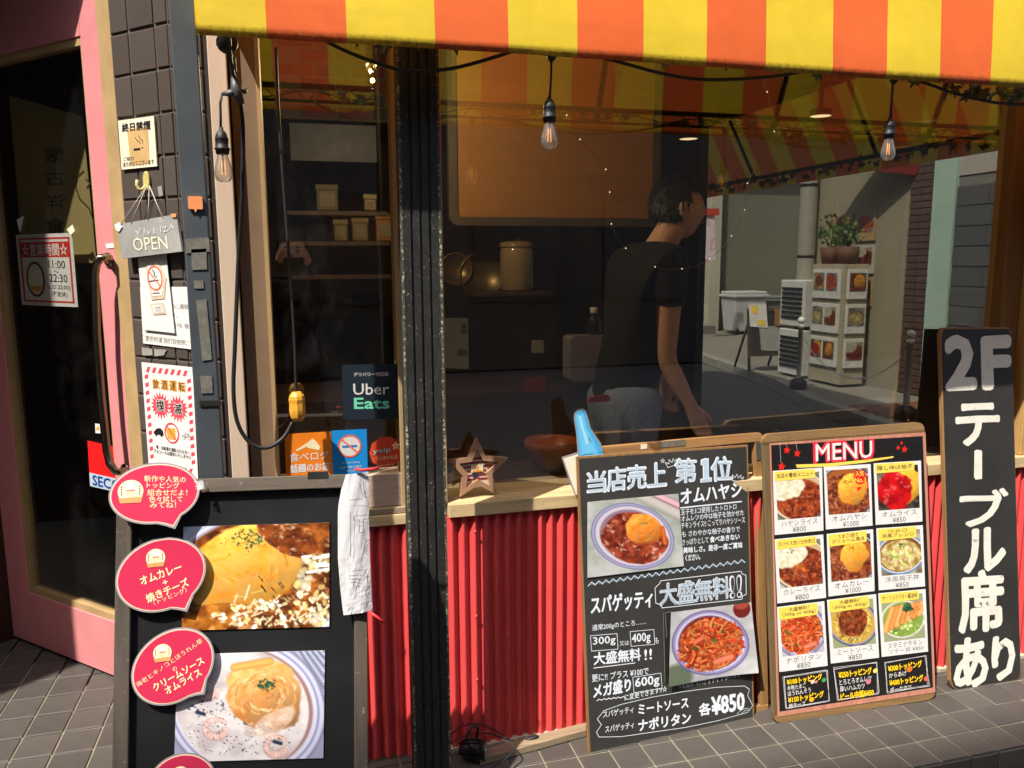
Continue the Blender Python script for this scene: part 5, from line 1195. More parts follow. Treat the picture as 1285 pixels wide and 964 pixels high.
for k, (cp, rows) in enumerate(zip(BOX, TOP)):
    Q = Quad([F2.loc(x, y) for x, y in cp]); rs2 = random.Random(k)
    for z_ in range(3):
        j = lambda v: v+rs2.uniform(-.035,.035); l = [(j(0),j(0)),(j(1),j(0)),(j(1),j(1)),(j(0),j(1))]; Q.lines([l+[l[0]]], .0011, m_mw, mn, z=.002+z_*.0001, name='frame_line')
    n_ = len(rows); y = .07
    for i, (s_, wht) in enumerate(rows):
        hh = (.19 if not wht else .15)*(1 if n_ == 5 else 1.12); y += hh+.025*(1 if n_ == 5 else 2)
        Lr = {'半熟たまご':.42,'ほうれんそう':.52,'焼チーズ':.38,'からあげ':.42,'ポークカツ':.5,'厚いハムカツ':.6}.get(s_, .80 if not wht else .78)
        Q.T(mn, s_, .08,y,.08+Lr,y-.01,hh, m_mw if wht else m_ylink, z=.0024, bold=.015 if wht else .05, wob=.01 if wht else 0)
    for (a, b, c_, r_) in {0: [(.66,.30,(236,210,196),.05),(.74,.32,(230,140,110),.035),(.92,.30,(70,160,80),.055),(.60,.86,(246,180,40),.06)], 1: [(.97,.24,(250,226,110),.06),(.78,.56,(240,120,140),.065)], 2: [(.58,.34,(222,120,50),.075),(.95,.74,(240,100,90),.06)]}[k]:
        p = Q.p(a, b); L_ = (Q.c[1]-Q.c[0]).length; MB().prism(ellp(p.x, p.y, r_*L_, r_*L_*.8, .4, 9), .0025, .0028).build('topping_sketch', flat('sketch %d%d' % (k, int(a*100)), c_), mn)
for x_, y_ in ((976,540),(1142,527)):
    p = F2.loc(x_, y_+6); MB().tube([(p.x,p.y-.004,-.007),(p.x,p.y+.006,-.007),(p.x+.004,p.y+.012,-.007),(p.x+.001,p.y+.017,-.007),(p.x-.005,p.y+.013,-.007)], .0013, 6).build('wire_hook', m_chrome, mn)
p = F1.loc(937,545,-.03); MB().tube([(p.x,p.y-.004,-.03),(p.x,p.y+.006,-.03),(p.x+.004,p.y+.011,-.03),(p.x-.003,p.y+.013,-.03)], .0013, 6).build('wire_hook', m_chrome, cb)

# ================================================================== TALL 2F SIGN
F3, W3 = lean_frame((1195,866),(1281,852),6.0)
sg = empty('tall_sign', F3.mat(), 'tall narrow black board hand-painted in white with 2F table seats, leaning at the far right', 'sign')
q = [(1184,411),(1266,411),(1270,418),(1281.5,845),(1278,853),(1202,866.5),(1196,863),(1193,855),(1180.5,420)]
P = [tuple(F3.loc(x, y)[:2]) for x, y in q]; MB().prism(P, -.018, -.0006).build('plank', m_edge, sg, bevel=.002)
cx_ = sum(p[0] for p in P)/len(P); cy_ = sum(p[1] for p in P)/len(P); Wd, Hd = .29, 1.236
m_paintblk = M_('weathered black sign paint', (46,45,42), .6, .22, 5, .15, spots=[(26,.66,.1,(120,104,76)),(70,.70,.06,(160,150,130)),(9,.66,.15,(80,76,68))])
MB().prism([((p[0]-cx_)*(1-.022)+cx_, (p[1]-cy_)*(1-.008)+cy_) for p in P], -.0005, .0008).build('painted_face', m_paintblk, sg)
m_sp = M_('chipped white sign paint', (226,222,208), .7, .1, 14, .2, spots=[(34,.62,.08,(130,126,114)),(11,.61,.05,(58,56,52))])
for ch, x0, y0, x1, y1, h, b_ in (('2',1189.5,487,1222.5,485,62,.06),('F',1235,486,1266.5,484,60,.06),('テ',1201,559,1253.5,556,50,.04),('ー',0,0,0,0,0,0),('ブ',1206,661,1265,658,45,.04),('ル',1211,718,1261,713,51,.05),('席',1205,793,1259,789,74,.045),('あ',1199,864,1239,860,60,.045),('り',1247,853,1273,850,52,.05)):
    if ch == 'ー': MB().prism([tuple(F3.loc(x, y)[:2]) for x, y in ((1222.5,566),(1225,564.5),(1231,565),(1232,567),(1232,601),(1224,602),(1222,599))], .0009, .0014).build('lettering', m_sp, sg)
    else: T(F3, sg, ch, x0, y0, x1, y1, h, m_sp, z=.0014, bold=b_, wob=.006)

# ================================================================== WINDOW STICKERS, STAR, FLOODLIGHT
FW_ = Fr((0,.0155,0), (1,0,0), VZ)
t, f, Q = plate('delivery_sticker', FW_, [(429,458),(500.5,456.5),(502,525.5),(430.5,527)], .0008, M_('navy sticker', (34,44,54), .35, .05), 'dark square delivery sticker with white and green lettering in the left window', 'sticker', z=.001)
Q.T(t, 'デリバリー対応店', .20,.215,.81,.215,.075, m_white, z=.0012, bold=.015); Q.T(t, 'Uber', .19,.545,.81,.55,.20, m_white, z=.0012, bold=.012); Q.T(t, 'Eats', .20,.80,.81,.805,.195, flat('mint ink', (120,220,180), .4), z=.0012, bold=.03)
t, f, Q = plate('review_sticker', FW_, [(357,545),(415,541.5),(418,595),(359,597)], .0008, flat('orange sticker', (236,130,36), .35), 'orange square restaurant guide sticker in the left window', 'sticker', z=.001)
Q.T(t, '食べログ', .09,.67,.93,.64,.21, m_white, z=.0012, bold=.012); Q.T(t, '話題のお店', .10,.94,.93,.90,.20, m_white, z=.0012, bold=.04)
Q.poly([(.22,.40),(.50,.22),(.58,.20),(.62,.26),(.25,.42)], .0009, .0012, 'spoon_hand_mark', m_badge, t); Q.poly([(.42,.28),(.60,.14),(.68,.22),(.76,.36),(.72,.42),(.58,.38),(.5,.36)], .0009, .0013, 'spoon_hand_mark', m_badge, t)
t, f, Q = plate('no_smoking_sticker', FW_, [(416,540.5),(460,538.5),(461.5,594),(418,597)], .0008, flat('cyan sticker', (30,140,214), .35), 'cyan no-smoking sticker between the orange sticker and the round red one', 'sticker', z=.001)
p = Q.p(.5,.36); rr = .030; MB().prism(ellp(p.x,p.y,rr,rr), .0009, .0012).build('white_disc', m_white, t)
strokes(t, [[(p.x+rr*math.cos(k*.2094), p.y+rr*math.sin(k*.2094)) for k in range(31)],[(p.x-rr*.7,p.y+rr*.65),(p.x+rr*.7,p.y-rr*.65)]], .0042, m_orr, .0016, 'red_ring'); strokes(t, [[(p.x-rr*.6,p.y-.001),(p.x+rr*.6,p.y-.001)]], .0065, flat('mid blue ink', (40,120,190)), .0014, 'cigarette_mark')
Q.T(t, 'No Smoking', .28,.76,.78,.755,.05, m_white, z=.0012); Q.T(t, '全面禁煙/分煙席', .20,.86,.84,.85,.05, m_white, z=.0012); Q.T(t, 'おたばこ', .4,.94,.66,.935,.05, m_white, z=.0012)
Fy = FW_.moved(.001, 484, 567.5); t = empty('round_review_sticker', Fy.mat(), 'round red-orange review site sticker, rightmost in the left window', 'sticker')
r_ = abs(Fy.loc(504.5,567.5).x); MB().prism(ellp(0,0,r_,r_,0,10), 0, .0008).build('sheet', flat('coral red sticker', (214,76,46), .35), t)
T(Fy, t, 'yelp', 467.5,572,491,569,8.5, m_ink, z=.0014, bold=.05); T(Fy, t, 'yelp', 468,571.5,490.5,568.5,7.8, m_white, z=.002, bold=.012); T(Fy, t, 'で人気のお店', 471,578,499,575.5,5, m_badge, z=.0012); T(Fy, t, 'www.yelp.co.jp', 475,586,496,583.5,2.5, m_badge, z=.0012)
for k in range(5):
    a = R(90+72*k); c_ = Fy.loc(496.5,559.5); p = (c_.x+.0065*math.cos(a), c_.y+.0065*math.sin(a)); MB().prism(ellp(p[0],p[1],.0048,.0026,a,12), .0009, .0012).build('flower_petal', m_badge, t)
# cardboard sheet taped inside window
FI = Fr((0,.12,0), (1,0,0), VZ)
t, f, Q = plate('cardboard_sheet', FI, [(497,401),(587,399.5),(588,463),(498,459)], .003, M_('kraft card', (190,176,140), .8, .08, 8), 'pale cardboard sheet taped inside behind the grooved post', 'cardboard', z=0)
for q_ in ([(.90,.10),(.98,.09),(.98,.30),(.90,.31)], [(.84,.62),(.98,.61),(.98,.74),(.84,.75)]): Q.poly(q_, .0031, .0035, 'brown_tape', M_('brown tape', (150,120,66), .4), t)
# wooden star frame on the sill
c_ = W(598,588,.04); sb = W(598,622,.04)
FSt = Fr((c_.x, .035, .7685), Vector((math.cos(R(4)), math.sin(R(4)), 0)), VZ)
st_ = empty('star_frame', FSt.mat(), 'tan wooden star-shaped frame with flag fabric standing on the window sill', 'star frame')
m_st = M_('tan star wood', (168,128,98), .5, .08, 20)
sp_ = [(598,549.5),(609,572),(637,574.5),(617,594),(622.5,620),(599.5,608),(576.5,623),(580,597),(563,577.5),(587,574)]
so_ = [FSt.loc(x, y) for x, y in sp_]; cc_ = sum((Vector(p[:2]) for p in so_), Vector((0,0)))/10
dy_ = -min(p.y for p in so_); so2 = [Vector(p[:2]) for p in so_]; si2 = [cc_+(p-cc_)*.66 for p in so2]
mb = MB()
for k in range(10):
    a, b, c, d = so2[k], so2[(k+1) % 10], si2[(k+1) % 10], si2[k]
    mb.add([(a.x,a.y,-.012),(b.x,b.y,-.012),(c.x,c.y,-.012),(d.x,d.y,-.012),(a.x,a.y,.006),(b.x,b.y,.006),(c.x,c.y,.006),(d.x,d.y,.006)], [(0,1,2,3),(7,6,5,4),(0,4,5,1),(2,6,7,3)])
mb.build('star_rim', m_st, st_)
m_flagr = flat('flag red', (150,44,44), .7); m_flagw = flat('flag cream', (214,200,180), .7); m_flagb = flat('flag blue', (40,50,78), .7)
MB().prism([tuple(p) for p in si2], -.010, -.006).build('backing', m_flagw, st_)
from mathutils.geometry import intersect_line_line_2d
for k in range(6):
    y0 = cc_.y-.034+.0125*k; 
    xs_ = []
    for e in range(10):
        r_ = intersect_line_line_2d(si2[e], si2[(e+1) % 10], Vector((cc_.x-1,y0)), Vector((cc_.x+1,y0)))
        if r_: xs_.append(r_.x)
    if len(xs_) >= 2: MB().prism([(min(xs_)+.002,y0),(max(xs_)-.002,y0),(max(xs_)-.002,y0+.006),(min(xs_)+.002,y0+.006)], -.0058, -.0052).build('red_stripe', m_flagr, st_)
MB().prism([(cc_.x-.010,cc_.y-.030),(cc_.x+.006,cc_.y-.022),(cc_.x-.003,cc_.y-.010),(cc_.x-.016,cc_.y-.012)], -.005, -.0044).build('blue_patch', m_flagb, st_)
MB().prism([(cc_.x-.018,cc_.y-.010),(cc_.x+.019,cc_.y-.010),(cc_.x+.019,cc_.y+.013),(cc_.x-.018,cc_.y+.013)], -.0043, -.0035).build('cream_card', m_badge, st_)
MB().prism([(cc_.x-.014,cc_.y-.009),(cc_.x+.015,cc_.y-.009),(cc_.x+.015,cc_.y-.003),(cc_.x-.014,cc_.y-.003)], -.0034, -.003).build('gold_ribbon', m_gold, st_)
MB().prism(ellp(cc_.x,cc_.y+.005,.006,.006,0,12), -.0034, -.003).build('badge_dot', m_or, st_)
# floodlight on the step with its cable
fl = G(590,948,0); fl = Vector((fl.x, fl.y, 0)); fld = empty('floodlight', (fl.x, -.075, 0), 'small black finned floodlight lying on the tiles beside the grooved post', 'floodlight')
cen_ = W(592,940,-.075); ax = Vector((.93,-.36,.0)).normalized()
mb = MB(); mb.lathe([(0,-.036),(.018,-.036),(.020,-.02),(.024,-.012),(.026,.0),(.027,.034),(.030,.036),(.030,.042),(.027,.042)], cen_, 26, axis=ax); mb.build('housing', m_blackmetal, fld, world=True)
for k in range(12):
    a = 2*math.pi*k/12; q_ = Vector((0,0,1)).rotation_difference(ax); d = q_ @ Vector((math.cos(a), math.sin(a), 0)); mb = MB(); s_ = d.cross(ax)*.0012
    mb.add([cen_+d*.018-ax*.034-s_, cen_+d*.029-ax*.020-s_, cen_+d*.031+ax*.026-s_, cen_+d*.022+ax*.026-s_, cen_+d*.018-ax*.034+s_, cen_+d*.029-ax*.020+s_, cen_+d*.031+ax*.026+s_, cen_+d*.022+ax*.026+s_], [(3,2,1,0),(4,5,6,7),(0,1,5,4),(1,2,6,5),(2,3,7,6)]); mb.build('fin', m_blackmetal, fld, world=True)
mb = MB(); mb.lathe([(0,.030),(.012,.031),(.022,.036),(.027,.041)], cen_, 26, axis=ax); mb.build('reflector', M_('pale reflector', (200,204,210), .25, .1, metal=.8), fld, world=True)
br0, br1 = W(590,928,-.09), W(598,912,-.06); MB().tube([cen_+Vector((-.004,-.03,.0)), W(585,926,-.10), W(592,911,-.09), W(600,912,-.08), W(598,925,-.06)], .0045, 6).build('bracket', m_blackmetal, fld, world=True)
MB().lathe([(0,.008),(.006,.008),(.006,0)], W(567,941,-.09), 10, axis=(-1,0,0)).build('bolt', m_chrome, fld, world=True)
fc = empty('floodlight_cable', (fl.x, -.07, .05), 'thin black cable looping from the floodlight along the foot of the red wall', 'cable')
MB().tube(smooth([W(565,922,-.04), W(580,912,-.05), W(598,908,-.07), W(615,914,-.08), W(635,925,-.10), W(645,937,-.13), W(640,948,-.15), W(620,962,-.17), W(600,970,-.18)]), .0022, 8).build('cable', m_cable, fc, world=True)
MB().tube(smooth([W(562,934,-.03), W(590,921,-.03), W(615,921,-.03), W(640,929,-.03), W(660,927,-.04), W(672,924,-.05)]), .0022, 8).build('cable', m_cable, fc, world=True)
a, b = W(658,930,-.05), W(676,924,-.05); MB().tube([a, a.lerp(b,.3), a.lerp(b,.8), b], [.003,.007,.008,.003], 8).build('connector', m_cable, fc, world=True)
pl = [G(603,958,.0), G(735,932,.0)]
plk = empty('timber_offcut', pl[0], 'weathered timber batten lying on the tiles in front of the red wall', 'timber')
f_ = G(600,965,.0); q_ = [G(603,962,0), G(736,925,0), G(735,915,0), G(600,950,0)]
mb = MB(); mb.hexa(*[Vector((p.x, p.y, .024)) for p in q_], (0,0,.022)); mb.build('batten', m_sillb, plk, world=True, bevel=.002)

# ================================================================== INTERIOR
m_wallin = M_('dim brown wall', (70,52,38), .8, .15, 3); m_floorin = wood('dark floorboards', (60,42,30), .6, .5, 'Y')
bx_ = lambda name, m, *b: MB().box(*b).build(name, m, bld)
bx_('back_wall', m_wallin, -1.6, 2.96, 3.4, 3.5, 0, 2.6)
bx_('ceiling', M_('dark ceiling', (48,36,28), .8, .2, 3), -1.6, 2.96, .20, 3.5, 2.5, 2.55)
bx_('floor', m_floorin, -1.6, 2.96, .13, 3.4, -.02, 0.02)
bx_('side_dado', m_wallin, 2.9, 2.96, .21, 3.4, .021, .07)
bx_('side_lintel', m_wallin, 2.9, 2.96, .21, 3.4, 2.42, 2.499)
for y0, y1 in ((.21,.50),(3.25,3.39)): bx_('side_post', M_('dark window post', (58,42,30), .6), 2.9, 2.965, y0, y1, .0715, 2.419)
MB().box(2.93, 2.934, .50, 3.25, .07, 2.42).build('glass_pane', glass('side glass', .02, (203,203,199), dust=.0), bld)
MB().box(-1.6, 2.96, .251, 6.0, 2.62, 5.5).build('upper_storeys', M_('upper wall render', (120,112,100), .9), bld)
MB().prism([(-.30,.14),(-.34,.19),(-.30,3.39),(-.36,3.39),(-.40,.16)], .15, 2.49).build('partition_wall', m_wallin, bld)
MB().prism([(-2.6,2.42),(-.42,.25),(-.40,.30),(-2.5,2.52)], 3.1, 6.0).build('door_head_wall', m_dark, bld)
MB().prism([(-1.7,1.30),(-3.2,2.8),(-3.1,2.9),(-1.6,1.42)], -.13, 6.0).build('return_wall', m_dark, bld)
# room behind the door
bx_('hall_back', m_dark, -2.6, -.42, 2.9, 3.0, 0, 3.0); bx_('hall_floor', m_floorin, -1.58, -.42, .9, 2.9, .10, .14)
def box_thing(name, m, b, label, cat, grp=None, bev=.004):
    c = ((b[0]+b[1])/2, (b[2]+b[3])/2, b[4]); t = empty(name, c, label, cat, grp)
    MB().box(*b).build('body', m, t, world=True, bevel=bev); return t
# brown board in grey metal frame
p0, p1 = W(574,272,1.2), W(818,272,1.2); x0, x1 = W(560,80,1.2).x+.035, p1.x; zb_, zt_ = W(700,274,1.2).z, 2.36
hb = empty('hanging_board', ((x0+x1)/2, 1.2, zb_), 'large brown wooden board in a grey metal frame hanging inside the big window', 'board')
MB().box(x0, x1, 1.2, 1.215, zb_, zt_).build('wood_sheet', wood('amber plywood', (176,124,66), .86, .5, 'X', 0.7), hb, world=True)
m_fr = M_('grey brown metal', (104,96,84), .45, .1, metal=.4)
rr_o = rrect(x0-.034, zb_-.034, x1+.034, zt_+.034, .04, 6); rr_i = rrect(x0+.002, zb_+.002, x1-.002, zt_-.002, .02, 6)
mb = MB(); n_ = len(rr_o)
mb.add([(x,1.19,z) for x,z in rr_o]+[(x,1.19,z) for x,z in rr_i]+[(x,1.23,z) for x,z in rr_o]+[(x,1.23,z) for x,z in rr_i],
  [(k,(k+1)%n_,n_+(k+1)%n_,n_+k) for k in range(n_)]+[(k,2*n_+k,2*n_+(k+1)%n_,(k+1)%n_) for k in range(n_)]+[(n_+k,n_+(k+1)%n_,3*n_+(k+1)%n_,3*n_+k) for k in range(n_)]); mb.build('metal_frame', m_fr, hb, world=True)
# brick panel above the left window's shelves
bp = empty('brick_panel', W(420,150,1.9), 'panel of old red and grey bricks high on the wall seen through the left window', 'brick wall')
mA, mB_ = M_('old red brick', (92,42,30), .85, .35, 14, .4, randv=.3), M_('old dark brick', (66,60,52), .85, .35, 14, .4, randv=.2)
L0, L1_ = W(346,148,1.9), W(560,148,1.9); MB().box(L0.x, L1_.x, 1.905, 1.95, L0.z, L0.z+.45).build('mortar', M_('brick mortar', (92,80,62), .9, .2, 30), bp, world=True)
bme = bevel_tile(.155,.052,.012,.002).mesh('brick', Matrix.Rotation(R(90),4,'X'))
for r in range(7):
    for c in range(6):
        x = L0.x+.005+c*.168+(r % 2)*.07-.05; 
        if x < L0.x-.01 or x+.155 > L1_.x: continue
        o = bpy.data.objects.new('brick', bme); COL.objects.link(o); o.parent = bp; o.matrix_world = Matrix.Translation((x, 1.902, L0.z+.010+r*.064))
        if len(bme.materials) == 0: bme.materials.append(mA)
        o.material_slots[0].link = 'OBJECT'; o.material_slots[0].material = random.choice((mA, mA, mB_))
a, b = W(362,153,1.6), W(474,205,1.6); box_thing('blue_grey_panel', M_('slate blue panel', (38,43,54), .5), (a.x, b.x, 1.6, 1.64, b.z, a.z), 'dark blue-grey panel under the bricks inside the left window', 'panel')
# shelves with tins behind the left window
sh = empty('wall_shelf', W(430,300,1.55), 'dark wall shelf carrying tins inside the left window', 'shelf')
m_shelf = wood('dark shelf wood', (70,48,32), .6, .6, 'X')
for yy in (265, 303, 345): p = W(430,yy,1.45); MB().box(-.02, .42, 1.45, 1.62, p.z-.018, p.z).build('shelf_board', m_shelf, sh, world=True)
m_tin = M_('dull tin', (104,92,66), .35, .2, 12, .1, metal=.5); m_tin2 = M_('brass tin', (140,98,46), .35, .2, 12, .1, metal=.5)
for k, (xa_, xb_, yt, yb, mm, lab) in enumerate(((418,437,276,303,m_tin,'first pale tin from the left on the middle shelf in the left window'),(441,463,274,303,m_tin,'middle pale tin on the middle shelf in the left window'),(471,496,270,303,m_tin2,'brass-lit tin on the middle shelf next to the grooved post'),(456,473,244,265,m_tin,'small pale tin on the upper shelf in the left window'),(396,425,232,265,M_('olive box', (84,76,50), .6),'olive box on the upper shelf in the left window'))):
    a, b = W(xa_,yt,1.46), W(xb_,yb,1.46); t = empty('storage_tin', ((a.x+b.x)/2, 1.5, b.z), lab, 'tin', 'tins on the shelf in the left window')
    MB().box(a.x, b.x, 1.46, 1.56, b.z, a.z).build('body', mm, t, world=True, bevel=.006); MB().box(a.x-.003, b.x+.003, 1.457, 1.563, a.z-.022, a.z+.003).build('lid', mm, t, world=True, bevel=.004)
    MB().box(a.x+.014, b.x-.014, 1.4575, 1.459, b.z+.018, a.z-.032).build('label_plate', M_('dull label', (116,104,82), .6), t, world=True)
# counter and kitchen clutter
box_thing('counter', wood('dark counter', (70,46,30), .6, .6, 'X'), (-.24, 1.62, 1.0, 1.5, .03, .92), 'dark wooden counter across the room behind the big window', 'counter')
def lathe_thing(name, c, prof, m, label, cat, part='body', n=24): t = empty(name, c, label, cat); MB().lathe(prof, (0,0,0), n).build(part, m, t); return t
a, b = W(632,366,1.25), W(672,366,1.25); MB_sh = box_thing('plank_shelf', m_shelf, (W(590,370,1.25).x, W(690,370,1.25).x, 1.2, 1.4, a.z-.02, a.z), 'short plank shelf with a lidded glass jar in the middle of the big window', 'shelf')
rj = (b.x-a.x)/2; hj = W(650,300,1.25).z-a.z
jr = lathe_thing('glass_jar', ((a.x+b.x)/2, 1.3, a.z), [(0,0),(rj*.9,0),(rj,.01),(rj,hj*.78),(rj*.93,hj*.84)], M_('cloudy jar', (150,132,96), .2, .1, 6, 0), 'tall cloudy glass jar with a knobbed lid on the plank shelf', 'jar')
MB().lathe([(rj*1.02,hj*.85),(rj*1.03,hj*.93),(rj*.7,hj*.96),(rj*.2,hj*.97),(rj*.2,hj*1.03),(0,hj*1.04)]).build('lid', M_('jar lid', (140,118,80), .4), jr)
for (cx, cy, r_, lab) in ((604,345,.105,'large round tray leaning on the wall beside the glass jar'),(572,338,.075,'smaller round tray next to the grooved post')):
    p = W(cx, cy, 1.42); t = empty('round_tray', (p.x,p.y,p.z-r_), lab, 'tray', 'round trays leaning inside the big window'); mb = MB(); mb.lathe([(0,0),(r_*.88,.0),(r_*.92,.012),(r_,.014),(r_,.008)], p, 36, axis=(0,-1,.1)); mb.build('dish', M_('dull bronze tray', (112,94,60), .35, .1, 6, 0, metal=.6), t, world=True)
a, b = W(714,422,.95), W(770,476,.95); t = empty('towel_dispenser', ((a.x+b.x)/2,.95,b.z), 'pale lilac paper towel dispenser in front of the person in jeans', 'dispenser')
MB().prism(rrect(a.x,b.z,b.x,a.z,.02), -1.05, -.95).mesh('x'); mb = MB().prism([(x,z) for x,z in rrect(a.x,b.z,b.x,a.z,.018)], .93, 1.03)
mb.v = [(x, z, y) for x, y, z in mb.v]; mb.f = [f[::-1] for f in mb.f]; mb.build('housing', M_('lilac grey plastic', (150,144,156), .4, .05), t, world=True)
p = W(745,418,.98); bo = lathe_thing('syrup_bottle', (p.x,.98,p.z), [(0,0),(.03,0),(.031,.008),(.030,.055),(.018,.075),(.013,.085)], M_('dark bottle', (48,34,22), .15), 'dark bottle with a white cap standing on the dispenser', 'bottle'); MB().lathe([(.0155,.085),(.0165,.088),(.0165,.108),(0,.110)]).build('cap', m_white, bo)
a, b = W(772,422,1.05), W(808,482,1.05); gc = empty('plastic_crate', ((a.x+b.x)/2,1.05,b.z), 'dark green plastic crate behind the standing person', 'crate')
m_gr = M_('dark green plastic', (36,62,38), .4)
for k in range(6):
    z = b.z+(a.z-b.z)*k/5; MB().box(a.x, b.x, 1.05, 1.07, z-.006, z+.006).build('rail', m_gr, gc, world=True)
for k in range(5):
    x = a.x+(b.x-a.x)*k/4; MB().box(x-.006, x+.006, 1.048, 1.068, b.z+.007, a.z-.007).build('upright', m_gr, gc, world=True)
p = W(697,566,.34); ob = lathe_thing('orange_bowl', (p.x,.38,p.z-.07), [(0,0),(.04,0),(.075,.03),(.093,.075),(.096,.10),(.090,.10),(.07,.035),(0,.012)], M_('glazed orange bowl', (170,84,36), .3, .15), 'orange ceramic bowl inside the window, left of the bottle cut-out', 'bowl')
box_thing('low_cabinet', m_shelf, (.46, 1.1, .24, .52, .03, p.z-.071), 'low dark cabinet just inside the big window carrying the orange bowl', 'cabinet')
a, b = W(656,474,1.0), W(684,491,1.0); t = empty('red_label', ((a.x+b.x)/2,.99,b.z), 'small dull red label on the counter front', 'label'); MB().box(a.x,b.x,.99,.996,b.z,a.z).build('card', M_('dull red card', (140,52,36), .5), t, world=True)
a, b = W(668,428,1.18), W(682,443,1.18); t = empty('switch_box', ((a.x+b.x)/2,1.18,b.z), 'small pale socket box on the wall below the plank shelf', 'socket'); MB().box(a.x,b.x,1.17,1.2,b.z,a.z).build('casing', M_('pale socket', (150,148,146), .4), t, world=True, bevel=.003)
# leaning dark panel behind the tall sign
q_ = [W(1163,413,.13), W(1186,413,.13), W(1186,600,.11), W(1147,600,.11)]; t = empty('dark_panel', q_[3], 'matt black slanted panel inside the window behind the tall 2F sign', 'panel'); MB().hexa(q_[0], q_[3], q_[2], q_[1], (0,-.012,0)).build('sheet', M_('matt black sheet', (26,25,25), .7), t, world=True)
# lamps that are lit inside
m_glow = flat('warm lamp glow', (255,220,160), .5, emit=.7); m_glow2 = flat('hot bulb glow', (255,214,130), .5, emit=12)
p = W(467.5,101,.55); t = empty('string_bulb', p, 'small bare bulb shining brightly at the top of the left window', 'light bulb'); MB().ball((0,0,0), .0075, 12).build('globe', m_glow2, t); MB().lathe([(.004,.006),(.006,.012),(.006,.026),(0,.028)]).build('cap', m_tin2, t); MB().tube([(0,0,.028),(.004,0,.12)], .0015, 6).build('lead', m_cable, t)
pl_ = bpy.data.lights.new('string_bulb_light', 'POINT'); pl_.energy = 10; pl_.color = (1,.74,.42); pl_.shadow_soft_size = .004; lo = bpy.data.objects.new('string_bulb_light', pl_); COL.objects.link(lo); lo.location = p+Vector((0,.02,-.02))
for k in range(5):
    a = R(-90+k*72); mb = MB(); c = p+Vector((.0,.012,.045)); leaf_into(mb, c+Vector((.012*math.cos(a),0,.012*math.sin(a))), .014, rs); mb.build('fabric_petal', m_cream, t, world=True)
for (cx, cy, yy, lab) in ((1030,143,1.45,'oval glowing ceiling lamp right of the brown board, under the awning reflection'),(864,172,2.1,'second glowing lamp, close to the edge of the brown board')):
    q_ = W(cx, cy, yy); t = empty('ceiling_lamp', q_, lab, 'lamp', 'ceiling lamps in the room'); rr = .055
    MB().lathe([(0,-.01),(rr*.93,-.01),(rr*.95,.0)], (0,0,0), 32).build('diffuser', m_glow, t); MB().lathe([(rr*.95,-.012),(rr,-.01),(rr,.02),(.01,.03),(.008,2.5-q_.z)], (0,0,0), 32).build('housing', m_dark, t)
p = W(571,265,1.3); t = empty('lantern', p, 'little warm lantern glowing beside the grooved post', 'lantern'); MB().box(-.008,.008,-.008,.008,-.03,.03).build('glow_panel', flat('dim lantern glow', (250,180,90), .5, emit=1.6), t); MB().box(-.014,.014,-.014,.014,-.038,-.031).build('base', m_dark, t); MB().box(-.014,.014,-.014,.014,.031,.038).build('cap', m_dark, t)
# fairy lights
fy = empty('fairy_lights', W(790,320,.12), 'fine wire of tiny fairy lights draped inside the big window', 'string lights')
fpts = smooth([W(x,y,.115) for x, y in ((707,125),(713,150),(728,175),(757,208),(766,228),(763,263),(772,292),(790,316),(822,335),(850,338),(880,331),(905,312),(925,285),(936,258),(938,230),(970,175),(966,130),(958,100))], 5)
MB().tube(fpts, .0007, 5).build('wire', M_('thin brass wire', (170,150,110), .4, metal=.5), fy, world=True)
mb = MB()
for k in range(4, len(fpts), 6): mb.ball(fpts[k], .0022, 8)
tag(mb.build('led_drops', flat('led glow', (255,240,200), .5, emit=.8), fy, world=True), kind='stuff')
# mirrored lettering banner behind the door glass
FH = Fr(FD.O-FD.n*.07, UC, VZ)
t, f, Q = plate('door_banner', FH, [(12,120),(104,146),(122,330),(30,330)], .002, M_('dim cream banner', (140,124,76), .7, .12, 3), 'dim cream banner with mirrored characters behind the door glass', 'banner', z=0)
m_bi = flat('banner ink', (70,50,30), .6)
for ch, y in (('懐',195),('古',224),('洋',254),('食',283)):
    a, b = f.loc(82,y+9), f.loc(58,y+9); text3(t, ch, a, b, f.loc(82,y-10), m_bi, .003, .01)
SP(f, t, [[(105,215),(97,222),(95,235),(100,250),(112,262),(118,280)],[(108,225),(113,230),(109,236)]], .006, m_bi, z=.003, name='drawn_line')
dg = empty('door_garland', FD.moved(-.25,50,85).mat(), 'dark green leafy garland hanging behind the top of the door glass', 'garland'); mb = MB(); m_dl = M_('dusty dark leaf', (48,62,40), .6, .3)
for k in range(150):
    x, y = rs.uniform(-10,112), 0; y = rs.uniform(48+(105-x)*.22, 88+(x*.28)); p = PLN(x, y, FD.O-FD.n*(.22+rs.random()*.08), FD.n); leaf_into(mb, p, rs.uniform(.02,.035), rs)
tag(mb.build('leaves', m_dl, dg, world=True), kind='stuff')

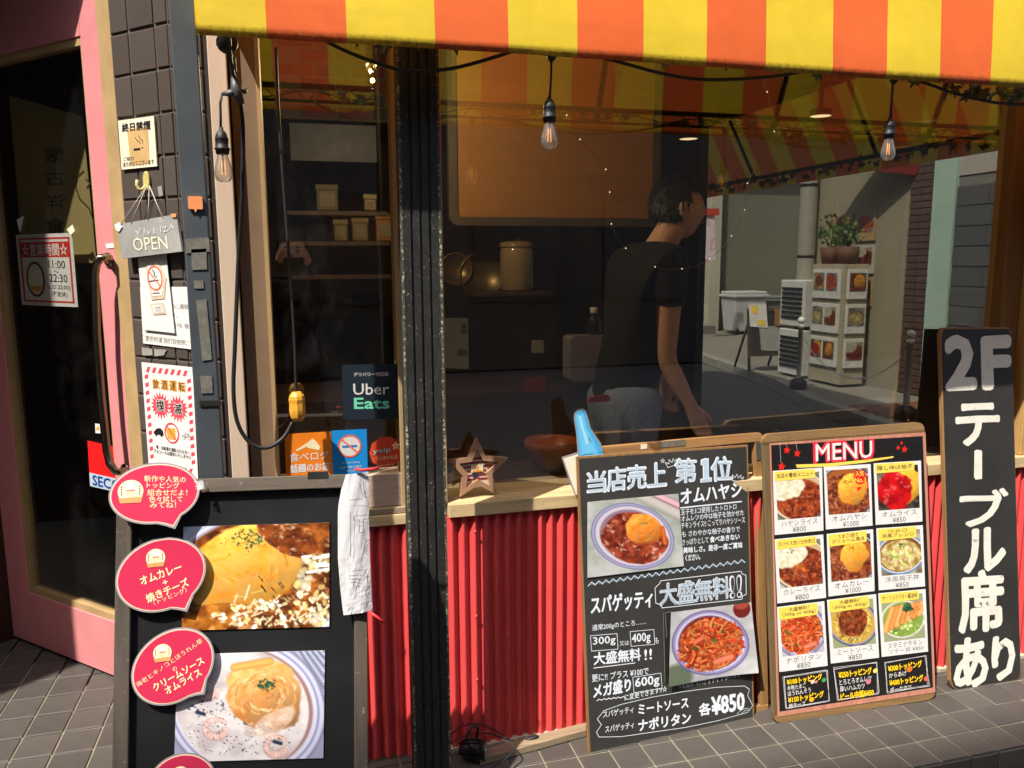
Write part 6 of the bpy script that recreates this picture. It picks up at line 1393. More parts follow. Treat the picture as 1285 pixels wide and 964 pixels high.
# ================================================================== SIDE AWNING (seen through the far windows)
sa = empty('side_awning', (3.1,2.5,2.06), 'second yellow and orange striped awning over the side windows, seen through the room', 'awning')
mb = MB(); k = 0; y = .2
while y < 7.2:
    mb.cur = k % 2; y1_ = y+.22 if k % 2 else y+.20
    mb.add([(2.98,y,2.75),(2.98,y1_,2.75),(3.34,y1_,2.08),(3.34,y,2.08)], [(0,1,2,3)]); mb.add([(3.34,y,2.08),(3.34,y1_,2.08),(3.345,y1_,1.98),(3.345,y,1.98)], [(0,1,2,3)]); y = y1_; k += 1
def fab2(n, c): 
    t = NT(n); t.b.inputs['Base Color'].default_value = rgba(c); tr = t.n('ShaderNodeBsdfTranslucent'); tr.inputs[0].default_value = rgba(c); ms = t.n('ShaderNodeMixShader'); ms.inputs[0].default_value = .45; t.l(t.b.outputs[0], ms.inputs[1]); t.l(tr.outputs[0], ms.inputs[2]); t.l(ms.outputs[0], t.out.inputs[0]); return t.m
mb.build('canopy_cloth', [fab2('side yellow cloth', (240,204,60)), fab2('side orange cloth', (240,120,50))], sa, world=True)
for y in (.6,1.9,3.2,4.6,6.0): MB().tube([(2.97,y,2.70),(3.32,y,2.06)], .012, 6).build('stay_rod', m_rail, sa, world=True)
MB().tube([(3.32,.2,2.06),(3.32,7.2,2.06)], .014, 8).build('lower_rail', m_rail, sa, world=True)
mb = MB(); 
for y in np.arange(.25, 7.2, .035): leaf_into(mb, Vector((3.28+rs.uniform(-.04,.02), y, 2.07-rs.uniform(0,.07))), rs.uniform(.025,.042), rs)
si = empty('side_ivy', (3.28,3,2.05), 'ivy garland along the lower edge of the side awning', 'garland'); tag(mb.build('leaves', M_('dark ivy leaf', (52,66,40), .6, .3), si, world=True), kind='stuff')

# ================================================================== SIDE STREET
curb = [(4.75,.5),(4.9,2.5),(5.12,3.9),(5.30,5.2),(5.75,6.5),(6.2,9.2),(6.6,16),(6.6,30)]
sw = MB(); sw.prism(curb+[(30,30),(30,.5)], -.135, -.012); side = struct('side_pavement', sw, M_('side pavement stone', (128,122,112), .85, .2, 20, .3))
kb = MB()
for (a, b) in zip(curb[:-1], curb[1:]):
    a, b = Vector(a), Vector(b); n_ = max(1, int((b-a).length/.6))
    for k in range(n_):
        p, q = a.lerp(b, k/n_), a.lerp(b, (k+1)/n_); d = (q-p).normalized(); nn_ = Vector((d.y,-d.x))*.14; g_ = d*.006
        m_ = MB().prism([tuple(p+g_-nn_*.05), tuple(q-g_-nn_*.05), tuple(q-g_+nn_), tuple(p+g_+nn_)], -.13, .004); m_.build('kerb_stone', M_('kerb stone', (150,146,136), .8, .2, 20, .3), side, bevel=.008)
# red brick paving patch
mb = MB()
for i in range(14):
    for j in range(22): mb.box(5.35+i*.11+(j % 2)*.05, 5.35+i*.11+.104+(j % 2)*.05, 3.3+j*.062, 3.3+j*.062+.056, -.012, .002+random.random()*.002)
tag(mb.build('brick_paving', M_('red brick paving', (132,80,62), .85, .25, 12, .3), side), kind='stuff')
m_stl = M_('pale steel', (236,236,230), .4, .06)
bl_pos = [(5.55,5.74),(5.42,3.90)]
for k, (x, y) in enumerate(bl_pos):
    t = empty('bollard', (x,y,0), ['pale steel chain bollard seen through the window, nearer the A-frame','pale steel chain bollard seen through the window, beside the tall 2F sign'][k], 'bollard', 'bollards along the side pavement')
    MB().lathe([(.028,.0),(.028,.70),(.034,.70),(.034,.74),(.020,.75)], (0,0,0), 16).build('tube', m_stl, t); MB().ball((0,0,.79), .042, 14).build('finial', m_stl, t); MB().lathe([(.0,.0),(.09,.0),(.10,.03),(.09,.10),(.04,.13)], (0,0,0), 18).build('base', m_blackmetal, t)
ch = empty('chain', (5.48,4.6,.3), 'pale chain hanging between the two steel bollards', 'chain'); A2, B2 = Vector((5.55,5.74,.66)), Vector((5.42,3.90,.66)); N = 64
lk = MB(); lk.lathe([(.009+.003*math.cos(t_), .003*math.sin(t_)) for t_ in np.linspace(0, 2*math.pi, 7)], (0,0,0), 12); lme = lk.mesh('link'); lme.transform(Matrix.Scale(1.7,4,(1,0,0))); lme.materials.append(m_stl)
cp_ = []
for k in range(N+1):
    u_ = k/N; p = A2.lerp(B2, u_); p.z -= .44*4*u_*(1-u_)*(1-.10*math.sin(math.pi*u_)); cp_.append(p)
for k in range(N):
    p, q = cp_[k], cp_[k+1]; o = bpy.data.objects.new('link', lme); COL.objects.link(o); o.parent = ch
    o.matrix_world = Matrix.Translation((p+q)/2) @ (q-p).to_track_quat('X','Z').to_matrix().to_4x4() @ Matrix.Rotation(R(90*(k % 2)+20), 4, 'X')
# A-frame on the far pavement
fx = empty('pavement_board', (6.1,7.3,0), 'small dark A-frame with a yellow flyer on the far pavement, seen through the window', 'A-frame sign')
FX = Fr((5.82,7.25,0), Vector((.98,-.1,0)), Vector((-.02,.17,.98)))
FX = Fr((5.82,7.25,0), Vector((.99,-.10,0)).normalized(), Vector((.1*.17,.99*.17,.98)).normalized())
def fx_part(poly, z0, z1, name, m): me_ = MB().prism(poly, z0, z1).mesh(name, inv(fx) @ FX.mat()); link(name, me_, m, fx)
fx_part([(0,0),(.035,0),(.06,.84),(.025,.84)], -.01, .012, 'leg', m_dw); fx_part([(.64,0),(.675,0),(.65,.84),(.615,.84)], -.01, .012, 'leg', m_dw); fx_part([(.03,.80),(.645,.80),(.645,.84),(.03,.84)], -.011, .013, 'top_rail', m_dw); fx_part([(.02,.20),(.655,.20),(.65,.235),(.022,.235)], -.011, .013, 'bottom_rail', m_dw)
fx_part([(.035,.22),(.64,.22),(.63,.81),(.05,.81)], -.005, .004, 'board_face', m_slate); fx_part([(.05,.60),(.30,.58),(.29,.90),(.04,.91)], .014, .018, 'flyer', m_mw); fx_part([(.07,.78),(.17,.77),(.17,.88),(.07,.88)], .019, .021, 'yellow_mark', m_yl); fx_part([(.15,.62),(.27,.61),(.27,.68),(.15,.69)], .019, .021, 'yellow_mark', m_yl); fx_part([(.20,.28),(.48,.26),(.46,.60),(.18,.61)], .006, .009, 'grey_sheet', M_('grey sheet', (160,160,156), .6)); fx_part([(.40,.60),(.48,.60),(.50,.82),(.41,.84)], .015, .02, 'wood_clip', m_of)
for s_ in (.08,.58):
    a = FX.O+FX.u*s_+FX.v*.78; b = Vector((a.x+.03, a.y+.42, 0)); MB().tube([a, b], .018, 6).build('rear_leg', m_dw, fx, world=True)
# bins against the grey wall
def bin_(x, y, w_, d_, h, m, label):
    t = empty('wheelie_bin', (x,y,0), label, 'bin', 'bins by the grey wall'); mb = MB(); vs = [(-w_*.42,-d_*.42,.05),(w_*.42,-d_*.42,.05),(w_*.42,d_*.42,.05),(-w_*.42,d_*.42,.05),(-w_/2,-d_/2,h*.86),(w_/2,-d_/2,h*.86),(w_/2,d_/2,h*.86),(-w_/2,d_/2,h*.86)]
    mb.add(vs, [(3,2,1,0),(4,5,6,7),(0,1,5,4),(1,2,6,5),(2,3,7,6),(3,0,4,7)]); mb.build('bin_body', m, t, bevel=.02); MB().box(-w_*.55,w_*.55,-d_*.56,d_*.56,h*.86,h*.93).build('rim', m, t, bevel=.015); MB().box(-w_*.5,w_*.5,-d_*.5,d_*.5,h*.93,h).build('lid', m, t, bevel=.02)
    for s_ in (-1,1): MB().lathe([(.0,-.02),(.06,-.02),(.06,.02),(0,.02)], (s_*w_*.38,-d_*.4,.06), 12, axis=(1,0,0)).build('wheel', m_blackmetal, t)
bin_(8.95,12.6,.72,.6,.86,M_('pale grey plastic', (196,198,200), .4),'large pale grey wheeled bin in front of the grey wall'); bin_(9.75,12.8,.66,.6,.74,M_('mid grey plastic', (120,122,122), .4),'smaller mid-grey bin beside the large pale bin')
# grey rendered building across the side street
gb_ = empty('grey_building', (9.5,13.4,0), 'grey rendered building with dark shop doorway across the side street', 'building')
xg0, xg1 = W(896,400,13.4).x, W(1012,400,13.4).x
MB().box(xg0, xg1+3, 13.4, 20, -.1, 3.6).build('rendered_wall', M_('grey green render', (120,118,100), .9, .08, 2, .1), gb_, world=True)
MB().box(xg0-.25, xg0-.002, 13.2, 20, -.1, 3.6).build('pale_pier', M_('pale pier render', (190,184,166), .8), gb_, world=True)
MB().box(xg0-3.2, xg0-.252, 13.9, 20, -.1, 3.2).build('dark_shopfront', m_dark, gb_, world=True)
MB().box(xg0-3.2, xg0-.4, 12.6, 13.9, -.1, .16).build('door_step', M_('step stone', (120,116,106), .85), gb_, world=True)
MB().box(xg0-3.3, xg1+3, 13.1, 20, 3.601, 7.5).build('upper_siding', M_('pinkish siding', (176,168,160), .7, .05, 3), gb_, world=True)
for k in range(9): MB().box(xg0-3.3, xg1+3, 13.07, 13.1, 3.75+k*.4, 3.77+k*.4).build('siding_joint', m_dark, gb_, world=True)
for k in range(4):
    x = xg0-2.4+k*1.5; MB().box(x, x+.9, 13.05, 13.09, 4.3, 5.6).build('window', M_('pale window glass', (150,170,180), .1), gb_, world=True)
# two pink and white banners hanging in the sun-lit gap
for k, (xa_, xb_) in enumerate(((862,877),(880,895))):
    a, b = W(xa_,270,11.5), W(xb_,325,11.5); t = empty('hanging_banner', ((a.x+b.x)/2, 11.5, b.z), ['left one of two white banners with pink flowers hanging far down the side street','right one of two white banners with pink flowers hanging far down the side street'][k], 'banner', 'flower banners in the side street')
    mb = MB(); mb.hexa(a, Vector((a.x+.06,11.5,b.z-.1*k)), Vector((b.x+.05,11.5,b.z)), Vector((b.x,11.5,a.z)), (0,-.01,0)); bm_ = mb.build('cloth', M_('banner cloth', (240,226,234), .7, .1, 4, 0, spots=[(3.5,.5,.1,(230,120,160)),(3,.68,.05,(60,120,190))]), t, world=True); MB().box(a.x-.05, b.x+.08, 11.47, 11.5, a.z, a.z+.12).build('red_band', M_('banner red', (210,70,60), .5), t, world=True)
# utility pole and its grey pipe
up = empty('utility_pole', (6.42,6.95,0), 'slim concrete utility pole on the far pavement seen through the window', 'pole')
MB().lathe([(.115,-.02),(.108,3),(.10,7.5),(0,7.5)], (0,0,0), 20).build('shaft', M_('pole concrete', (150,146,136), .85, .15, 8, .2), up); MB().tube([(.17,-.03,0),(.17,-.03,3.6)], .03, 8).build('conduit', m_stl, up)
for z in (.6,1.5,2.4): MB().lathe([(.114,z),(.118,z+.005),(.118,z+.03),(.114,z+.035)], (0,0,0), 20).build('strap', m_blackmetal, up)
# shop on the east side: tan wall of posters, brick pier, mint pier, dark block wall
es = empty('corner_shop', (6.6,5,0), 'tan shop across the side street with framed menu posters, brick pier and mint-green pier', 'building')
XE = 6.55
MB().box(XE, 12, 5.30, 7.08, -.1, 2.75).build('tan_wall', M_('tan shop wall', (150,140,118), .8, .08, 3), es, world=True)
MB().box(XE-.02, 12, 4.96, 5.295, -.1, 3.0).build('pier_core', M_('brick pier mortar', (70,60,54), .9), es, world=True)
bme2 = MB().box(-.012, .0, 0, .152, 0, .062).mesh('brick'); bme2.materials.append(M_('dark brown brick', (84,62,56), .8, .2, 10, .3, randv=.15))
for r in range(40):
    for c in range(2):
        o = bpy.data.objects.new('brick', bme2); COL.objects.link(o); o.parent = es; o.matrix_world = Matrix.Translation((XE-.021, 4.965+c*.162+(.0 if r % 2 else .008), .0+r*.072))
MB().box(XE-.04, 12, 4.66, 4.955, -.1, 3.2).build('mint_pier', M_('mint green paint', (170,196,182), .6, .06, 4), es, world=True)
bme3 = MB().box(-.03, .0, 0, .39, 0, .19).mesh('block'); bme3.materials.append(M_('dark grey block', (84,84,86), .85, .15, 8, .3, randv=.08))
MB().box(XE, 12, 2.2, 4.655, -.1, 2.3).build('block_wall_core', M_('block mortar', (120,118,112), .9), es, world=True)
for r in range(11):
    for c in range(5):
        y = 4.65-.4*(c+1)+(.2 if r % 2 else 0); 
        if y+.39 > 4.66: y = 4.65-.395
        o = bpy.data.objects.new('block', bme3); COL.objects.link(o); o.parent = es; o.matrix_world = Matrix.Translation((XE-.001, y, r*.2))
MB().box(XE-.01, 12, 2.2, 4.655, 2.301, 6).build('upper_siding', M_('pinkish siding', (176,168,160), .7, .05, 3), es, world=True)
MB().box(XE-.06, 12, 4.66, 7.08, 3.201, 7).build('upper_wall', M_('cream upper wall', (196,186,160), .8), es, world=True)
MB().box(XE-.10, XE-.012, 3.42, 4.0, .0, 2.25).build('brown_door', wood('dark brown door', (58,36,28), .6, .5, 'Z'), es, world=True)
m_mp = M_('menu poster', (120,92,74), .4, .35, 9, 0, spots=[(17,.50,.08,(206,196,170)),(13,.56,.06,(62,42,36)),(21,.62,.05,(150,60,40))])
KINDS = ('hayashi','omuhayashi','omurice','curry','oyako','napo','meat','chicken','omucurry')
_pm = []
for k_, kd in enumerate(KINDS):
    cv_ = card_food(kd, 70+k_); cv_.a = cv_.a[::2, ::2]*.8; cv_.h, cv_.w = cv_.a.shape[:2]
    o_ = picture(None, cv_, [Vector((0,1)), Vector((1,1)), Vector((1,0)), Vector((0,0))], 0, name='menu_picture'); _pm.append(o_.data); bpy.data.objects.remove(o_)
def small_pic(parent, O, u, v, w_, h_, k, name='menu_picture'):
    o = bpy.data.objects.new(name, _pm[k % 9]); COL.objects.link(o); o.parent = parent; u, v = Vector(u), Vector(v); n_ = u.cross(v)
    o.matrix_world = Matrix.Translation(Vector(O)) @ Matrix((u*w_, v*h_, n_)).transposed().to_4x4(); return o
m_rackb = M_('grey white frame', (186,182,172), .5)
for c in range(1, 3):
    for r in range(1, 4):
        y = 5.42+c*.40; z = .55+r*.38; MB().box(XE-.022, XE-.001, y, y+.34, z, z+.33).build('poster_frame', m_rackb if (c+r) % 3 == 0 else m_tan, es, world=True); small_pic(es, (XE-.024, y+.31, z+.10), (0,-1,0), VZ, .28, .20, c*5+r*2+3, 'poster_print')
# planters with shrubs
def shrub(x, y, z, r, n, label):
    t = empty('potted_shrub', (x,y,z), label, 'plant', 'potted shrubs at the tan shop'); MB().lathe([(0,0),(.10,0),(.13,.2),(.115,.2),(0,.17)], (0,0,0), 16).build('pot', M_('brown pot', (96,60,40), .7), t)
    m1 = MB(); 
    for k in range(n):
        v = Vector((rs.gauss(0,1), rs.gauss(0,1), rs.gauss(0,1))).normalized()*r*rs.uniform(.4,1); leaf_into(m1, Vector((0,0,.2+r))+v, rs.uniform(.02,.05), rs)
    tag(m1.build('foliage', M_('shrub leaf', (88,112,52), .6, .4, 8), t), kind='stuff')
    for k in range(5): MB().tube([(0,0,.15),(rs.uniform(-.1,.1),rs.uniform(-.1,.1),.2+r)], .006, 5).build('stem', m_rail, t)
t = box_thing('menu_stand', M_('beige stand paint', (168,156,132), .7, .1, 6), (6.1,6.42,5.75,6.35,0.02,1.42), 'beige stand of framed menu pictures carrying two potted shrubs', 'stand')
m_rack = M_('white rack', (214,212,206), .5)
for k in range(3):
    z = .22+k*.40
    MB().box(6.13, 6.39, 5.722, 5.749, z, z+.34).build('picture_frame', m_rack, t, world=True, bevel=.004); small_pic(t, (6.15, 5.719, z+.09), (1,0,0), VZ, .22, .21, k*4)
    MB().box(6.072, 6.099, 5.80, 6.30, z, z+.34).build('picture_frame', m_rack, t, world=True, bevel=.004)
    for q in range(2): small_pic(t, (6.069, 6.04+q*.235, z+.09), (0,-1,0), VZ, .20, .21, k*2+q+1)
ac = empty('wall_unit', (6.3,6.7,0), 'pair of pale stacked air-conditioner cabinets behind the beige stand', 'air conditioner')
for k in range(2):
    MB().box(6.10, 6.50, 6.48, 7.0, .02+k*.62, .60+k*.62).build('cabinet', m_rack, ac, world=True, bevel=.012)
    for q in range(7): MB().box(6.085, 6.0995, 6.53, 6.95, .12+k*.62+q*.06, .15+k*.62+q*.06).build('grille_slat', m_blackmetal, ac, world=True)

shrub(6.25,5.92,1.42,.17,110,'potted shrub at the front of the beige menu stand'); shrub(6.25,6.22,1.42,.2,120,'potted shrub further back on the beige menu stand')
cn = empty('traffic_cone', (7.2,7.75,0), 'blue traffic cone on the far pavement seen through the window', 'cone'); MB().lathe([(.11,0.02),(.03,.52),(0,.53)], (0,0,0), 16).build('cone', M_('blue cone plastic', (30,70,190), .4), cn); MB().box(-.14,.14,-.14,.14,0,.03).build('base', M_('blue cone plastic', (30,70,190), .4), cn)
rsn = empty('red_sign', (6.2,5.0,2.3), 'dark red round-topped shop sign above the brick pier, seen through the window', 'sign')
FR_ = Fr((5.7,6.6,0), Vector((.5,-.87,0)).normalized(), VZ); pr_ = [FR_.loc(x, y) for x, y in ((1020,206),(1024,186),(1036,172),(1060,160),(1090,151),(1130,149),(1146,154),(1152,166),(1153,214),(1148,220))]
link('sign_board', MB().prism([(p.x,p.y) for p in pr_], -.05, .0).mesh('sign_board', inv(rsn) @ FR_.mat()), M_('dark red enamel', (112,28,24), .4), rsn)
# far blue poster strip and bright end wall
a, b = W(1239,300,.9), W(1249,410,.9)
t = empty('blue_banner', (11.0,9.4,0), 'narrow bright blue and white vertical banner far beyond the right end of the window', 'banner'); pa, pb = W(1236,285,7.0), W(1252,420,7.0)
MB().box(pa.x, pb.x, 7.0, 7.03, pb.z, pa.z+.4).build('cloth', M_('bright banner', (226,232,238), .6, .1, 3, 0, spots=[(2.2,.46,.04,(60,150,214)),(3,.62,.05,(220,90,130))]), t, world=True)

# ================================================================== STREET BEHIND THE CAMERA
ob_ = empty('opposite_building', (0,-9.4,0), 'tall grey building across the street behind the viewer', 'building')
m_ow = M_('grey facade render', (92,84,74), .9, .1, 2)
MB().box(-14.5, -5, -16, -9.0, -.1, 20.9).build('facade', m_ow, ob_, world=True); MB().box(-34, -14.501, -16, -9.02, -.1, 8.5).build('facade', m_ow, ob_, world=True); MB().box(-4.999, 16, -16, -9.02, -.1, 8.5).build('facade', m_ow, ob_, world=True)
m_ogl = M_('dark window glass', (50,58,64), .15)
for fl_ in range(2):
    for k in range(14):
        x = -13.5+k*2; z = .9+fl_*3.0
        if -6.4 < x < -4.9: continue
        MB().box(x, x+1.3, -9.015, -8.97, z, z+1.5).build('window', m_ogl, ob_, world=True)

# ================================================================== PEOPLE
def skin_mesh(J, E, sub=2):
    me = bpy.data.meshes.new('sk'); names = list(J); idx = {n_: i for i, n_ in enumerate(names)}
    me.from_pydata([J[n_][0] for n_ in names], [(idx[a], idx[b]) for a, b in E], []); o = bpy.data.objects.new('sk', me); COL.objects.link(o)
    o.modifiers.new('skin', 'SKIN'); 
    if not me.skin_vertices: me.skin_vertices_add() if hasattr(me, 'skin_vertices_add') else None
    sv = me.skin_vertices[0].data
    for n_ in names: r_ = J[n_][1]; sv[idx[n_]].radius = (r_, r_) if not isinstance(r_, tuple) else r_
    sv[0].use_root = True; s_ = o.modifiers.new('sub', 'SUBSURF'); s_.levels = sub; s_.render_levels = sub
    bpy.context.view_layer.update(); dg_ = bpy.context.evaluated_depsgraph_get(); ev = bpy.data.meshes.new_from_object(o.evaluated_get(dg_)); vs = [v.co.copy() for v in ev.vertices]; fs = [tuple(p.vertices) for p in ev.polygons]
    bpy.data.objects.remove(o); return vs, fs
def hand_joints(J, E, wrist, elbow_name, d, side, tag_, curl=.5):
    """palm + four fingers + thumb hanging along d; side = thumb direction"""
    d = Vector(d).normalized(); side = Vector(side).normalized(); nrm = d.cross(side)
    w0 = Vector(wrist); J[tag_+'w'] = (w0, .024); E.append((elbow_name, tag_+'w')); J[tag_+'p'] = (w0+d*.045, (.030,.018)); E.append((tag_+'w', tag_+'p'))
    for k, (off, L) in enumerate(((.026,.070),(.009,.078),(-.009,.072),(-.025,.058))):
        b = w0+d*.085+side*off; J['%sk%d' % (tag_,k)] = (b, .0105); E.append((tag_+'p', '%sk%d' % (tag_,k)))
        m1 = b+(d*.85+nrm*curl*.35)*L*.5; m2 = m1+(d*.6+nrm*curl)*L*.5*.9
        J['%sm%d' % (tag_,k)] = (m1, .0088); J['%st%d' % (tag_,k)] = (m2, .0072); E += [('%sk%d' % (tag_,k), '%sm%d' % (tag_,k)), ('%sm%d' % (tag_,k), '%st%d' % (tag_,k))]
    t0 = w0+d*.03+side*.028; J[tag_+'h0'] = (t0, .013); J[tag_+'h1'] = (t0+d*.03+side*.016+nrm*.008, .0105); J[tag_+'h2'] = (t0+d*.056+side*.018+nrm*.016, .0085); E += [(tag_+'p', tag_+'h0'), (tag_+'h0', tag_+'h1'), (tag_+'h1', tag_+'h2')]
def head_vf(c, fwd, tilt=0, s_=1.0):
    """sculpted head: cranium, brow, nose, jaw, ears"""
    c = Vector(c); f = Vector(fwd).normalized(); up_ = VZ; r_ = f.cross(up_).normalized(); n = 36; m = 28; vs = []
    for i in range(m+1):
        th = math.pi*i/m
        for k in range(n):
            ph = 2*math.pi*k/n; x = math.sin(th)*math.cos(ph); y = math.sin(th)*math.sin(ph); z = math.cos(th)   # x forward, y right
            X = .098*x*(1.0 if x > 0 else 1.04); Y = .076*y; Z = .115*z
            if z < -.1: Y *= 1-.30*min(1, (-z-.1)/.8); X *= 1-.10*min(1, (-z-.1)/.8)*(1 if x < 0 else .2)
            if x < 0 and z < -.35: X *= .72
            if x > .3:
                nz_ = math.exp(-((y/.16)**2))*math.exp(-(((z+.12)/.17)**2)); X += .024*nz_
                X += .007*math.exp(-((z-.18)/.12)**2)*math.exp(-(y/.5)**2)                 # brow
                X -= .008*math.exp(-((z-.04)/.09)**2)*math.exp(-((abs(y)-.33)/.16)**2)     # eye sockets
                X += .008*math.exp(-((z+.45)/.07)**2)*math.exp(-(y/.22)**2)                # lips
                X += .008*math.exp(-((z+.80)/.14)**2)*math.exp(-(y/.3)**2)                 # chin
            vs.append(c+(f*X+r_*Y+up_*Z)*s_)
    fs = [(i*n+k, (i+1)*n+k, (i+1)*n+(k+1)%n, i*n+(k+1)%n) for i in range(m) for k in range(n)]
    for sd in (-1, 1):
        b = len(vs); ec = c+(r_*sd*.078-f*.005-up_*.005)*s_
        for i in range(7):
            th = math.pi*i/6
            for k in range(10):
                ph = 2*math.pi*k/10; vs.append(ec+(f*.018*math.sin(th)*math.cos(ph)+r_*sd*.010*math.sin(th)*math.sin(ph)+up_*.031*math.cos(th)-f*.006*sd*0)*s_)
        fs += [(b+i*10+k, b+(i+1)*10+k, b+(i+1)*10+(k+1)%10, b+i*10+(k+1)%10) for i in range(6) for k in range(10)]
    return vs, fs
def join_mesh(name, parts, M=None):
    V = []; F = []
    for vs, fs in parts: b = len(V); V += [tuple(M @ Vector(v)) if M else tuple(v) for v in vs]; F += [tuple(b+i for i in f) for f in fs]
    me = bpy.data.meshes.new(name); me.from_pydata(V, [], F); me.update(); me.polygons.foreach_set('use_smooth', [True]*len(F)); return me
m_skin = M_('skin', (232,186,158), .5, .06, 10, .05); m_hair = M_('black hair', (22,19,18), .5, .3, 60, .5, stretch=(1,1,.1)); m_tee = M_('black t-shirt cloth', (26,26,27), .9, .15, 40, .3); m_den = M_('washed denim', (146,166,196), .85, .25, 60, .4); m_grey = M_('charcoal shirt', (44,44,44), .9, .15, 40, .3); m_shoe = M_('dark shoe', (30,28,28), .5)
def person(label, J, E, head, fwd, shirt, trouser, J2, E2, J3, E3, base, hair=1.0, extra=None):
    t = empty('person', base, label, 'person'); Mi = inv(t)
    parts = [skin_mesh(J, E), head_vf(head, fwd)]
    o = link('body', join_mesh('body', parts, Mi), m_skin, t); rm = o.modifiers.new('remesh', 'REMESH'); rm.mode = 'VOXEL'; rm.voxel_size = .006; rm.use_smooth_shade = True
    sm_ = o.modifiers.new('smooth', 'SMOOTH'); sm_.iterations = 3
    link('shirt', join_mesh('shirt', [skin_mesh(J2, E2)], Mi), shirt, t); link('trousers', join_mesh('trousers', [skin_mesh(J3, E3)], Mi), trouser, t)
    vs, fs = head_vf(head, fwd, s_=1.09); f = Vector(fwd).normalized(); H = Vector(head); keep = []
    for fc in fs[:36*28]:
        c = sum((vs[i] for i in fc), Vector())/4-H
        if c.z > .055-.0*c.dot(f) or (c.dot(f) < -.005 and c.z > -.055) or (c.dot(f) < .035 and c.z > .02): keep.append(fc)
    link('hair', join_mesh('hair', [([v+Vector((rs.uniform(-.005,.005),rs.uniform(-.005,.005),rs.uniform(-.005,.008))) for v in vs], keep)], Mi), m_hair, t); o2 = t.children[-1]; sd = o2.modifiers.new('solid', 'SOLIDIFY'); sd.thickness = .012; sd.offset = -1
    r_ = f.cross(VZ).normalized(); hs = MB()
    for k in range(420):
        th = math.acos(rs.uniform(-.25,1)); ph_ = rs.uniform(0, 2*math.pi); x, y, z = math.sin(th)*math.cos(ph_), math.sin(th)*math.sin(ph_), math.cos(th)
        if x > .25 and z < .55: continue
        if abs(y) > .8 and z < .05 and x > -.2: continue
        P0 = H+f*(x*.108)+r_*(y*.086)+VZ*(z*.127); d = Vector((rs.uniform(-1,1), rs.uniform(-1,1), -1.2-rs.random())); nn3 = (P0-H).normalized(); d = (d-nn3*d.dot(nn3)).normalized(); L = rs.uniform(.02,.05); sd_ = d.cross(nn3)*.0035
        hs.add([P0-sd_, P0+sd_, P0+d*L*.6+sd_*.7+nn3*.004, P0+d*L+nn3*.004], [(0,1,2,3)])
    tag(hs.build('hair_strands', m_hair, t, world=True), kind='stuff')
    for s_ in (-1, 1):
        e = H+f*.087+r_*s_*.030+VZ*.005; MB().ball(e, .0105, 10).build('eye', m_white, t, world=True); MB().ball(e+f*.007, .0055, 8).build('iris', m_ink, t, world=True)
        MB().tube([e+f*.006+VZ*.018-r_*s_*.012, e+f*.010+VZ*.022, e+f*.004+VZ*.018+r_*s_*.014], .003, 6).build('eyebrow', m_hair, t, world=True)
    MB().tube([H+f*.094-VZ*.050-r_*.018, H+f*.099-VZ*.051, H+f*.094-VZ*.050+r_*.018], .0032, 6).build('lips', M_('lip skin', (160,90,78), .5), t, world=True)
    return t
def body_sets(hip, chest, neck, head, hipax, shax, armR, armL, feet, dR, dL, sideR, sideL):
    """hipax/shax: half vectors of the hips and shoulders; arm = (elbow, wrist)"""
    hip, chest, neck, head = map(Vector, (hip, chest, neck, head)); hx, sx = Vector(hipax), Vector(shax)
    J = {'hip': (hip, .085), 'waist': (hip.lerp(chest,.45), .080), 'chest': (chest, .095), 'nb': (neck, .058), 'hd': (head-VZ*.03, .062)}
    E = [('hip','waist'),('waist','chest'),('chest','nb'),('nb','hd')]
    J2 = {'hem': (hip-VZ*.04, .140), 'hip': (hip+VZ*.05, .138), 'waist': (hip.lerp(chest,.45), .128), 'chest': (chest, .145), 'nb': (neck-VZ*.03, .080)}; E2 = [('hem','hip'),('hip','waist'),('waist','chest'),('chest','nb')]
    J3 = {'hip': (hip-VZ*.02, .150), 'top': (hip+VZ*.11, .150)}; E3 = [('hip','top')]
    for s_, (el, wr), d, sd in ((1, armR, dR, sideR), (-1, armL, dL, sideL)):
        k = 'R' if s_ > 0 else 'L'; sh_ = chest+VZ*.09+sx*s_; el, wr = Vector(el), Vector(wr)
        J[k+'s'] = (sh_, .058); J[k+'ua'] = (sh_.lerp(el,.5), .046); J[k+'e'] = (el, .038); J[k+'fa'] = (el.lerp(wr,.45), .036); E += [('chest',k+'s'),(k+'s',k+'ua'),(k+'ua',k+'e'),(k+'e',k+'fa')]
        hand_joints(J, E, wr, k+'fa', d, sd, k)
        J2[k+'s'] = (sh_, .074); J2[k+'ua'] = (sh_.lerp(el,.48), .064); E2 += [('chest',k+'s'),(k+'s',k+'ua')]
        hp = hip+hx*s_-VZ*.06; ft = Vector(feet[0 if s_ > 0 else 1]); kn = hp.lerp(ft,.48)+Vector((.0,-.0,.0))
        J[k+'h'] = (hp, .060); J[k+'k'] = (kn, .045); J[k+'an'] = (ft+VZ*.08, .04); J[k+'to'] = (ft+VZ*.035+(hx.cross(VZ)).normalized()*-.0+Vector(feet[2])*.17, .035); E += [('hip',k+'h'),(k+'h',k+'k'),(k+'k',k+'an'),(k+'an',k+'to')]
        J3[k+'h'] = (hp, .112); J3[k+'k'] = (kn, .078); J3[k+'an'] = (ft+VZ*.10, .062); E3 += [('hip',k+'h'),(k+'h',k+'k'),(k+'k',k+'an')]
    return J, E, J2, E2, J3, E3
el = W(836,452,.50); wr = W(866,508,.46)
hdA = W(850,262,.62); 
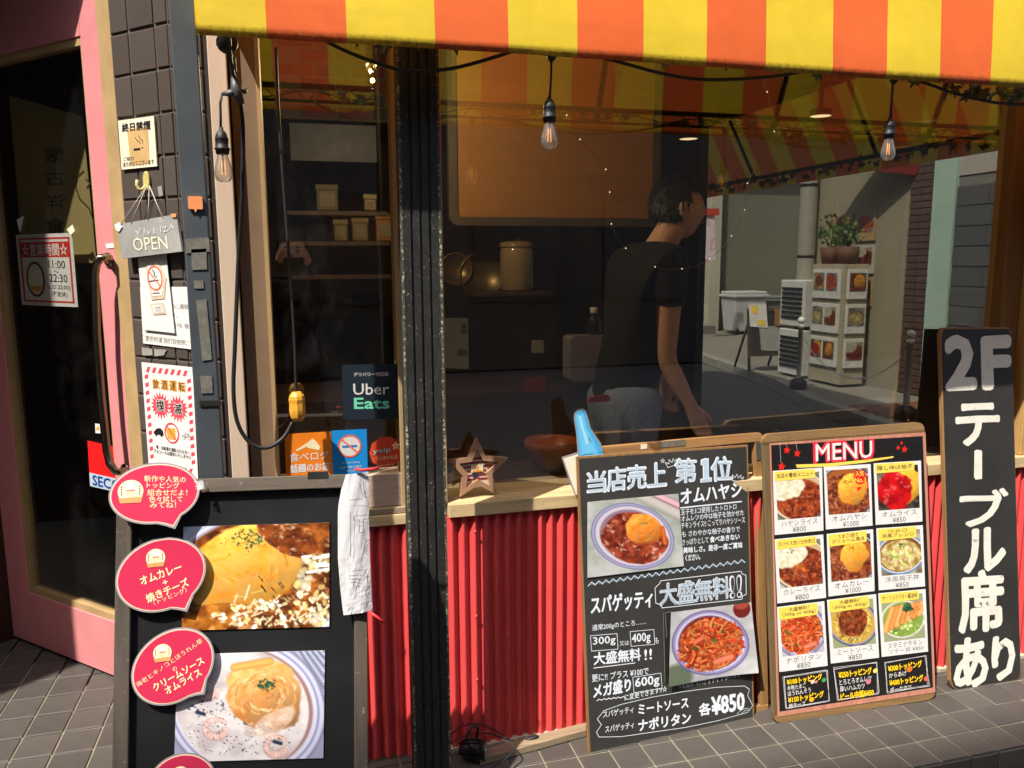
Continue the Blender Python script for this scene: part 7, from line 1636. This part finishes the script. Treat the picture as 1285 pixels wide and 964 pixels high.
J, E, J2, E2, J3, E3 = body_sets((1.215,.64,.92), (1.29,.62,1.36), (1.36,.62,1.53), hdA, (0,-.09,0), (.02,-.165,0), (el, wr), ((1.33,.88,1.12), (1.46,.82,.96)), ((1.17,.54,.02),(1.15,.74,.02),(1,0,0)), W(880,540,.45)-wr, (.3,-.1,-1), (1,0,.2), (1,0,0))
pA = person('person in black t-shirt and faded jeans standing inside the window, bare arm hanging', J, E, hdA, (1,-.15,0), m_tee, m_den, J2, E2, J3, E3, (1.18,.64,.02))
# red wallet in the jeans pocket
p = W(752,500,.49); t = empty('red_wallet', p, 'red wallet sticking out of the back pocket of the faded jeans', 'wallet'); MB().prism([(-.04,-.012),(.035,-.010),(.042,.0),(.03,.012),(-.03,.006),(-.042,-.002)], -.006, .006).mesh('z'); mb = MB().prism([(-.04,-.014),(.035,-.012),(.042,.0),(.03,.012),(-.03,.006),(-.042,-.004)], -.008, .008); mb.v = [(x, z, y) for x, y, z in mb.v]; mb.f = [f[::-1] for f in mb.f]; mb.build('case', M_('red leather', (170,40,38), .5), t)
hdC = Vector((.0,-2.46,1.52))
J, E, J2, E2, J3, E3 = body_sets((-.04,-2.58,.86), (-.02,-2.55,1.22), (0,-2.52,1.39), hdC, (.09,0,0), (.18,0,0), ((.24,-2.44,1.18),(.105,-2.29,1.40)), ((-.26,-2.44,1.18),(-.10,-2.29,1.41)), ((.08,-2.6,-.13),(-.14,-2.56,-.13),(0,1,0)), (-.3,.35,.6), (.3,.35,.6), (0,.2,1), (0,.2,1))
pC = person('person in dark shirt holding up a phone, reflected in the left window', J, E, hdC, (0,1,0), m_tee, m_dark, J2, E2, J3, E3, (-.03,-2.58,-.13))
ph = empty('phone', (0,-2.252,1.45), 'black phone held up in both hands, reflected in the left window', 'phone'); MB().prism(rrect(-.075,-.037,.075,.037,.01), -.004, .004).mesh('q'); mb = MB().prism(rrect(-.075,-.037,.075,.037,.01), -.004, .004); mb.v = [(x, z, y) for x, y, z in mb.v]; mb.f = [f[::-1] for f in mb.f]; mb.build('case', m_blackmetal, ph)

# ================================================================== NEIGHBOUR to the left (its corner shades the far end of the door)
c0 = G(0,872,ZE)-Vector((1.3,1,0))*1.15
nb = empty('neighbour_building', (c0.x-1,c0.y+1,0), 'dark brown neighbouring building left of the doorway, outside the picture', 'building')
MB().box(-12, c0.x, c0.y, 8, -.13, 6.0).build('walls', M_('dark brown cladding', (82,62,50), .8, .2, 4), nb, world=True)
